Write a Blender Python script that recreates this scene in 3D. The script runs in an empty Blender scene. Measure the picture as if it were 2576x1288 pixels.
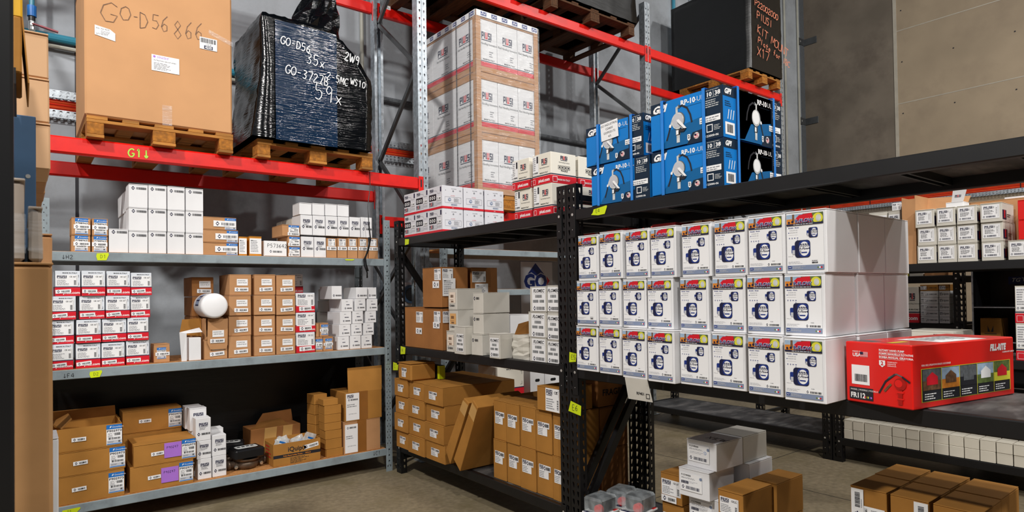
import bpy, bmesh, math, random
from mathutils import Vector, Matrix
random.seed(11)
SC = bpy.context.scene
COL = SC.collection
PI = math.pi

# ------------------------------------------------------------------ camera
EYE = Vector((0.0, 0.0, 1.55))
YAW, PITCH, ROLL = [math.radians(a) for a in (51.88365, 0.87208, 0.84108)]
FPX, PCX, PCY, IMW, IMH = 1573.825, 1288.0, 713.1365, 2576.0, 1288.0
_f = Vector((math.cos(YAW) * math.cos(PITCH), math.sin(YAW) * math.cos(PITCH), math.sin(PITCH)))
_r0 = Vector((math.sin(YAW), -math.cos(YAW), 0.0))
_d0 = -(_r0.cross(_f))
_r = _r0 * math.cos(ROLL) + _d0 * math.sin(ROLL)
_d = _d0 * math.cos(ROLL) - _r0 * math.sin(ROLL)
cam_data = bpy.data.cameras.new('camera')
cam = bpy.data.objects.new('camera', cam_data)
COL.objects.link(cam)
cam.matrix_world = Matrix(((_r.x, -_d.x, -_f.x, EYE.x), (_r.y, -_d.y, -_f.y, EYE.y), (_r.z, -_d.z, -_f.z, EYE.z), (0, 0, 0, 1)))
cam_data.sensor_width = 36.0
cam_data.lens = 36.0 * FPX / IMW
cam_data.shift_y = (PCY - IMH / 2) / IMW
cam_data.clip_start = 0.05
cam_data.dof.use_dof = True
cam_data.dof.focus_distance = 4.3
cam_data.dof.aperture_fstop = 8.0
SC.camera = cam

# ------------------------------------------------------------------ world, lamps, exposure
SC.view_settings.view_transform = 'Standard'
SC.view_settings.look = 'None'
SC.view_settings.gamma = 1.0
SC.view_settings.use_curve_mapping = False
SC.view_settings.exposure = 0.0
world = bpy.data.worlds.new('warehouse_air')
SC.world = world
world.use_nodes = True
world.node_tree.nodes['Background'].inputs['Color'].default_value = (0.62, 0.78, 1.0, 1)
world.node_tree.nodes['Background'].inputs['Strength'].default_value = 0.05

def high_bay(x, y, z, power, size=0.45, color=(1.0, 0.97, 0.93), aim=None):
    ld = bpy.data.lights.new('high_bay_light', 'AREA')
    ld.shape = 'DISK'
    ld.size = size
    ld.energy = power
    ld.color = color
    lo = bpy.data.objects.new('high_bay_light', ld)
    lo.location = (x, y, z)
    if aim:
        lo.rotation_euler = (Vector(aim) - Vector((x, y, z))).to_track_quat('-Z', 'Y').to_euler()
    COL.objects.link(lo)

high_bay(-3.2, 1.3, 7.0, 430, aim=(1.6, 3.6, 0.8))
high_bay(-0.8, -2.6, 7.2, 270, aim=(1.6, 3.0, 1.0))
high_bay(3.0, -4.2, 7.2, 300, aim=(3.4, 2.0, 1.0))
high_bay(4.6, -1.0, 7.6, 150, aim=(4.6, 2.6, 0.0))
high_bay(9.0, -1.5, 7.6, 330, aim=(11.5, 3.0, 2.5))

# pixel of the photograph -> point on a wall/shelf plane (all sizes below come from it)
def ray(u, v):
    return _r * ((u - PCX) / FPX) + _d * ((v - PCY) / FPX) + _f
def at(u, v, ax, val):
    q = ray(u, v); i = 'XYZ'.index(ax)
    return EYE + q * ((val - EYE[i]) / q[i])
def px(p):
    q = Vector(p) - EYE
    w = q.dot(_f)
    return PCX + FPX * q.dot(_r) / w, PCY + FPX * q.dot(_d) / w

# ------------------------------------------------------------------ materials
def lin(c):
    return tuple(x / 12.92 if x <= 0.04045 else ((x + 0.055) / 1.055) ** 2.4 for x in c)
def hexc(h):
    return lin([int(h[i:i + 2], 16) / 255 for i in (0, 2, 4)])
MATS = {}
def M(name, color='808080', rough=0.6, metal=0.0, var=0.06, scale=6.0, bump=0.0, bscale=40.0, stretch=(1, 1, 1), spec=0.5, coat=0.0, dirt=None, dscale=2.0):
    if name in MATS: return MATS[name]
    m = bpy.data.materials.new(name); MATS[name] = m
    m.use_nodes = True
    nt = m.node_tree; b = nt.nodes['Principled BSDF']
    c = hexc(color)
    b.inputs['Roughness'].default_value = rough
    b.inputs['Metallic'].default_value = metal
    b.inputs['Specular IOR Level'].default_value = spec
    b.inputs['Coat Weight'].default_value = coat
    tc = nt.nodes.new('ShaderNodeTexCoord')
    mp = nt.nodes.new('ShaderNodeMapping'); mp.inputs['Scale'].default_value = stretch
    nt.links.new(tc.outputs['Object'], mp.inputs['Vector'])
    nz = nt.nodes.new('ShaderNodeTexNoise'); nz.inputs['Scale'].default_value = scale; nz.inputs['Detail'].default_value = 5
    nt.links.new(mp.outputs['Vector'], nz.inputs['Vector'])
    rp = nt.nodes.new('ShaderNodeValToRGB')
    rp.color_ramp.elements[0].position = 0.3; rp.color_ramp.elements[1].position = 0.7
    rp.color_ramp.elements[0].color = tuple(max(0, x * (1 - var * 2)) for x in c) + (1,)
    rp.color_ramp.elements[1].color = tuple(min(1, x * (1 + var * 2)) for x in c) + (1,)
    nt.links.new(nz.outputs['Fac'], rp.inputs['Fac'])
    out = rp.outputs['Color']
    if dirt:
        n2 = nt.nodes.new('ShaderNodeTexNoise'); n2.inputs['Scale'].default_value = dscale; n2.inputs['Detail'].default_value = 8; n2.inputs['Roughness'].default_value = 0.65
        nt.links.new(mp.outputs['Vector'], n2.inputs['Vector'])
        r2 = nt.nodes.new('ShaderNodeValToRGB'); r2.color_ramp.elements[0].position = 0.48; r2.color_ramp.elements[1].position = 0.72
        nt.links.new(n2.outputs['Fac'], r2.inputs['Fac'])
        mx = nt.nodes.new('ShaderNodeMixRGB'); mx.inputs['Color2'].default_value = hexc(dirt) + (1,)
        nt.links.new(r2.outputs['Color'], mx.inputs['Fac']); nt.links.new(out, mx.inputs['Color1'])
        out = mx.outputs['Color']
    nt.links.new(out, b.inputs['Base Color'])
    if bump:
        n3 = nt.nodes.new('ShaderNodeTexNoise'); n3.inputs['Scale'].default_value = bscale; n3.inputs['Detail'].default_value = 4
        nt.links.new(mp.outputs['Vector'], n3.inputs['Vector'])
        bp = nt.nodes.new('ShaderNodeBump'); bp.inputs['Strength'].default_value = bump; bp.inputs['Distance'].default_value = 0.01
        nt.links.new(n3.outputs['Fac'], bp.inputs['Height']); nt.links.new(bp.outputs['Normal'], b.inputs['Normal'])
    return m

KRAFT = M('kraft_board', 'B98A60', 0.75, var=0.05, scale=5, bump=0.12, bscale=22, spec=0.2)
KRAFT_D = M('golden_kraft_board', 'A87536', 0.75, var=0.06, scale=5, bump=0.15, bscale=18, spec=0.2)
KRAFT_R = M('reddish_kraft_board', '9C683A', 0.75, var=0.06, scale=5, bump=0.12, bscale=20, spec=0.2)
KRAFT_IN = M('inner_board', '8A5E30', 0.85, var=0.08, spec=0.1)
ORANGE_C = M('orange_board', 'D08A24', 0.6, var=0.04)
WHITE_C = M('white_board', 'E2E2E4', 0.55, var=0.03, scale=4, bump=0.08, bscale=14, spec=0.3)
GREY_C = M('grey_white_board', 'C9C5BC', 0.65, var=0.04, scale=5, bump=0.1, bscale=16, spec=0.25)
CREAM_C = M('cream_white_board', 'E4DFD2', 0.55, var=0.02, scale=4, spec=0.3)
PAPER = M('paper', 'EDEDEE', 0.5, var=0.015)
INK = M('ink', '1D1E26', 0.5, var=0.02)
GREYINK = M('grey_ink', '85868C', 0.55, var=0.02)
NAVY = M('navy_ink', '0F143C', 0.5, var=0.03)
BLUE = M('blue_ink', '1D6FC0', 0.45, var=0.03)
RBLUE = M('royal_blue_ink', '16307F', 0.45, var=0.03)
RED = M('red_ink', 'CF1126', 0.45, var=0.03)
WHITE_I = M('white_ink', 'F1F1F1', 0.5, var=0.01)
STEEL_I = M('steel_blue_ink', '7E8BA6', 0.5, var=0.03)
YELL_I = M('yellow_ink', 'D8D23A', 0.5, var=0.05)
OR_I = M('orange_ink', 'D98428', 0.5, var=0.1, scale=60)
BRN_I = M('brown_ink', '6B4A30', 0.5, var=0.25, scale=70)
GRN_I = M('green_ink', '5B6E36', 0.5, var=0.2, scale=60)
SKY_I = M('sky_ink', '9DB4CC', 0.5, var=0.1, scale=40)
SIL_I = M('silver_ink', 'C7C9C8', 0.4, var=0.12, scale=50)
DGR_I = M('dark_grey_ink', '5A5E62', 0.45, var=0.15, scale=60)
PURP = M('purple_paper', 'A86FD0', 0.6, var=0.03)
LIME = M('fluorescent_tape', 'CBDD12', 0.45, var=0.03)
GREENMARK = M('green_marker', 'A8D845', 0.5, var=0.02)
TAPE = M('parcel_tape', '8B5A28', 0.25, var=0.05, spec=0.6)
TAPE_L = M('pale_parcel_tape', 'C69A5C', 0.25, var=0.05, spec=0.6)
GPI_B = M('bright_blue_print', '0A78C8', 0.35, var=0.02, spec=0.4)
GPI_M = M('mid_blue_print', '0A5F97', 0.35, var=0.02, spec=0.4)
GPI_N = M('deep_navy_print', '0B2338', 0.4, var=0.03, spec=0.4)
STRAP = M('blue_strapping', '2B82D8', 0.35, var=0.04)
FR_RED = M('glossy_red_print', 'E01A12', 0.3, var=0.03, spec=0.5, coat=0.2)
BLACK_S = M('black_powder_coat', '0D0D0F', 0.45, var=0.1, scale=8, spec=0.45)
DUSTY = M('dusty_black_deck', '333334', 0.55, var=0.15, scale=3, dirt='6A6866', dscale=3, stretch=(1, 3, 1))
GREY_S = M('grey_enamel_steel', '8C989E', 0.4, var=0.05, scale=5, dirt='7A8388', dscale=9)
BRACE_S = M('dark_grey_steel', '4A4C4E', 0.45, metal=0.3, var=0.1)
GALV = M('galvanised_steel', 'B9C1C8', 0.38, metal=0.75, var=0.14, scale=26, bump=0.05, bscale=60)
RED_S = M('red_enamel_steel', 'E3170C', 0.38, var=0.06, scale=3, spec=0.5, dirt='C01012', dscale=3)
CHIP = M('particle_board', 'B07A45', 0.8, var=0.15, scale=60)
WOOD = M('pallet_timber', 'A9712F', 0.8, var=0.18, scale=4, stretch=(1, 9, 9), bump=0.2, bscale=30)
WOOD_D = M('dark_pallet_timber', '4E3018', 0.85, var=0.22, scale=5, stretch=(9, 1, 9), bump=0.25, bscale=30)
BLOCK = M('chip_block', 'A5681F', 0.85, var=0.2, scale=40, dirt='8A5520', dscale=9)
BOLT = M('zinc_bolt', 'D6D6D2', 0.3, metal=0.6, var=0.05)
RUBBER = M('black_rubber', '15161A', 0.5, var=0.05)
METAL_D = M('cast_grey_metal', '6A5A4C', 0.4, metal=0.6, var=0.15, scale=20)
CHROME = M('chrome', 'D8DADC', 0.15, metal=0.95, var=0.03)
CABLE = M('orange_cable', 'D0471C', 0.5, var=0.08)
CABLE_R = M('red_cable', 'C8230E', 0.45, var=0.06)
PIPE_B = M('blue_air_pipe', '2E7E96', 0.4, var=0.05)
GREEN_P = M('grey_conduit', 'A8A79C', 0.5, var=0.05)
BLK = M('black_plastic', '101114', 0.35, var=0.05)
YPAINT = M('yellow_paint', 'D9A514', 0.5, var=0.08)
BLUE_S = M('blue_grey_steel', '3A5878', 0.45, var=0.06)

def film(name, color, alpha, rough, bump, scale, stretch, dist=.003):
    m = bpy.data.materials.new(name); MATS[name] = m; m.use_nodes = True
    nt = m.node_tree; nt.nodes.clear()
    o = nt.nodes.new('ShaderNodeOutputMaterial'); tr = nt.nodes.new('ShaderNodeBsdfTransparent'); mix = nt.nodes.new('ShaderNodeMixShader')
    b = nt.nodes.new('ShaderNodeBsdfPrincipled'); b.inputs['Base Color'].default_value = hexc(color) + (1,); b.inputs['Roughness'].default_value = rough
    tc = nt.nodes.new('ShaderNodeTexCoord'); mp = nt.nodes.new('ShaderNodeMapping'); mp.inputs['Scale'].default_value = stretch
    nz = nt.nodes.new('ShaderNodeTexNoise'); nz.inputs['Scale'].default_value = scale; nz.inputs['Detail'].default_value = 3; nz.inputs['Distortion'].default_value = 0.4
    bp = nt.nodes.new('ShaderNodeBump'); bp.inputs['Strength'].default_value = bump; bp.inputs['Distance'].default_value = dist
    L = nt.links.new
    L(tc.outputs['Object'], mp.inputs['Vector']); L(mp.outputs['Vector'], nz.inputs['Vector']); L(nz.outputs['Fac'], bp.inputs['Height']); L(bp.outputs['Normal'], b.inputs['Normal'])
    if alpha < 1:
        mr = nt.nodes.new('ShaderNodeMapRange'); mr.inputs['From Min'].default_value = 0.35; mr.inputs['From Max'].default_value = 0.75
        mr.inputs['To Min'].default_value = alpha * 0.55; mr.inputs['To Max'].default_value = min(1, alpha * 1.9)
        L(nz.outputs['Fac'], mr.inputs['Value']); L(mr.outputs['Result'], mix.inputs['Fac'])
    else:
        mix.inputs['Fac'].default_value = 1.0
    L(tr.outputs['BSDF'], mix.inputs[1]); L(b.outputs['BSDF'], mix.inputs[2]); L(mix.outputs['Shader'], o.inputs['Surface'])
    return m
BLACKWRAP = film('black_stretch_film', '040507', 1.0, 0.12, 0.8, 6, (1.0, 1.0, 16), .004)
BLUEWRAP = film('blue_tinted_film', '10263F', 1.0, 0.12, 0.8, 6, (1.0, 1.0, 16), .004)
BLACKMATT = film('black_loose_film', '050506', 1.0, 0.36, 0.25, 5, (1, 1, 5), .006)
CLEARWRAP = film('clear_stretch_film', 'E8EDF2', 0.13, 0.1, 0.8, 8, (1.0, 1.0, 9), .006)
CLEARBAG = film('clear_bag', 'D8DCDC', 0.5, 0.15, 0.6, 20, (1, 1, 1))
BLISTER = film('clear_blister', 'C8D0D4', 0.3, 0.08, 0.2, 12, (1, 1, 1))

# ------------------------------------------------------------------ mesh builder
class Fr:                                       # a flat frame: origin, right, up
    def __init__(s, o, a, b):
        s.o = Vector(o); s.a = Vector(a); s.b = Vector(b); s.n = s.a.cross(s.b)
    def p(s, x, y, l=0):
        return s.o + s.a * x + s.b * y + s.n * l
    def sub(s, x, y, ang=0, l=0):
        c, k = math.cos(ang), math.sin(ang)
        f = Fr(s.p(x, y, l), s.a * c + s.b * k, s.b * c - s.a * k)
        return f
LV = 0.0006
class MB:
    def __init__(s):
        s.v = []; s.f = []; s.m = []; s.mats = []
    def mi(s, m):
        if m not in s.mats: s.mats.append(m)
        return s.mats.index(m)
    def poly(s, pts, m):
        n = len(s.v); s.v += [tuple(p) for p in pts]; s.f.append(tuple(range(n, n + len(pts)))); s.m.append(s.mi(m))
    def mesh(s, vs, fs, m):
        n = len(s.v); s.v += [tuple(p) for p in vs]; k = s.mi(m)
        for f in fs: s.f.append(tuple(i + n for i in f)); s.m.append(k)
    def box(s, a, b, m, ch=0.0, jit=0.0, skip=''):
        lo, hi = a, b
        ch = min(ch, 0.3 * min(abs(hi[i] - lo[i]) for i in range(3)))
        C = {}
        for sx in (0, 1):
            for sy in (0, 1):
                for sz in (0, 1):
                    C[sx, sy, sz] = Vector(((lo[0], hi[0])[sx], (lo[1], hi[1])[sy], (lo[2], hi[2])[sz])) + Vector((random.uniform(0, jit) * (1 - 2 * sx), random.uniform(0, jit) * (1 - 2 * sy), 0))
        if ch <= 0:
            ks = list(C); vs = [C[k] for k in ks]; I = {k: i for i, k in enumerate(ks)}
            fs = {'-x': [(0,0,0),(0,0,1),(0,1,1),(0,1,0)], '+x': [(1,0,0),(1,1,0),(1,1,1),(1,0,1)], '-y': [(0,0,0),(1,0,0),(1,0,1),(0,0,1)],
                  '+y': [(0,1,0),(0,1,1),(1,1,1),(1,1,0)], '-z': [(0,0,0),(0,1,0),(1,1,0),(1,0,0)], '+z': [(0,0,1),(1,0,1),(1,1,1),(0,1,1)]}
            s.mesh(vs, [[I[k] for k in f] for n, f in fs.items() if n not in skip.split()], m); return
        vs = []; I = {}
        for k, p in C.items():
            for ax in range(3):
                q = p.copy()
                for o in range(3):
                    if o != ax: q[o] += ch * (1 if k[o] == 0 else -1)
                I[k, ax] = len(vs); vs.append(q)
        fs = []
        def quad(ks, ax): return [I[k, ax] for k in ks]
        fs.append(quad([(0,0,0),(0,0,1),(0,1,1),(0,1,0)], 0)); fs.append(quad([(1,0,0),(1,1,0),(1,1,1),(1,0,1)], 0))
        fs.append(quad([(0,0,0),(1,0,0),(1,0,1),(0,0,1)], 1)); fs.append(quad([(0,1,0),(0,1,1),(1,1,1),(1,1,0)], 1))
        fs.append(quad([(0,0,0),(0,1,0),(1,1,0),(1,0,0)], 2)); fs.append(quad([(0,0,1),(1,0,1),(1,1,1),(0,1,1)], 2))
        for ax in range(3):
            o1, o2 = [i for i in range(3) if i != ax]
            for c1 in (0, 1):
                for c2 in (0, 1):
                    k0 = [0, 0, 0]; k0[o1] = c1; k0[o2] = c2; k1 = list(k0); k1[ax] = 1; k0 = tuple(k0); k1 = tuple(k1)
                    q = [I[k0, o1], I[k1, o1], I[k1, o2], I[k0, o2]]
                    ctr = sum((vs[i] for i in q), Vector()) / 4; mid = (Vector(lo) + Vector(hi)) / 2
                    nrm = (vs[q[1]] - vs[q[0]]).cross(vs[q[2]] - vs[q[0]])
                    if nrm.dot(ctr - mid) < 0: q.reverse()
                    fs.append(q)
        for k in C:
            q = [I[k, 0], I[k, 1], I[k, 2]]
            nrm = (vs[q[1]] - vs[q[0]]).cross(vs[q[2]] - vs[q[0]])
            if nrm.dot(vs[q[0]] - (Vector(lo) + Vector(hi)) / 2) < 0: q.reverse()
            fs.append(q)
        s.mesh(vs, fs, m)
    def tube(s, pts, r, m, n=8, caps=True, r1=None):
        pts = [Vector(p) for p in pts]; L = len(pts); rings = []
        for i, p in enumerate(pts):
            t = (pts[min(i + 1, L - 1)] - pts[max(i - 1, 0)]).normalized()
            up = Vector((0, 0, 1)) if abs(t.z) < 0.9 else Vector((1, 0, 0))
            x = t.cross(up).normalized(); y = x.cross(t)
            rr = r if r1 is None else r + (r1 - r) * i / (L - 1)
            rings.append([p + (x * math.cos(2 * PI * k / n) + y * math.sin(2 * PI * k / n)) * rr for k in range(n)])
        vs = [q for ring in rings for q in ring]; fs = []
        for i in range(L - 1):
            for k in range(n):
                fs.append((i * n + k, i * n + (k + 1) % n, (i + 1) * n + (k + 1) % n, (i + 1) * n + k))
        if caps: fs.append(tuple(range(n))[::-1]); fs.append(tuple(range((L - 1) * n, L * n)))
        s.mesh(vs, fs, m)
    def bar(s, p0, p1, w, t, m, up=(0, 0, 1)):   # rectangular bar between two points
        p0 = Vector(p0); p1 = Vector(p1); d = (p1 - p0).normalized(); u = Vector(up)
        x = d.cross(u).normalized(); y = x.cross(d).normalized()
        vs = []
        for p in (p0, p1):
            for a, b in ((-1, -1), (1, -1), (1, 1), (-1, 1)): vs.append(p + x * (a * w / 2) + y * (b * t / 2))
        s.mesh(vs, [(0, 1, 2, 3), (7, 6, 5, 4), (0, 4, 5, 1), (1, 5, 6, 2), (2, 6, 7, 3), (3, 7, 4, 0)], m)
    # flat print on a frame
    def rect(s, F, a0, b0, a1, b1, m, l=1): s.poly([F.p(a0, b0, l * LV), F.p(a1, b0, l * LV), F.p(a1, b1, l * LV), F.p(a0, b1, l * LV)], m)
    def pl(s, F, pts, m, l=1): s.poly([F.p(a, b, l * LV) for a, b in pts], m)
    def disc(s, F, a, b, r, m, l=1, ry=None, n=20): s.pl(F, [(a + r * math.cos(2 * PI * k / n), b + (ry or r) * math.sin(2 * PI * k / n)) for k in range(n)], m, l)
    def rrect(s, F, a0, b0, a1, b1, r, m, l=1):
        pts = []
        for cx, cy, t0 in ((a1 - r, b1 - r, 0), (a0 + r, b1 - r, 90), (a0 + r, b0 + r, 180), (a1 - r, b0 + r, 270)):
            for k in range(5): t = math.radians(t0 + 22.5 * k); pts.append((cx + r * math.cos(t), cy + r * math.sin(t)))
        s.pl(F, pts, m, l)
    def frame(s, F, a0, b0, a1, b1, w, m, l=1):
        s.rect(F, a0, b0, a1, b0 + w, m, l); s.rect(F, a0, b1 - w, a1, b1, m, l); s.rect(F, a0, b0 + w, a0 + w, b1 - w, m, l); s.rect(F, a1 - w, b0 + w, a1, b1 - w, m, l)
    def stroke(s, F, pts, w, m, l=1):
        L = []; n = len(pts)
        for i, (a, b) in enumerate(pts):
            (a0, b0), (a1, b1) = pts[max(i - 1, 0)], pts[min(i + 1, n - 1)]
            d = math.hypot(a1 - a0, b1 - b0) or 1e-6; ox, oy = -(b1 - b0) / d * w / 2, (a1 - a0) / d * w / 2
            L.append(((a + ox, b + oy), (a - ox, b - oy)))
        base = len(s.v); k = s.mi(m)
        for p, q in L: s.v += [tuple(F.p(*p, l * LV)), tuple(F.p(*q, l * LV))]
        for i in range(n - 1): s.f.append((base + 2 * i, base + 2 * i + 1, base + 2 * i + 3, base + 2 * i + 2)); s.m.append(k)
    def text(s, F, t, a, b, h, m, l=1, align='l', bold=0.0, sx=1.0, shear=0.0):
        vs, fs, w = textmesh(t, bold)
        k = h; o = {'l': 0, 'c': -w * k * sx / 2, 'r': -w * k * sx}[align]
        s.mesh([F.p(a + o + (x + shear * y) * k * sx, b + y * k, l * LV) for x, y in vs], fs, m)
        return w * k * sx
    def lines(s, F, a, b, w, h, n, m, l=1, rnd=None):     # small print
        rn = rnd or random.Random(int(w * 1e4) + n)
        for i in range(n):
            y = b + h - (i + 0.75) * h / n; x = a; end = a + w * rn.uniform(0.6, 1.0)
            while x < end:
                q = rn.uniform(0.05, 0.2) * w; s.rect(F, x, y, min(x + q, end), y + h / n * 0.42, m, l); x += q + 0.03 * w
    def barcode(s, F, a, b, w, h, m, l=1):
        rn = random.Random(int(w * 1e5)); x = a
        while x < a + w * 0.97:
            q = rn.choice((.012, .02, .03, .045)) * w; s.rect(F, x, b, min(x + q, a + w), b + h, m, l); x += q + rn.choice((.012, .02, .028)) * w
    def icon(s, F, a, b, r, m=None, l=1):                 # small four-arrow diamond
        m = m or NAVY
        s.pl(F, [(a - r * .6, b + r * .35), (a + r * .6, b + r * .35), (a, b + r)], m, l); s.pl(F, [(a - r * .6, b - r * .35), (a, b - r), (a + r * .6, b - r * .35)], m, l)
        s.pl(F, [(a - r * .35, b - r * .3), (a - r * .35, b + r * .3), (a - r * .9, b)], m, l); s.pl(F, [(a + r * .35, b - r * .3), (a + r * .9, b), (a + r * .35, b + r * .3)], m, l)
    def piusi(s, F, a, b, w, h, m, mu=None, l=1, line=True):
        G = {'P': (4, [(0, 0, 1.4, 5), (1.4, 4, 4, 5), (1.4, 1.6, 4, 2.6), (2.7, 2.6, 4, 4)]), 'I': (1.5, [(0, 0, 1.5, 5)]),
             'U': (4, [(0, 0, 1.4, 5), (2.6, 0, 4, 5), (1.4, 0, 2.6, 1.1)]), 'S': (4, [(0, 4, 4, 5), (0, 2.05, 4, 3.05), (0, 0, 4, 1.05), (0, 3.05, 1.35, 4), (2.65, 1.05, 4, 2.05)])}
        k = w / 17.5; x = 0; hh = h / 5 * (0.8 if line else 1); y0 = b + (0.2 * h if line else 0)
        for i, c in enumerate('PIUSI'):
            gw, rs = G[c]
            for r in rs: s.rect(F, a + (x + r[0]) * k, y0 + r[1] * hh, a + (x + r[2]) * k, y0 + r[3] * hh, mu if (mu and c == 'U') else m, l)
            x += gw + 0.75
        if line: s.rect(F, a, b, a + w, b + 0.1 * h, m, l)
    def build(s, name, parent=None, smooth=False, solid=None):
        me = bpy.data.meshes.new(name); me.from_pydata(s.v, [], s.f); me.update()
        for m in s.mats: me.materials.append(m)
        me.polygons.foreach_set('material_index', s.m)
        if smooth: me.polygons.foreach_set('use_smooth', [True] * len(me.polygons))
        o = bpy.data.objects.new(name, me); COL.objects.link(o)
        if parent: o.parent = parent
        if solid:
            md = o.modifiers.new('thickness', 'SOLIDIFY'); md.thickness = solid; md.offset = 0
        return o
TXT = {}
def textmesh(t, bold=0.0):
    k = (t, bold)
    if k not in TXT:
        cu = bpy.data.curves.new('lettering', 'FONT'); cu.body = t; cu.resolution_u = 2; cu.offset = bold; cu.fill_mode = 'FRONT'
        ob = bpy.data.objects.new('lettering', cu); me = bpy.data.meshes.new_from_object(ob)
        vs = [(v.co.x / 0.69, v.co.y / 0.69) for v in me.vertices]; fs = [tuple(p.vertices) for p in me.polygons]
        w = max([x for x, y in vs], default=0)
        bpy.data.meshes.remove(me); bpy.data.objects.remove(ob); bpy.data.curves.remove(cu)
        TXT[k] = (vs, fs, w)
    return TXT[k]

# handwriting strokes on a unit cell
HW = {'G': [[(.9, .85), (.6, 1), (.2, .8), (.05, .4), (.3, .03), (.7, .05), (.9, .4), (.55, .42)]], 'O': [[(.5, 1), (.15, .8), (.05, .4), (.3, .02), (.7, .1), (.9, .5), (.75, .9), (.5, 1)]],
      '-': [[(.2, .48), (.75, .5)]], 'D': [[(.15, 0), (.15, 1)], [(.15, 1), (.6, .9), (.85, .5), (.6, .1), (.15, 0)]], '5': [[(.8, 1), (.25, 1), (.2, .58), (.6, .6), (.8, .35), (.55, .03), (.15, .08)]],
      '6': [[(.75, 1), (.3, .7), (.12, .3), (.35, .02), (.7, .12), (.7, .42), (.4, .5), (.15, .3)]], '8': [[(.5, .52), (.2, .75), (.5, 1), (.78, .78), (.5, .52), (.15, .25), (.5, 0), (.82, .25), (.5, .52)]],
      '3': [[(.2, .95), (.65, .95), (.7, .7), (.4, .52), (.75, .35), (.6, .03), (.15, .08)]], '9': [[(.75, .7), (.45, .5), (.2, .7), (.45, 1), (.75, .85), (.75, .7), (.7, 0)]], 'x': [[(.2, 0), (.75, .5)], [(.2, .5), (.75, 0)]],
      'X': [[(.1, 0), (.85, 1)], [(.1, 1), (.85, 0)]], '2': [[(.15, .8), (.45, 1), (.75, .75), (.15, .02), (.85, .05)]], 'W': [[(.02, 1), (.25, 0), (.5, .7), (.72, 0), (.98, 1)]], 'S': [[(.8, .9), (.45, 1), (.2, .75), (.7, .35), (.5, 0), (.12, .08)]],
      '7': [[(.1, 1), (.85, 1), (.4, 0)]], 'B': [[(.15, 0), (.15, 1), (.65, .9), (.6, .6), (.15, .52), (.75, .4), (.7, .08), (.15, 0)]], 'M': [[(.05, 0), (.15, 1), (.5, .3), (.82, 1), (.95, 0)]], 'C': [[(.85, .9), (.4, 1), (.08, .5), (.4, 0), (.85, .12)]],
      '1': [[(.5, 0), (.5, 1), (.3, .8)]], '0': [[(.5, 1), (.15, .7), (.2, .15), (.5, 0), (.82, .3), (.8, .8), (.5, 1)]], 'P': [[(.15, 0), (.15, 1), (.7, .95), (.75, .6), (.15, .5)]], 'I': [[(.45, 0), (.45, 1)]], 'U': [[(.12, 1), (.15, .15), (.5, 0), (.82, .15), (.85, 1)]],
      'K': [[(.15, 0), (.15, 1)], [(.8, 1), (.15, .45), (.85, 0)]], 'T': [[(.05, 1), (.9, 1)], [(.48, 1), (.48, 0)]], 'F': [[(.15, 0), (.15, 1), (.8, 1)], [(.15, .55), (.65, .55)]], 'E': [[(.8, 1), (.15, 1), (.15, 0), (.8, 0)], [(.15, .52), (.65, .52)]],
      '4': [[(.65, 0), (.65, 1), (.1, .35), (.9, .35)]], 'H': [[(.12, 0), (.12, 1)], [(.82, 0), (.82, 1)], [(.12, .5), (.82, .5)]], 'N': [[(.12, 0), (.12, 1), (.8, 0), (.8, 1)]], 'A': [[(.05, 0), (.45, 1), (.85, 0)], [(.2, .4), (.7, .4)]], 'L': [[(.15, 1), (.15, 0), (.75, 0)]],
      'v': [[(.5, 1), (.5, .05)], [(.25, .3), (.5, .02), (.75, .3)]], 'o': [[(.5, .5), (.2, .3), (.5, 0), (.75, .25), (.5, .5)]], 'u': [[(.15, .55), (.2, .05), (.6, .05), (.7, .55), (.72, 0)]], 'n': [[(.15, 0), (.15, .55), (.55, .55), (.65, 0)]],
      't': [[(.45, .95), (.45, .05), (.7, .05)], [(.15, .6), (.75, .6)]], 'l': [[(.4, 1), (.4, 0)]], 'a': [[(.65, .5), (.3, .5), (.2, .15), (.55, .1), (.65, .5), (.7, 0)]], 'e': [[(.2, .28), (.7, .3), (.5, .55), (.2, .3), (.4, 0), (.7, .1)]], 'f': [[(.7, .95), (.45, .9), (.4, 0)], [(.2, .5), (.65, .5)]],
      'r': [[(.25, 0), (.25, .55), (.65, .5)]], 's': [[(.65, .5), (.3, .5), (.6, .2), (.2, .02)]], 'i': [[(.4, .5), (.4, 0)]], ' ': []}
def smooth(p, k=5):
    if len(p) < 3: return p
    out = []
    for i in range(len(p) - 1):
        p0, p1, p2, p3 = p[max(i - 1, 0)], p[i], p[i + 1], p[min(i + 2, len(p) - 1)]
        for j in range(k):
            t = j / k; q = []
            for c in (0, 1): q.append(.5 * (2 * p1[c] + (p2[c] - p0[c]) * t + (2 * p0[c] - 5 * p1[c] + 4 * p2[c] - p3[c]) * t * t + (3 * p1[c] - p0[c] - 3 * p2[c] + p3[c]) * t ** 3))
            out.append(tuple(q))
    return out + [p[-1]]
def hand(mb, F, t, a, b, h, w, m, l=1, sp=0.85, asp=0.75):
    x = a
    for c in t:
        for st in HW.get(c, []):
            l += .12; mb.stroke(F, [(x + p * h * asp, b + q * h) for p, q in smooth(st)], w, m, l)
        x += h * asp * (sp + 0.25) if c != 'I' else h * asp * 0.8
    return x

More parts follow.
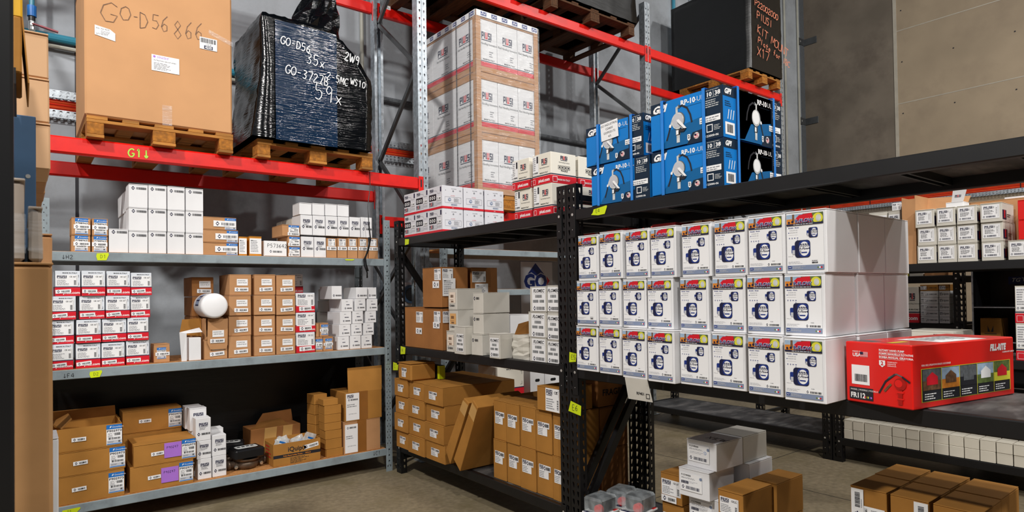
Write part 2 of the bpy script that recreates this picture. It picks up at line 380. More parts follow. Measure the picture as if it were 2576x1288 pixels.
# ------------------------------------------------------------------ things
def thing(o, label, cat, group=None):
    o['label'] = label; o['category'] = cat
    if group: o['group'] = group
    return o
def empty(name, loc=(0, 0, 0), rz=0.0):
    o = bpy.data.objects.new(name, None); o.empty_display_size = 0.1; COL.objects.link(o); o.location = loc; o.rotation_euler = (0, 0, rz)
    return o
def structure(o):
    o['kind'] = 'structure'; return o
def faces(w, d, h):
    return {'F': Fr((-w / 2, -d / 2, 0), (1, 0, 0), (0, 0, 1)), 'R': Fr((w / 2, -d / 2, 0), (0, 1, 0), (0, 0, 1)), 'L': Fr((-w / 2, d / 2, 0), (0, -1, 0), (0, 0, 1)), 'T': Fr((-w / 2, -d / 2, h), (1, 0, 0), (0, 1, 0))}
ORD = ['first', 'second', 'third', 'fourth', 'fifth', 'sixth', 'seventh', 'eighth', 'ninth', 'tenth', 'eleventh', 'twelfth', 'thirteenth']

# ------------------------------------------------------------------ stickers and printed labels
AMBER = M('amber_paper', 'D9A566', 0.55, var=0.02)
BLUSH = M('blush_paper', 'E9D9C8', 0.55, var=0.02)
LIGHTGREY = M('light_grey_ink', 'BFC0C6', 0.5, var=0.02)
MAGENTA = M('crimson_print', '9E1B4C', 0.45, var=0.1, scale=60)
def meter(b, F, cx, cy, r, lab):
    b.rrect(F, cx - r * 1.25, cy - r * .5, cx - r * .7, cy + r * .45, r * .15, RBLUE, 3); b.rect(F, cx - r * 1.15, cy - r * .6, cx - r * .85, cy - r * .1, LIGHTGREY, 4)
    b.rrect(F, cx - r * .85, cy - r, cx + r * .95, cy + r, r * .35, NAVY, 4); b.rrect(F, cx - r * .35, cy - r * .94, cx + r * .92, cy + r * .94, r * .42, RBLUE, 5)
    b.disc(F, cx + r * .28, cy, r * .6, PAPER, 6, r * .82, 24)
    for i in range(4):
        x = cx - r * .2 + i * r * .27
        b.rect(F, x, cy + r * .25, x + r * .2, cy + r * .58, NAVY, 7); b.pl(F, [(x + r * .05, cy + r * .3), (x + r * .16, cy + r * .3), (x + r * .08, cy + r * .52)], PAPER, 8)
    b.text(F, lab, cx + r * .28, cy - r * .1, r * .26, NAVY, 7, 'c', 0.02, 0.95, 0.3)
    b.rect(F, cx - r * .05, cy - r * .5, cx + r * .6, cy - r * .36, RBLUE, 7); b.lines(F, cx - r * .25, cy - r * .6, r * .22, r * .45, 4, NAVY, 7)
def draw(b, F, kind, w, h, arg=None):
    if kind not in ('rflow', 'amber', 'bare'): b.rect(F, 0, 0, w, h, PAPER, 1)
    if kind == 'bar':
        b.icon(F, h * .62, h * .5, h * .36, None, 2); b.barcode(F, h * 1.25, h * .28, w - h * 1.5, h * .42, INK, 2); b.lines(F, w * .45, h * .1, w * .3, h * .14, 1, GREYINK, 2)
    elif kind == 'bare':
        b.icon(F, h * .62, h * .5, h * .42, None, 1); b.barcode(F, h * 1.25, h * .25, w - h * 1.3, h * .5, INK, 1)
    elif kind == 'ship':
        b.piusi(F, w * .06, h * .68, w * .42, h * .26, NAVY, None, 2); b.lines(F, w * .06, h * .08, w * .6, h * .5, 5, GREYINK, 2); b.text(F, 'CE', w * .62, h * .78, h * .11, INK, 2, 'l', 0.02)
        b.lines(F, w * .78, h * .76, w * .16, h * .14, 2, INK, 2)
        for i in range(9): b.rect(F, w * .82, h * (.1 + .05 * i), w * .92, h * (.1 + .05 * i + .018 * (1 + i % 2)), INK, 2)
        b.rect(F, w * .95, h * .08, w * .957, h * .92, INK, 2); b.rect(F, w * .88, h * .91, w * .957, h * .92, INK, 2)
    elif kind == 'shipbar':
        b.piusi(F, w * .06, h * .66, w * .4, h * .3, NAVY, None, 2); b.lines(F, w * .06, h * .06, w * .7, h * .5, 4, GREYINK, 2)
        b.rect(F, w * .5, h * .56, w * 1.22, h * 1.0, PAPER, 2); b.icon(F, w * .62, h * .78, h * .17, None, 3); b.barcode(F, w * .75, h * .66, w * .42, h * .24, INK, 3)
    elif kind == 'don':
        b.rect(F, 0, h * .78, w, h, BLUE, 2); b.pl(F, [(w * .2, h * .84), (w * .3, h * .87), (w * .33, h * .95), (w * .24, h * .92)], WHITE_I, 3); b.text(F, 'Donaldson', w * .38, h * .85, h * .075, WHITE_I, 3)
        b.text(F, arg or 'P902973', w * .5, h * .64, h * .1, INK, 2, 'c', 0.02, 1.25); b.text(F, 'QTY. 1', w * .1, h * .52, h * .06, INK, 2); b.barcode(F, w * .52, h * .45, w * .38, h * .13, INK, 2)
        b.lines(F, w * .1, h * .36, w * .35, h * .14, 3, GREYINK, 2); b.barcode(F, w * .14, h * .26, w * .76, h * .1, INK, 2)
        b.rect(F, w * .03, h * .08, w * .97, h * .22, LIGHTGREY, 2); b.lines(F, w * .1, h * .1, w * .4, h * .09, 2, GREYINK, 3); b.rect(F, w * .76, h * .1, w * .88, h * .19, DGR_I, 3); b.rect(F, w * .02, h * .015, w * .98, h * .06, BLUE, 2)
    elif kind == 'txt':
        for i, t in enumerate(arg): b.text(F, t, w * .08, h * (.66 - .3 * i), h * .15, INK, 2, 'l', 0.0, min(1.0, w * .84 / (h * .15 * max(0.01, textmesh(t)[2]))))
    elif kind == 'mark':
        hand(b, F, arg, w * .12, h * .58, h * .24, h * .025, INK, 2); b.icon(F, w * .28, h * .3, h * .1, None, 2); b.barcode(F, w * .38, h * .22, w * .42, h * .14, INK, 2)
    elif kind == 'flomec':
        b.text(F, 'FLOMEC', w * .5, h * .8, h * .13, INK, 2, 'c', 0.025, 1.0, 0.25); b.rect(F, w * .08, h * .74, w * .95, h * .745, GREYINK, 2); b.barcode(F, w * .25, h * .57, w * .5, h * .12, DGR_I, 2)
        b.barcode(F, w * .06, h * .36, w * .42, h * .12, DGR_I, 2); b.barcode(F, w * .56, h * .36, w * .34, h * .12, DGR_I, 2); b.icon(F, w * .18, h * .12, h * .1, None, 2); b.barcode(F, w * .32, h * .05, w * .6, h * .14, INK, 2)
    elif kind == 'amber':
        b.rect(F, 0, h * .32, w, h, arg or AMBER, 1); b.barcode(F, w * .2, h * .66, w * .5, h * .18, BRN_I, 2); b.lines(F, w * .05, h * .5, w * .8, h * .06, 1, BRN_I, 2); b.barcode(F, w * .25, h * .36, w * .45, h * .1, BRN_I, 2)
        b.icon(F, w * .12, h * .15, h * .09, None, 1); b.barcode(F, w * .26, h * .08, w * .6, h * .13, INK, 1)
    elif kind == 'doc':
        b.lines(F, w * .1, h * .1, w * .7, h * .8, 8, GREYINK, 2); b.rect(F, w * .1, h * .84, w * .3, h * .88, INK, 2)
    elif kind == 'pad':
        b.piusi(F, w * .1, h * .83, w * .45, h * .12, NAVY, None, 2) if arg else None
        b.icon(F, w * .22, h * .76 if arg else h * .88, h * .045, None, 2); b.barcode(F, w * .34, h * .73 if arg else h * .85, w * .56, h * .06, INK, 2); b.lines(F, w * .08, h * .48, w * .8, h * .14, 2, GREYINK, 2); b.text(F, 'Q.TY NR 12 PCS', w * .2, h * .22, h * .03, INK, 2)
    elif kind == 'blank':
        b.lines(F, w * .12, h * .45, w * .5, h * .3, 2, NAVY, 2); b.icon(F, w * .2, h * .18, h * .09, None, 2); b.barcode(F, w * .35, h * .12, w * .5, h * .12, INK, 2)
    elif kind == 'fbox':
        b.text(F, 'F15749000', w * .05, h * .84, h * .1, INK, 2, 'l', 0.02); b.lines(F, w * .05, h * .68, w * .85, h * .1, 2, GREYINK, 2); b.lines(F, w * .1, h * .46, w * .8, h * .14, 2, LIGHTGREY, 2)
        b.disc(F, w * .95, h * .82, h * .09, STEEL_I, 2)
        if arg: b.disc(F, w * .8, h * .6, h * .1, BLUE, 2); b.disc(F, w * .8, h * .6, h * .085, PAPER, 3); b.text(F, '5', w * .8, h * .55, h * .1, BLUE, 4, 'c')
        else: b.barcode(F, w * .05, h * .4, w * .35, h * .16, NAVY, 3)
        b.icon(F, w * .13, h * .2, h * .11, None, 2); b.barcode(F, w * .27, h * .1, w * .62, h * .18, NAVY, 2)
    elif kind == 'info':
        b.text(F, 'PIUSI', w * .1, h * .72, h * .17, NAVY, 2, 'l', 0.03); b.rect(F, w * .1, h * .67, w * .45, h * .69, NAVY, 2); b.text(F, 'CE', w * .52, h * .74, h * .12, INK, 2)
        b.lines(F, w * .12, h * .3, w * .6, h * .32, 4, INK, 2); b.icon(F, w * .12, h * .14, h * .08, None, 2); b.barcode(F, w * .24, h * .08, w * .56, h * .12, NAVY, 2); b.rect(F, w * .92, h * .1, w * .93, h * .9, INK, 2); b.lines(F, w * .8, h * .3, w * .08, h * .5, 8, INK, 2)
    elif kind == 'rflow':
        b.rect(F, 0, 0, w, h, PAPER, 1)
        y0, y1 = h * .8, h
        b.rect(F, 0, y0, w, y1, BRN_I, 2); b.rect(F, 0, y0 + h * .12, w * .45, y1, SKY_I, 3); b.rect(F, 0, y0, w * .3, y0 + h * .12, OR_I, 3); b.rect(F, w * .16, y0 + h * .08, w * .22, y1, BRN_I, 4)
        b.pl(F, [(w * .22, y0 + h * .1), (w * .35, y1 - h * .02), (w * .7, y1), (w * .75, y0 + h * .1)], RED, 4); b.rect(F, w * .25, y0 + h * .04, w * .7, y0 + h * .1, MAGENTA, 4)
        b.rect(F, w * .7, y0 + h * .02, w, y1, GRN_I, 4); b.disc(F, w * .86, y0 + h * .1, h * .09, YELL_I, 5); b.disc(F, w * .88, y0 + h * .1, h * .045, SIL_I, 6, h * .06)
        b.rect(F, 0, y0, w, y0 + h * .03, NAVY, 6); b.lines(F, w * .2, y0 + h * .005, w * .62, h * .02, 1, WHITE_I, 7)
        b.disc(F, w * .07, y0 + h * .06, h * .02, NAVY, 6); b.disc(F, w * .17, y0 + h * .07, h * .022, NAVY, 6)
        b.text(F, 'R-FLOW', w * .5, y0 + h * .046, h * .062, WHITE_I, 7, 'c', 0.055, 1.0); b.text(F, 'R-FLOW', w * .5, y0 + h * .046, h * .06, RBLUE, 8, 'c', 0.02, 1.03)
        b.text(F, 'Modello - Model', w * .04, h * .75, h * .02, RBLUE, 2, 'l', 0.02); b.text(F, 'R-FLOW 3C', w * .08, h * .705, h * .019, GREYINK, 2); b.text(F, 'R-FLOW 4C', w * .08, h * .665, h * .019, GREYINK, 2); b.disc(F, w * .05, h * .673, h * .009, RBLUE, 2)
        b.rect(F, w * .04, h * .63, w * .3, h * .632, GREYINK, 2)
        for i, dr in enumerate(((0, 1), (0, -1), (-1, 0), (1, 0))):
            x, y, q = w * (.07 + .075 * i), h * .575, h * .017
            b.pl(F, [(x + dr[0] * q, y + dr[1] * q), (x - dr[1] * q * .7 - dr[0] * q * .1, y + dr[0] * q * .7 - dr[1] * q * .1), (x + dr[1] * q * .7 - dr[0] * q * .1, y - dr[0] * q * .7 - dr[1] * q * .1)], RBLUE, 2)
            b.stroke(F, [(x, y), (x - dr[0] * q, y - dr[1] * q)], q * .3, RBLUE, 2)
        b.disc(F, w * .295, h * .54, h * .007, RBLUE, 2)
        meter(b, F, w * .72, h * .655, w * .135, 'R-Flow3'); meter(b, F, w * .42, h * .375, w * .235, 'R-Flow4')
        b.lines(F, w * .03, h * .11, w * .45, h * .05, 3, LIGHTGREY, 2); b.text(F, 'R-Flow 4C', w * .03, h * .24, h * .014, GREYINK, 2)
        b.rect(F, 0, 0, w, h * .085, STEEL_I, 2); b.rrect(F, w * .02, h * .03, w * .12, h * .075, h * .01, RBLUE, 3); b.stroke(F, [(w * .035, h * .045), (w * .055, h * .06), (w * .08, h * .045), (w * .105, h * .06)], h * .008, WHITE_I, 4)
        b.lines(F, w * .15, h * .02, w * .35, h * .055, 3, LIGHTGREY, 3)
        for i, m in enumerate((GRN_I, WHITE_I, RED)): b.rect(F, w * (.82 + .045 * i), h * .025, w * (.865 + .045 * i), h * .05, m, 3)
        if arg: b.rect(F, w * .54, h * .09, w * .99, h * .165, WHITE_I, 3); b.icon(F, w * .6, h * .125, h * .026, None, 4); b.barcode(F, w * .67, h * .105, w * .29, h * .035, INK, 4); b.text(F, 'R-401', w * .7, h * .175, h * .016, INK, 3)
        else: b.barcode(F, w * .68, h * .11, w * .16, h * .03, INK, 3); b.lines(F, w * .68, h * .15, w * .2, h * .02, 1, INK, 3)
STK = {}
def stick(parent, F, ca, cb, w, h, kind, ang=0.0, name='label', arg=None, label=None):
    nk = sum(1 for c in parent.children if c.name.startswith('label'))
    key = (kind, round(w, 3), round(h, 3), str(arg))
    if key not in STK:
        b = MB(); draw(b, Fr((-w / 2, -h / 2, 0), (1, 0, 0), (0, 1, 0)), kind, w, h, arg); o = b.build(name, parent); STK[key] = o.data
    else:
        o = bpy.data.objects.new(name, STK[key]); COL.objects.link(o); o.parent = parent
    f = F.sub(ca, cb, ang, 0.0006 + .0022 * nk)
    o.matrix_local = Matrix(((f.a.x, f.b.x, f.n.x, f.o.x), (f.a.y, f.b.y, f.n.y, f.o.y), (f.a.z, f.b.z, f.n.z, f.o.z), (0, 0, 0, 1)))
    if label: o['label'] = label
    return o

# ------------------------------------------------------------------ cartons
def carton(name, w, d, h, mat, flaps=False, art=None, ch=0.0022, jit=0.0012):
    b = MB()
    if flaps:
        b.box((-w / 2, -d / 2, 0), (w / 2, d / 2, h - 0.0055), mat, ch, jit)
        k = random.uniform(-0.0008, 0.0016)
        b.box((-w / 2 + .0008, -d / 2 - .0004 - k, h - 0.0045), (w / 2 - .0008, -0.001, h), mat, 0.0012); b.box((-w / 2 + .0008, 0.001, h - 0.0045), (w / 2 - .0008, d / 2 - .0008, h - .0004), mat, 0.0012)
    else:
        b.box((-w / 2, -d / 2, 0), (w / 2, d / 2, h), mat, ch, jit)
    if art: art(b, faces(w, d, h), w, d, h)
    return b.build(name)
def pbox(face, pf, u0, u1, z0, vt=None, h=None, d=0.2, mat=None, flaps=False, art=None, st=(), label='', group=None, name='carton', cat='carton', v=None, gap=0.0008, rj=0.25, tape=None):
    if vt is not None:
        zt = at(u0, vt, face, pf).z; h = zt - z0 - 0.001
    p = at(u0, vt if vt is not None else 700, face, pf)
    for _ in range(3):
        q = Vector(p); q.z = z0 + h / 2; vm = v if v is not None else px(q)[1]
        p = at(u0, vm, face, pf)
    p1 = at(u1, v if v is not None else px((*at(u1, vm, face, pf).xy, z0 + h / 2))[1], face, pf)
    if face == 'Y':
        w = abs(p1.x - p.x) - 2 * gap; loc = ((p.x + p1.x) / 2, pf + d / 2, z0 + 0.0005); rz = 0.0
    else:
        w = abs(p1.y - p.y) - 2 * gap; loc = (pf + d / 2, (p.y + p1.y) / 2, z0 + 0.0005); rz = -PI / 2
    o = carton(name, w, d, h, mat, flaps, art)
    o.location = loc; o.rotation_euler = (0, 0, rz + math.radians(random.uniform(-rj, rj)))
    thing(o, label, cat, group)
    fr = faces(w, d, h)
    for s in st:
        kind, fa, fb, sw, sh = s[:5]; ang = s[5] if len(s) > 5 else 0.0; fc = s[6] if len(s) > 6 else 'F'; arg = s[7] if len(s) > 7 else None
        fw = w if fc in 'FT' else d
        sw = min(sw, fw * .95); sh = min(sh, h * .93)
        stick(o, fr[fc], min(max(fa * fw, sw * .5 + .003), fw - sw * .5 - .003), min(max(fb * h, sh * .5 + .004), h - sh * .5 - .004), sw, sh, kind, math.radians(ang + random.uniform(-.6, .6)), arg=arg)
    if tape:
        tb = MB(); a0, a1 = tape; F = fr['F']; tb.poly([F.p(a0 * w, 0, .0008), F.p(a1 * w, 0, .0008), F.p(a1 * w, h + .001, .0008), F.p(a0 * w, h + .001, .0008)], TAPE)
        T = Fr((-w / 2, -d / 2, h), (1, 0, 0), (0, 1, 0)); tb.poly([T.p(a0 * w, -.001, .001), T.p(a1 * w, -.001, .001), T.p(a1 * w, d, .001), T.p(a0 * w, d, .001)], TAPE)
        tb.build('tape', o)
    return o, z0 + h + 0.0015

# ------------------------------------------------------------------ the building
WY, WX = 6.70, 13.42           # concrete back wall plane, panelled side wall plane
def concrete(name, base, dark, light, scale, warm=None):
    m = M(name, base, 0.85, var=0.10, scale=scale, bump=0.12, bscale=35, spec=0.2, dirt=dark, dscale=0.9)
    return m
CONC = M('grey_concrete', 'A7ACB2', 0.85, var=0.09, scale=2.2, bump=0.15, bscale=30, spec=0.2, dirt='7E8184', dscale=1.1)
CONC_W = M('brown_grey_panel', '6F665B', 0.85, var=0.10, scale=1.2, bump=0.1, bscale=20, spec=0.2, dirt='574E46', dscale=0.9)
PANEL = M('beige_wall_panel', '9A8A74', 0.6, var=0.06, scale=1.0, spec=0.3, dirt='8A7B68', dscale=0.8)
FLOORM = M('polished_concrete_floor', '857962', 0.55, var=0.1, scale=24, bump=0.08, bscale=30, spec=0.3, dirt='74694F', dscale=2.5)
JOINT = M('pale_joint_sealant', 'A9A294', 0.6, var=0.05)
b = MB(); b.box((-5.0, -6.0, -0.15), (WX, WY, 0.0), FLOORM); structure(b.build('floor'))
b = MB()
for q in ((0, 3.05), (0, 0.35)): b.box((-5, q[1], 0.0), (WX, q[1] + 0.006, 0.0008), INK)
for q in (4.75, 8.2): b.box((q, -6, 0.0), (q + 0.006, WY, 0.0008), INK)
structure(b.build('trim_1'))
b = MB(); b.box((-5.0, WY, -0.15), (WX, WY + 0.2, 9.0), CONC); structure(b.build('wall_back'))
b = MB()
jx = at(2251, 240, 'X', WX).y
b.box((WX, jx, -0.15), (WX + 0.2, WY + 0.2, 9.0), CONC_W)
structure(b.build('wall_corner'))
b = MB(); b.box((WX, -6.0, -0.15), (WX + 0.2, jx - 0.05, 9.0), PANEL); structure(b.build('wall_right'))
b = MB()
b.box((WX - 0.012, jx - 0.06, 0), (WX + .05, jx + 0.0, 9.0), JOINT)
for uv in ((2254, 80), (2256, 263)):
    z = at(*uv, 'X', WX).z
    b.box((WX - 0.004, -6, z - 0.008), (WX + .02, jx - 0.06, z + 0.008), JOINT)
structure(b.build('trim_2'))
b = MB()
for zz in (3.0, 3.9, 4.9, 5.9, 6.9):
    for yy in (jx - .15, jx - 1.0, jx - 1.9, jx - 2.8):
        b.box((WX - 0.006, yy, zz), (WX, yy + 0.02, zz + 0.02), INK)
structure(b.build('trim_3'))
b = MB(); b.box((-5.2, -6.0, -0.15), (-5.0, WY + .2, 9.0), CONC); structure(b.build('wall_left'))
# concrete column joints in the back wall and the corner gap with its angle brackets
b = MB()
for u in (193, 2020): 
    x = at(u, 350, 'Y', WY).x; b.box((x - .012, WY - .004, 0), (x + .012, WY + .01, 9), INK)
b.box((WX - 0.16, WY - 0.02, 0), (WX - 0.0, WY + .01, 9), DGR_I)
structure(b.build('trim_4'))
for i, v in enumerate((101, 303)):
    z = at(2036, v, 'X', WX - .08).z
    t = MB(); t.box((WX - .3, WY - .03, z - .07), (WX - .012, WY - .022, z + .07), BRACE_S, .003); t.box((WX - .02, WY - .3, z - .07), (WX - .012, WY - .022, z + .07), BRACE_S, .003)
    t.disc(Fr((WX - .3, WY - .03, z - .07), (1, 0, 0), (0, 0, 1)), .12, .07, .02, BOLT, 2)
    thing(t.build('angle_bracket'), 'dark steel angle bracket across the wall corner, %s of the two' % ('upper', 'lower')[i], 'bracket', 'corner brackets')
for i, u in enumerate((1977, 2010)):
    x = at(u, 240, 'Y', WY - .03).x; t = MB(); t.tube([(x, WY - .03, 0.0), (x, WY - .03, 8.5)], .022, GREEN_P, 8)
    thing(t.build('wall_conduit'), ('thin pale conduit down the back wall nearest the red rack end', 'thin pale conduit down the back wall nearest the dark wall corner')[i], 'conduit', 'vertical conduits by the corner')
# pipes on the back wall
t = MB(); z0 = at(130, 95, 'Y', WY - .05).z; z1 = at(200, 112, 'Y', WY - .05).z
t.tube([(-1.5, WY - .06, z0), (2.4, WY - .06, z0)], .036, PIPE_B, 12); thing(t.build('air_pipe'), 'blue compressed air pipe running along the back wall beside the large carton', 'pipe')
t = MB(); z = at(165, 122, 'Y', WY - .05).z; t.tube([(-1.5, WY - .05, z), (3.2, WY - .05, z)], .018, GREEN_P, 8); thing(t.build('wall_conduit'), 'grey conduit running along the back wall just below the blue air pipe', 'conduit')
x = at(80, 20, 'Y', WY - .2).x; zb = at(80, 70, 'Y', WY - .2).z
r = empty('ball_valve', (x, WY - .2, zb)); thing(r, 'ball valve with dark red lever on blue drop pipe at top left', 'valve'); r.scale = (.55, .55, .55)
t = MB(); t.tube([(0, 0, .32), (0, 0, 1.5)], .034, PIPE_B, 12); t.build('pipe', r)
t = MB(); t.tube([(0, 0, .17), (0, 0, .2), (0, 0, .31), (0, 0, .33)], .06, BLUE, 14); t.tube([(0, 0, .1), (0, 0, .17)], .045, BLK, 12); t.build('coupling', r)
t = MB(); t.tube([(0, 0, -.03), (0, 0, .1)], .043, CHROME, 12); t.tube([(0, -.06, .04), (0, 0, .04)], .02, CHROME, 10); t.build('body', r)
t = MB(); t.bar((0, -.06, .045), (.1, -.06, .03), .05, .012, M('dark_red_lever', '8E1C30', .4)); t.bar((.1, -.06, .03), (.32, -.06, -.01), .055, .02, MATS['dark_red_lever']); t.build('lever', r)
for (u, v0, v1, lab) in ((1190, 330, 470, 'dark pipe along the back wall behind the film wrapped white stack'),):
    z = at(1380, 345, 'Y', WY - .05).z; t = MB(); t.tube([(4.0, WY - .05, z), (9.5, WY - .05, z)], .028, DGR_I, 10); thing(t.build('wall_pipe'), lab, 'pipe')
z = at(1010, 258, 'Y', WY - .05).z; t = MB(); t.tube([(2.2, WY - .05, z), (4.0, WY - .05, z)], .03, DGR_I, 10); thing(t.build('wall_pipe'), 'dark pipe along the back wall behind the galvanised rack upright', 'pipe')
x = at(910, 90, 'Y', WY - .03).x; t = MB(); t.tube([(x, WY - .03, 3.4), (x, WY - .03, 8)], .022, GREEN_P, 8); thing(t.build('wall_conduit'), 'pale vertical conduit on the wall right of the black wrapped load', 'conduit')
x = at(1696, 20, 'Y', WY - .05).x; t = MB(); t.tube([(x, WY - .04, 3.4), (x, WY - .04, 8)], .03, PIPE_B, 8); thing(t.build('air_pipe'), 'thin vertical teal pipe on the wall above the large black load', 'pipe')
x = at(1742, 20, 'Y', WY - .05).x; t = MB()
for k in range(30):
    for q in (-1, 1): t.box((x + q * .05 - .006, WY - .05, 4.0 + k * .12), (x + q * .05 + .006, WY - .02, 4.12 + k * .12), GALV)
    t.box((x - .05, WY - .05, 4.05 + k * .12), (x + .05, WY - .03, 4.07 + k * .12), GALV)
thing(t.build('cable_ladder'), 'vertical wire cable ladder on the wall above the large black load', 'cable tray')

# perforated cable trays with orange cable
def perforated(mb, F, W, H, cols, pitch, hole, mat, start=0.0):
    bounds = [0] + [(cols[i] + cols[i + 1]) / 2 for i in range(len(cols) - 1)] + [W]
    n = int((H - start) / pitch)
    for ci, ca in enumerate(cols):
        a0, a1 = bounds[ci], bounds[ci + 1]
        if start > 0: mb.rect(F, a0, 0, a1, start, mat, 0)
        off = hole[1][ci % len(hole[1])] if len(hole) > 1 else 0
        for k in range(n):
            b0 = start + k * pitch; b1 = b0 + pitch; cb = (b0 + b1) / 2 + off
            hp = [(ca + x, cb + y) for x, y in hole[0]]
            op = [(a1, cb), (a1, b1), (ca, b1), (a0, b1), (a0, cb), (a0, b0), (ca, b0), (a1, b0)]
            for i in range(8): mb.pl(F, [op[i], op[(i + 1) % 8], hp[(i + 1) % 8], hp[i]], mat, 0)
        if start + n * pitch < H: mb.rect(F, a0, start + n * pitch, a1, H, mat, 0)
def oct_(rx, ry): return [(rx * math.cos(PI / 4 * k), ry * math.sin(PI / 4 * k)) for k in range(8)]
def tray(name, F, L, label):
    r = empty(name, F.o); f = Fr((0, 0, 0), F.a, F.b); n = f.n
    t = MB(); slot = oct_(.012, .022)
    for hh in (0.0, 0.17):
        G = Fr(f.p(0, hh, .055), f.b, -f.a * -1)      # strip of height .065 running along a
        G = Fr(f.p(0, hh, .055), f.a, f.b)
        # build along the run: columns = rows of slots
        pitch = .05; k = 0
        for i in range(int(L / pitch)):
            a0 = i * pitch; ca = a0 + pitch / 2
            for row, cb in enumerate((.018, .05)):
                c2 = ca + (0.0 if row == 0 else 0.0); b0, b1 = (0, .034) if row == 0 else (.034, .068)
                hp = [(c2 + x, cb + y * .55) for x, y in slot]; op = [(a0 + pitch, cb), (a0 + pitch, b1), (c2, b1), (a0, b1), (a0, cb), (a0, b0), (c2, b0), (a0 + pitch, b0)]
                for q in range(8): t.pl(G, [op[q], op[(q + 1) % 8], hp[(q + 1) % 8], hp[q]], GALV, 0)
    t.build('side_rail', r, solid=.002)
    t = MB(); t.poly([f.p(0, 0, .002), f.p(L, 0, .002), f.p(L, .238, .002), f.p(0, .238, .002)], GALV); t.build('base_strip', r, solid=.003)
    c = MB()
    for i in range(7):
        c.tube([f.p(L * k / 12, .078 + .013 * i + random.uniform(-.003, .003), .02 + .006 * (i % 2)) for k in range(13)], .0075, CABLE if i % 3 else CABLE_R, 6)
    c.build('cable', r)
    t = MB()
    for i in range(int(L / .8)): t.tube([f.p(.4 + .8 * i, .06, .03), f.p(.4 + .8 * i, .18, .03)], .008, BLK, 6)
    t.build('cable_tie', r)
    thing(r, label, 'cable tray', 'perforated cable trays')
zt = at(165, 299, 'Y', WY - .05).z
tray('cable_tray', Fr((-2.0, WY - .005, zt), (1, 0, 0), (0, 0, 1)), WX + 1.9, 'perforated steel cable tray with orange cables along the concrete back wall')
tray('cable_tray', Fr((WX - .005, WY - .1, zt + .02), (0, -1, 0), (0, 0, 1)), 6.0, 'perforated steel cable tray with orange cables along the panelled side wall')

# ------------------------------------------------------------------ grey longspan shelving
G0, GX0, GX1 = 5.03, 0.085, 2.575
SLOT2 = [oct_(.0045, .0085)]
def grey_post(parent, x, y, h, sx, sy):
    t = MB(); F = Fr((x, y, 0), (1, 0, 0), (0, 0, 1)) if sy < 0 else Fr((x + .06, y, 0), (-1, 0, 0), (0, 0, 1))
    perforated(t, F, .06, h, [.017, .044], .05, SLOT2, GREY_S, .02)
    xs = x if sx < 0 else x + .06
    S = Fr((xs, y - sy * .045, 0), (0, sy, 0), (0, 0, 1)) if sx < 0 else Fr((xs, y, 0), (0, -sy, 0), (0, 0, 1))
    perforated(t, S, .045, h, [.022], .05, SLOT2, GREY_S, .02)
    for k in range(int(h / .05) - 1): t.disc(F, .0305, .07 + k * .05 - .025 + .02, .0035, INK, 0.6, n=8)
    return t.build('upright', parent, solid=.0018)
def longspan(name, x0, x1, y0, dep, h, decks, label, beamh=.065, deckmat=CHIP, boards=True):
    r = empty(name, ((x0 + x1) / 2, y0 + dep / 2, 0)); thing(r, label, 'shelving unit', 'grey longspan shelving')
    o = Vector(r.location)
    X0, X1, Y0, Y1 = x0 - o.x, x1 - o.x, y0 - o.y, y0 + dep - o.y
    grey_post(r, X0, Y0, h, -1, -1); grey_post(r, X1 - .06, Y0, h, 1, -1); grey_post(r, X0, Y1, h, -1, 1); grey_post(r, X1 - .06, Y1, h, 1, 1)
    for z in decks:
        for yy, q in ((Y0 + .004, -1), (Y1 - .004, 1)):
            t = MB(); a, c = (yy, yy + .035) if q < 0 else (yy - .035, yy)
            t.box((X0 + .055, a, z - beamh), (X1 - .055, c, z - .002), GREY_S, .004)
            bm = t.build('beam', r)
            for xx in (X0 + .012, X1 - .05):
                t = MB(); t.box((xx, a - .008 if q < 0 else c - .004, z - .15), (xx + .038, a if q < 0 else c + .008, z + .01), GREY_S, .003)
                Fq = Fr((xx, a - .008, z - .15), (1, 0, 0), (0, 0, 1))
                if q < 0:
                    for k in range(3): t.pl(Fq, [(.012, .03 + .05 * k), (.026, .034 + .05 * k), (.022, .046 + .05 * k), (.012, .04 + .05 * k)], INK, 1)
                t.build('beam_connector', bm)
        t = MB(); t.box((X0 + .06, Y0 + .01, z - .016), (X1 - .06, Y1 - .01, z), deckmat); t.build('shelf_board', r)
    for xx in (X0 + .03, X1 - .03):
        for k in range(4):
            t = MB(); za, zb = (.15 + .5 * k, .6 + .5 * k); p = (Y0 + .04, Y1 - .04) if k % 2 else (Y1 - .04, Y0 + .04)
            t.bar((xx, p[0], za), (xx, p[1], zb), .025, .012, BRACE_S, up=(1, 0, 0)); t.build('brace', r)
    return r
ZH, ZD, ZC = 1.868, 1.090, 0.2045
gs = longspan('longspan_shelving', GX0, GX1, G0, .62, 2.21, (ZC, ZD, ZH), 'grey longspan shelving unit with three loaded shelves under the red beams')
# marker writing on the grey beams
def onbeam(F, t, size, lab, w=.0022, mat=INK):
    m = MB(); hand(m, F, t, 0, 0, size, w, mat, 1); return m
def grey_sign(u, v, t, size):
    p = at(u, v, 'Y', G0 + .004); o = Vector(gs.location)
    m = onbeam(Fr((p.x - o.x, p.y - .0008 - o.y, p.z), (1, 0, 0), (0, 0, 1)), t, size, ''); m.build('shelf_marking', gs)
grey_sign(155, 651, 'vH2', .026); grey_sign(158, 951, 'vF4', .026); grey_sign(938, 1146, 'vC1', .03)

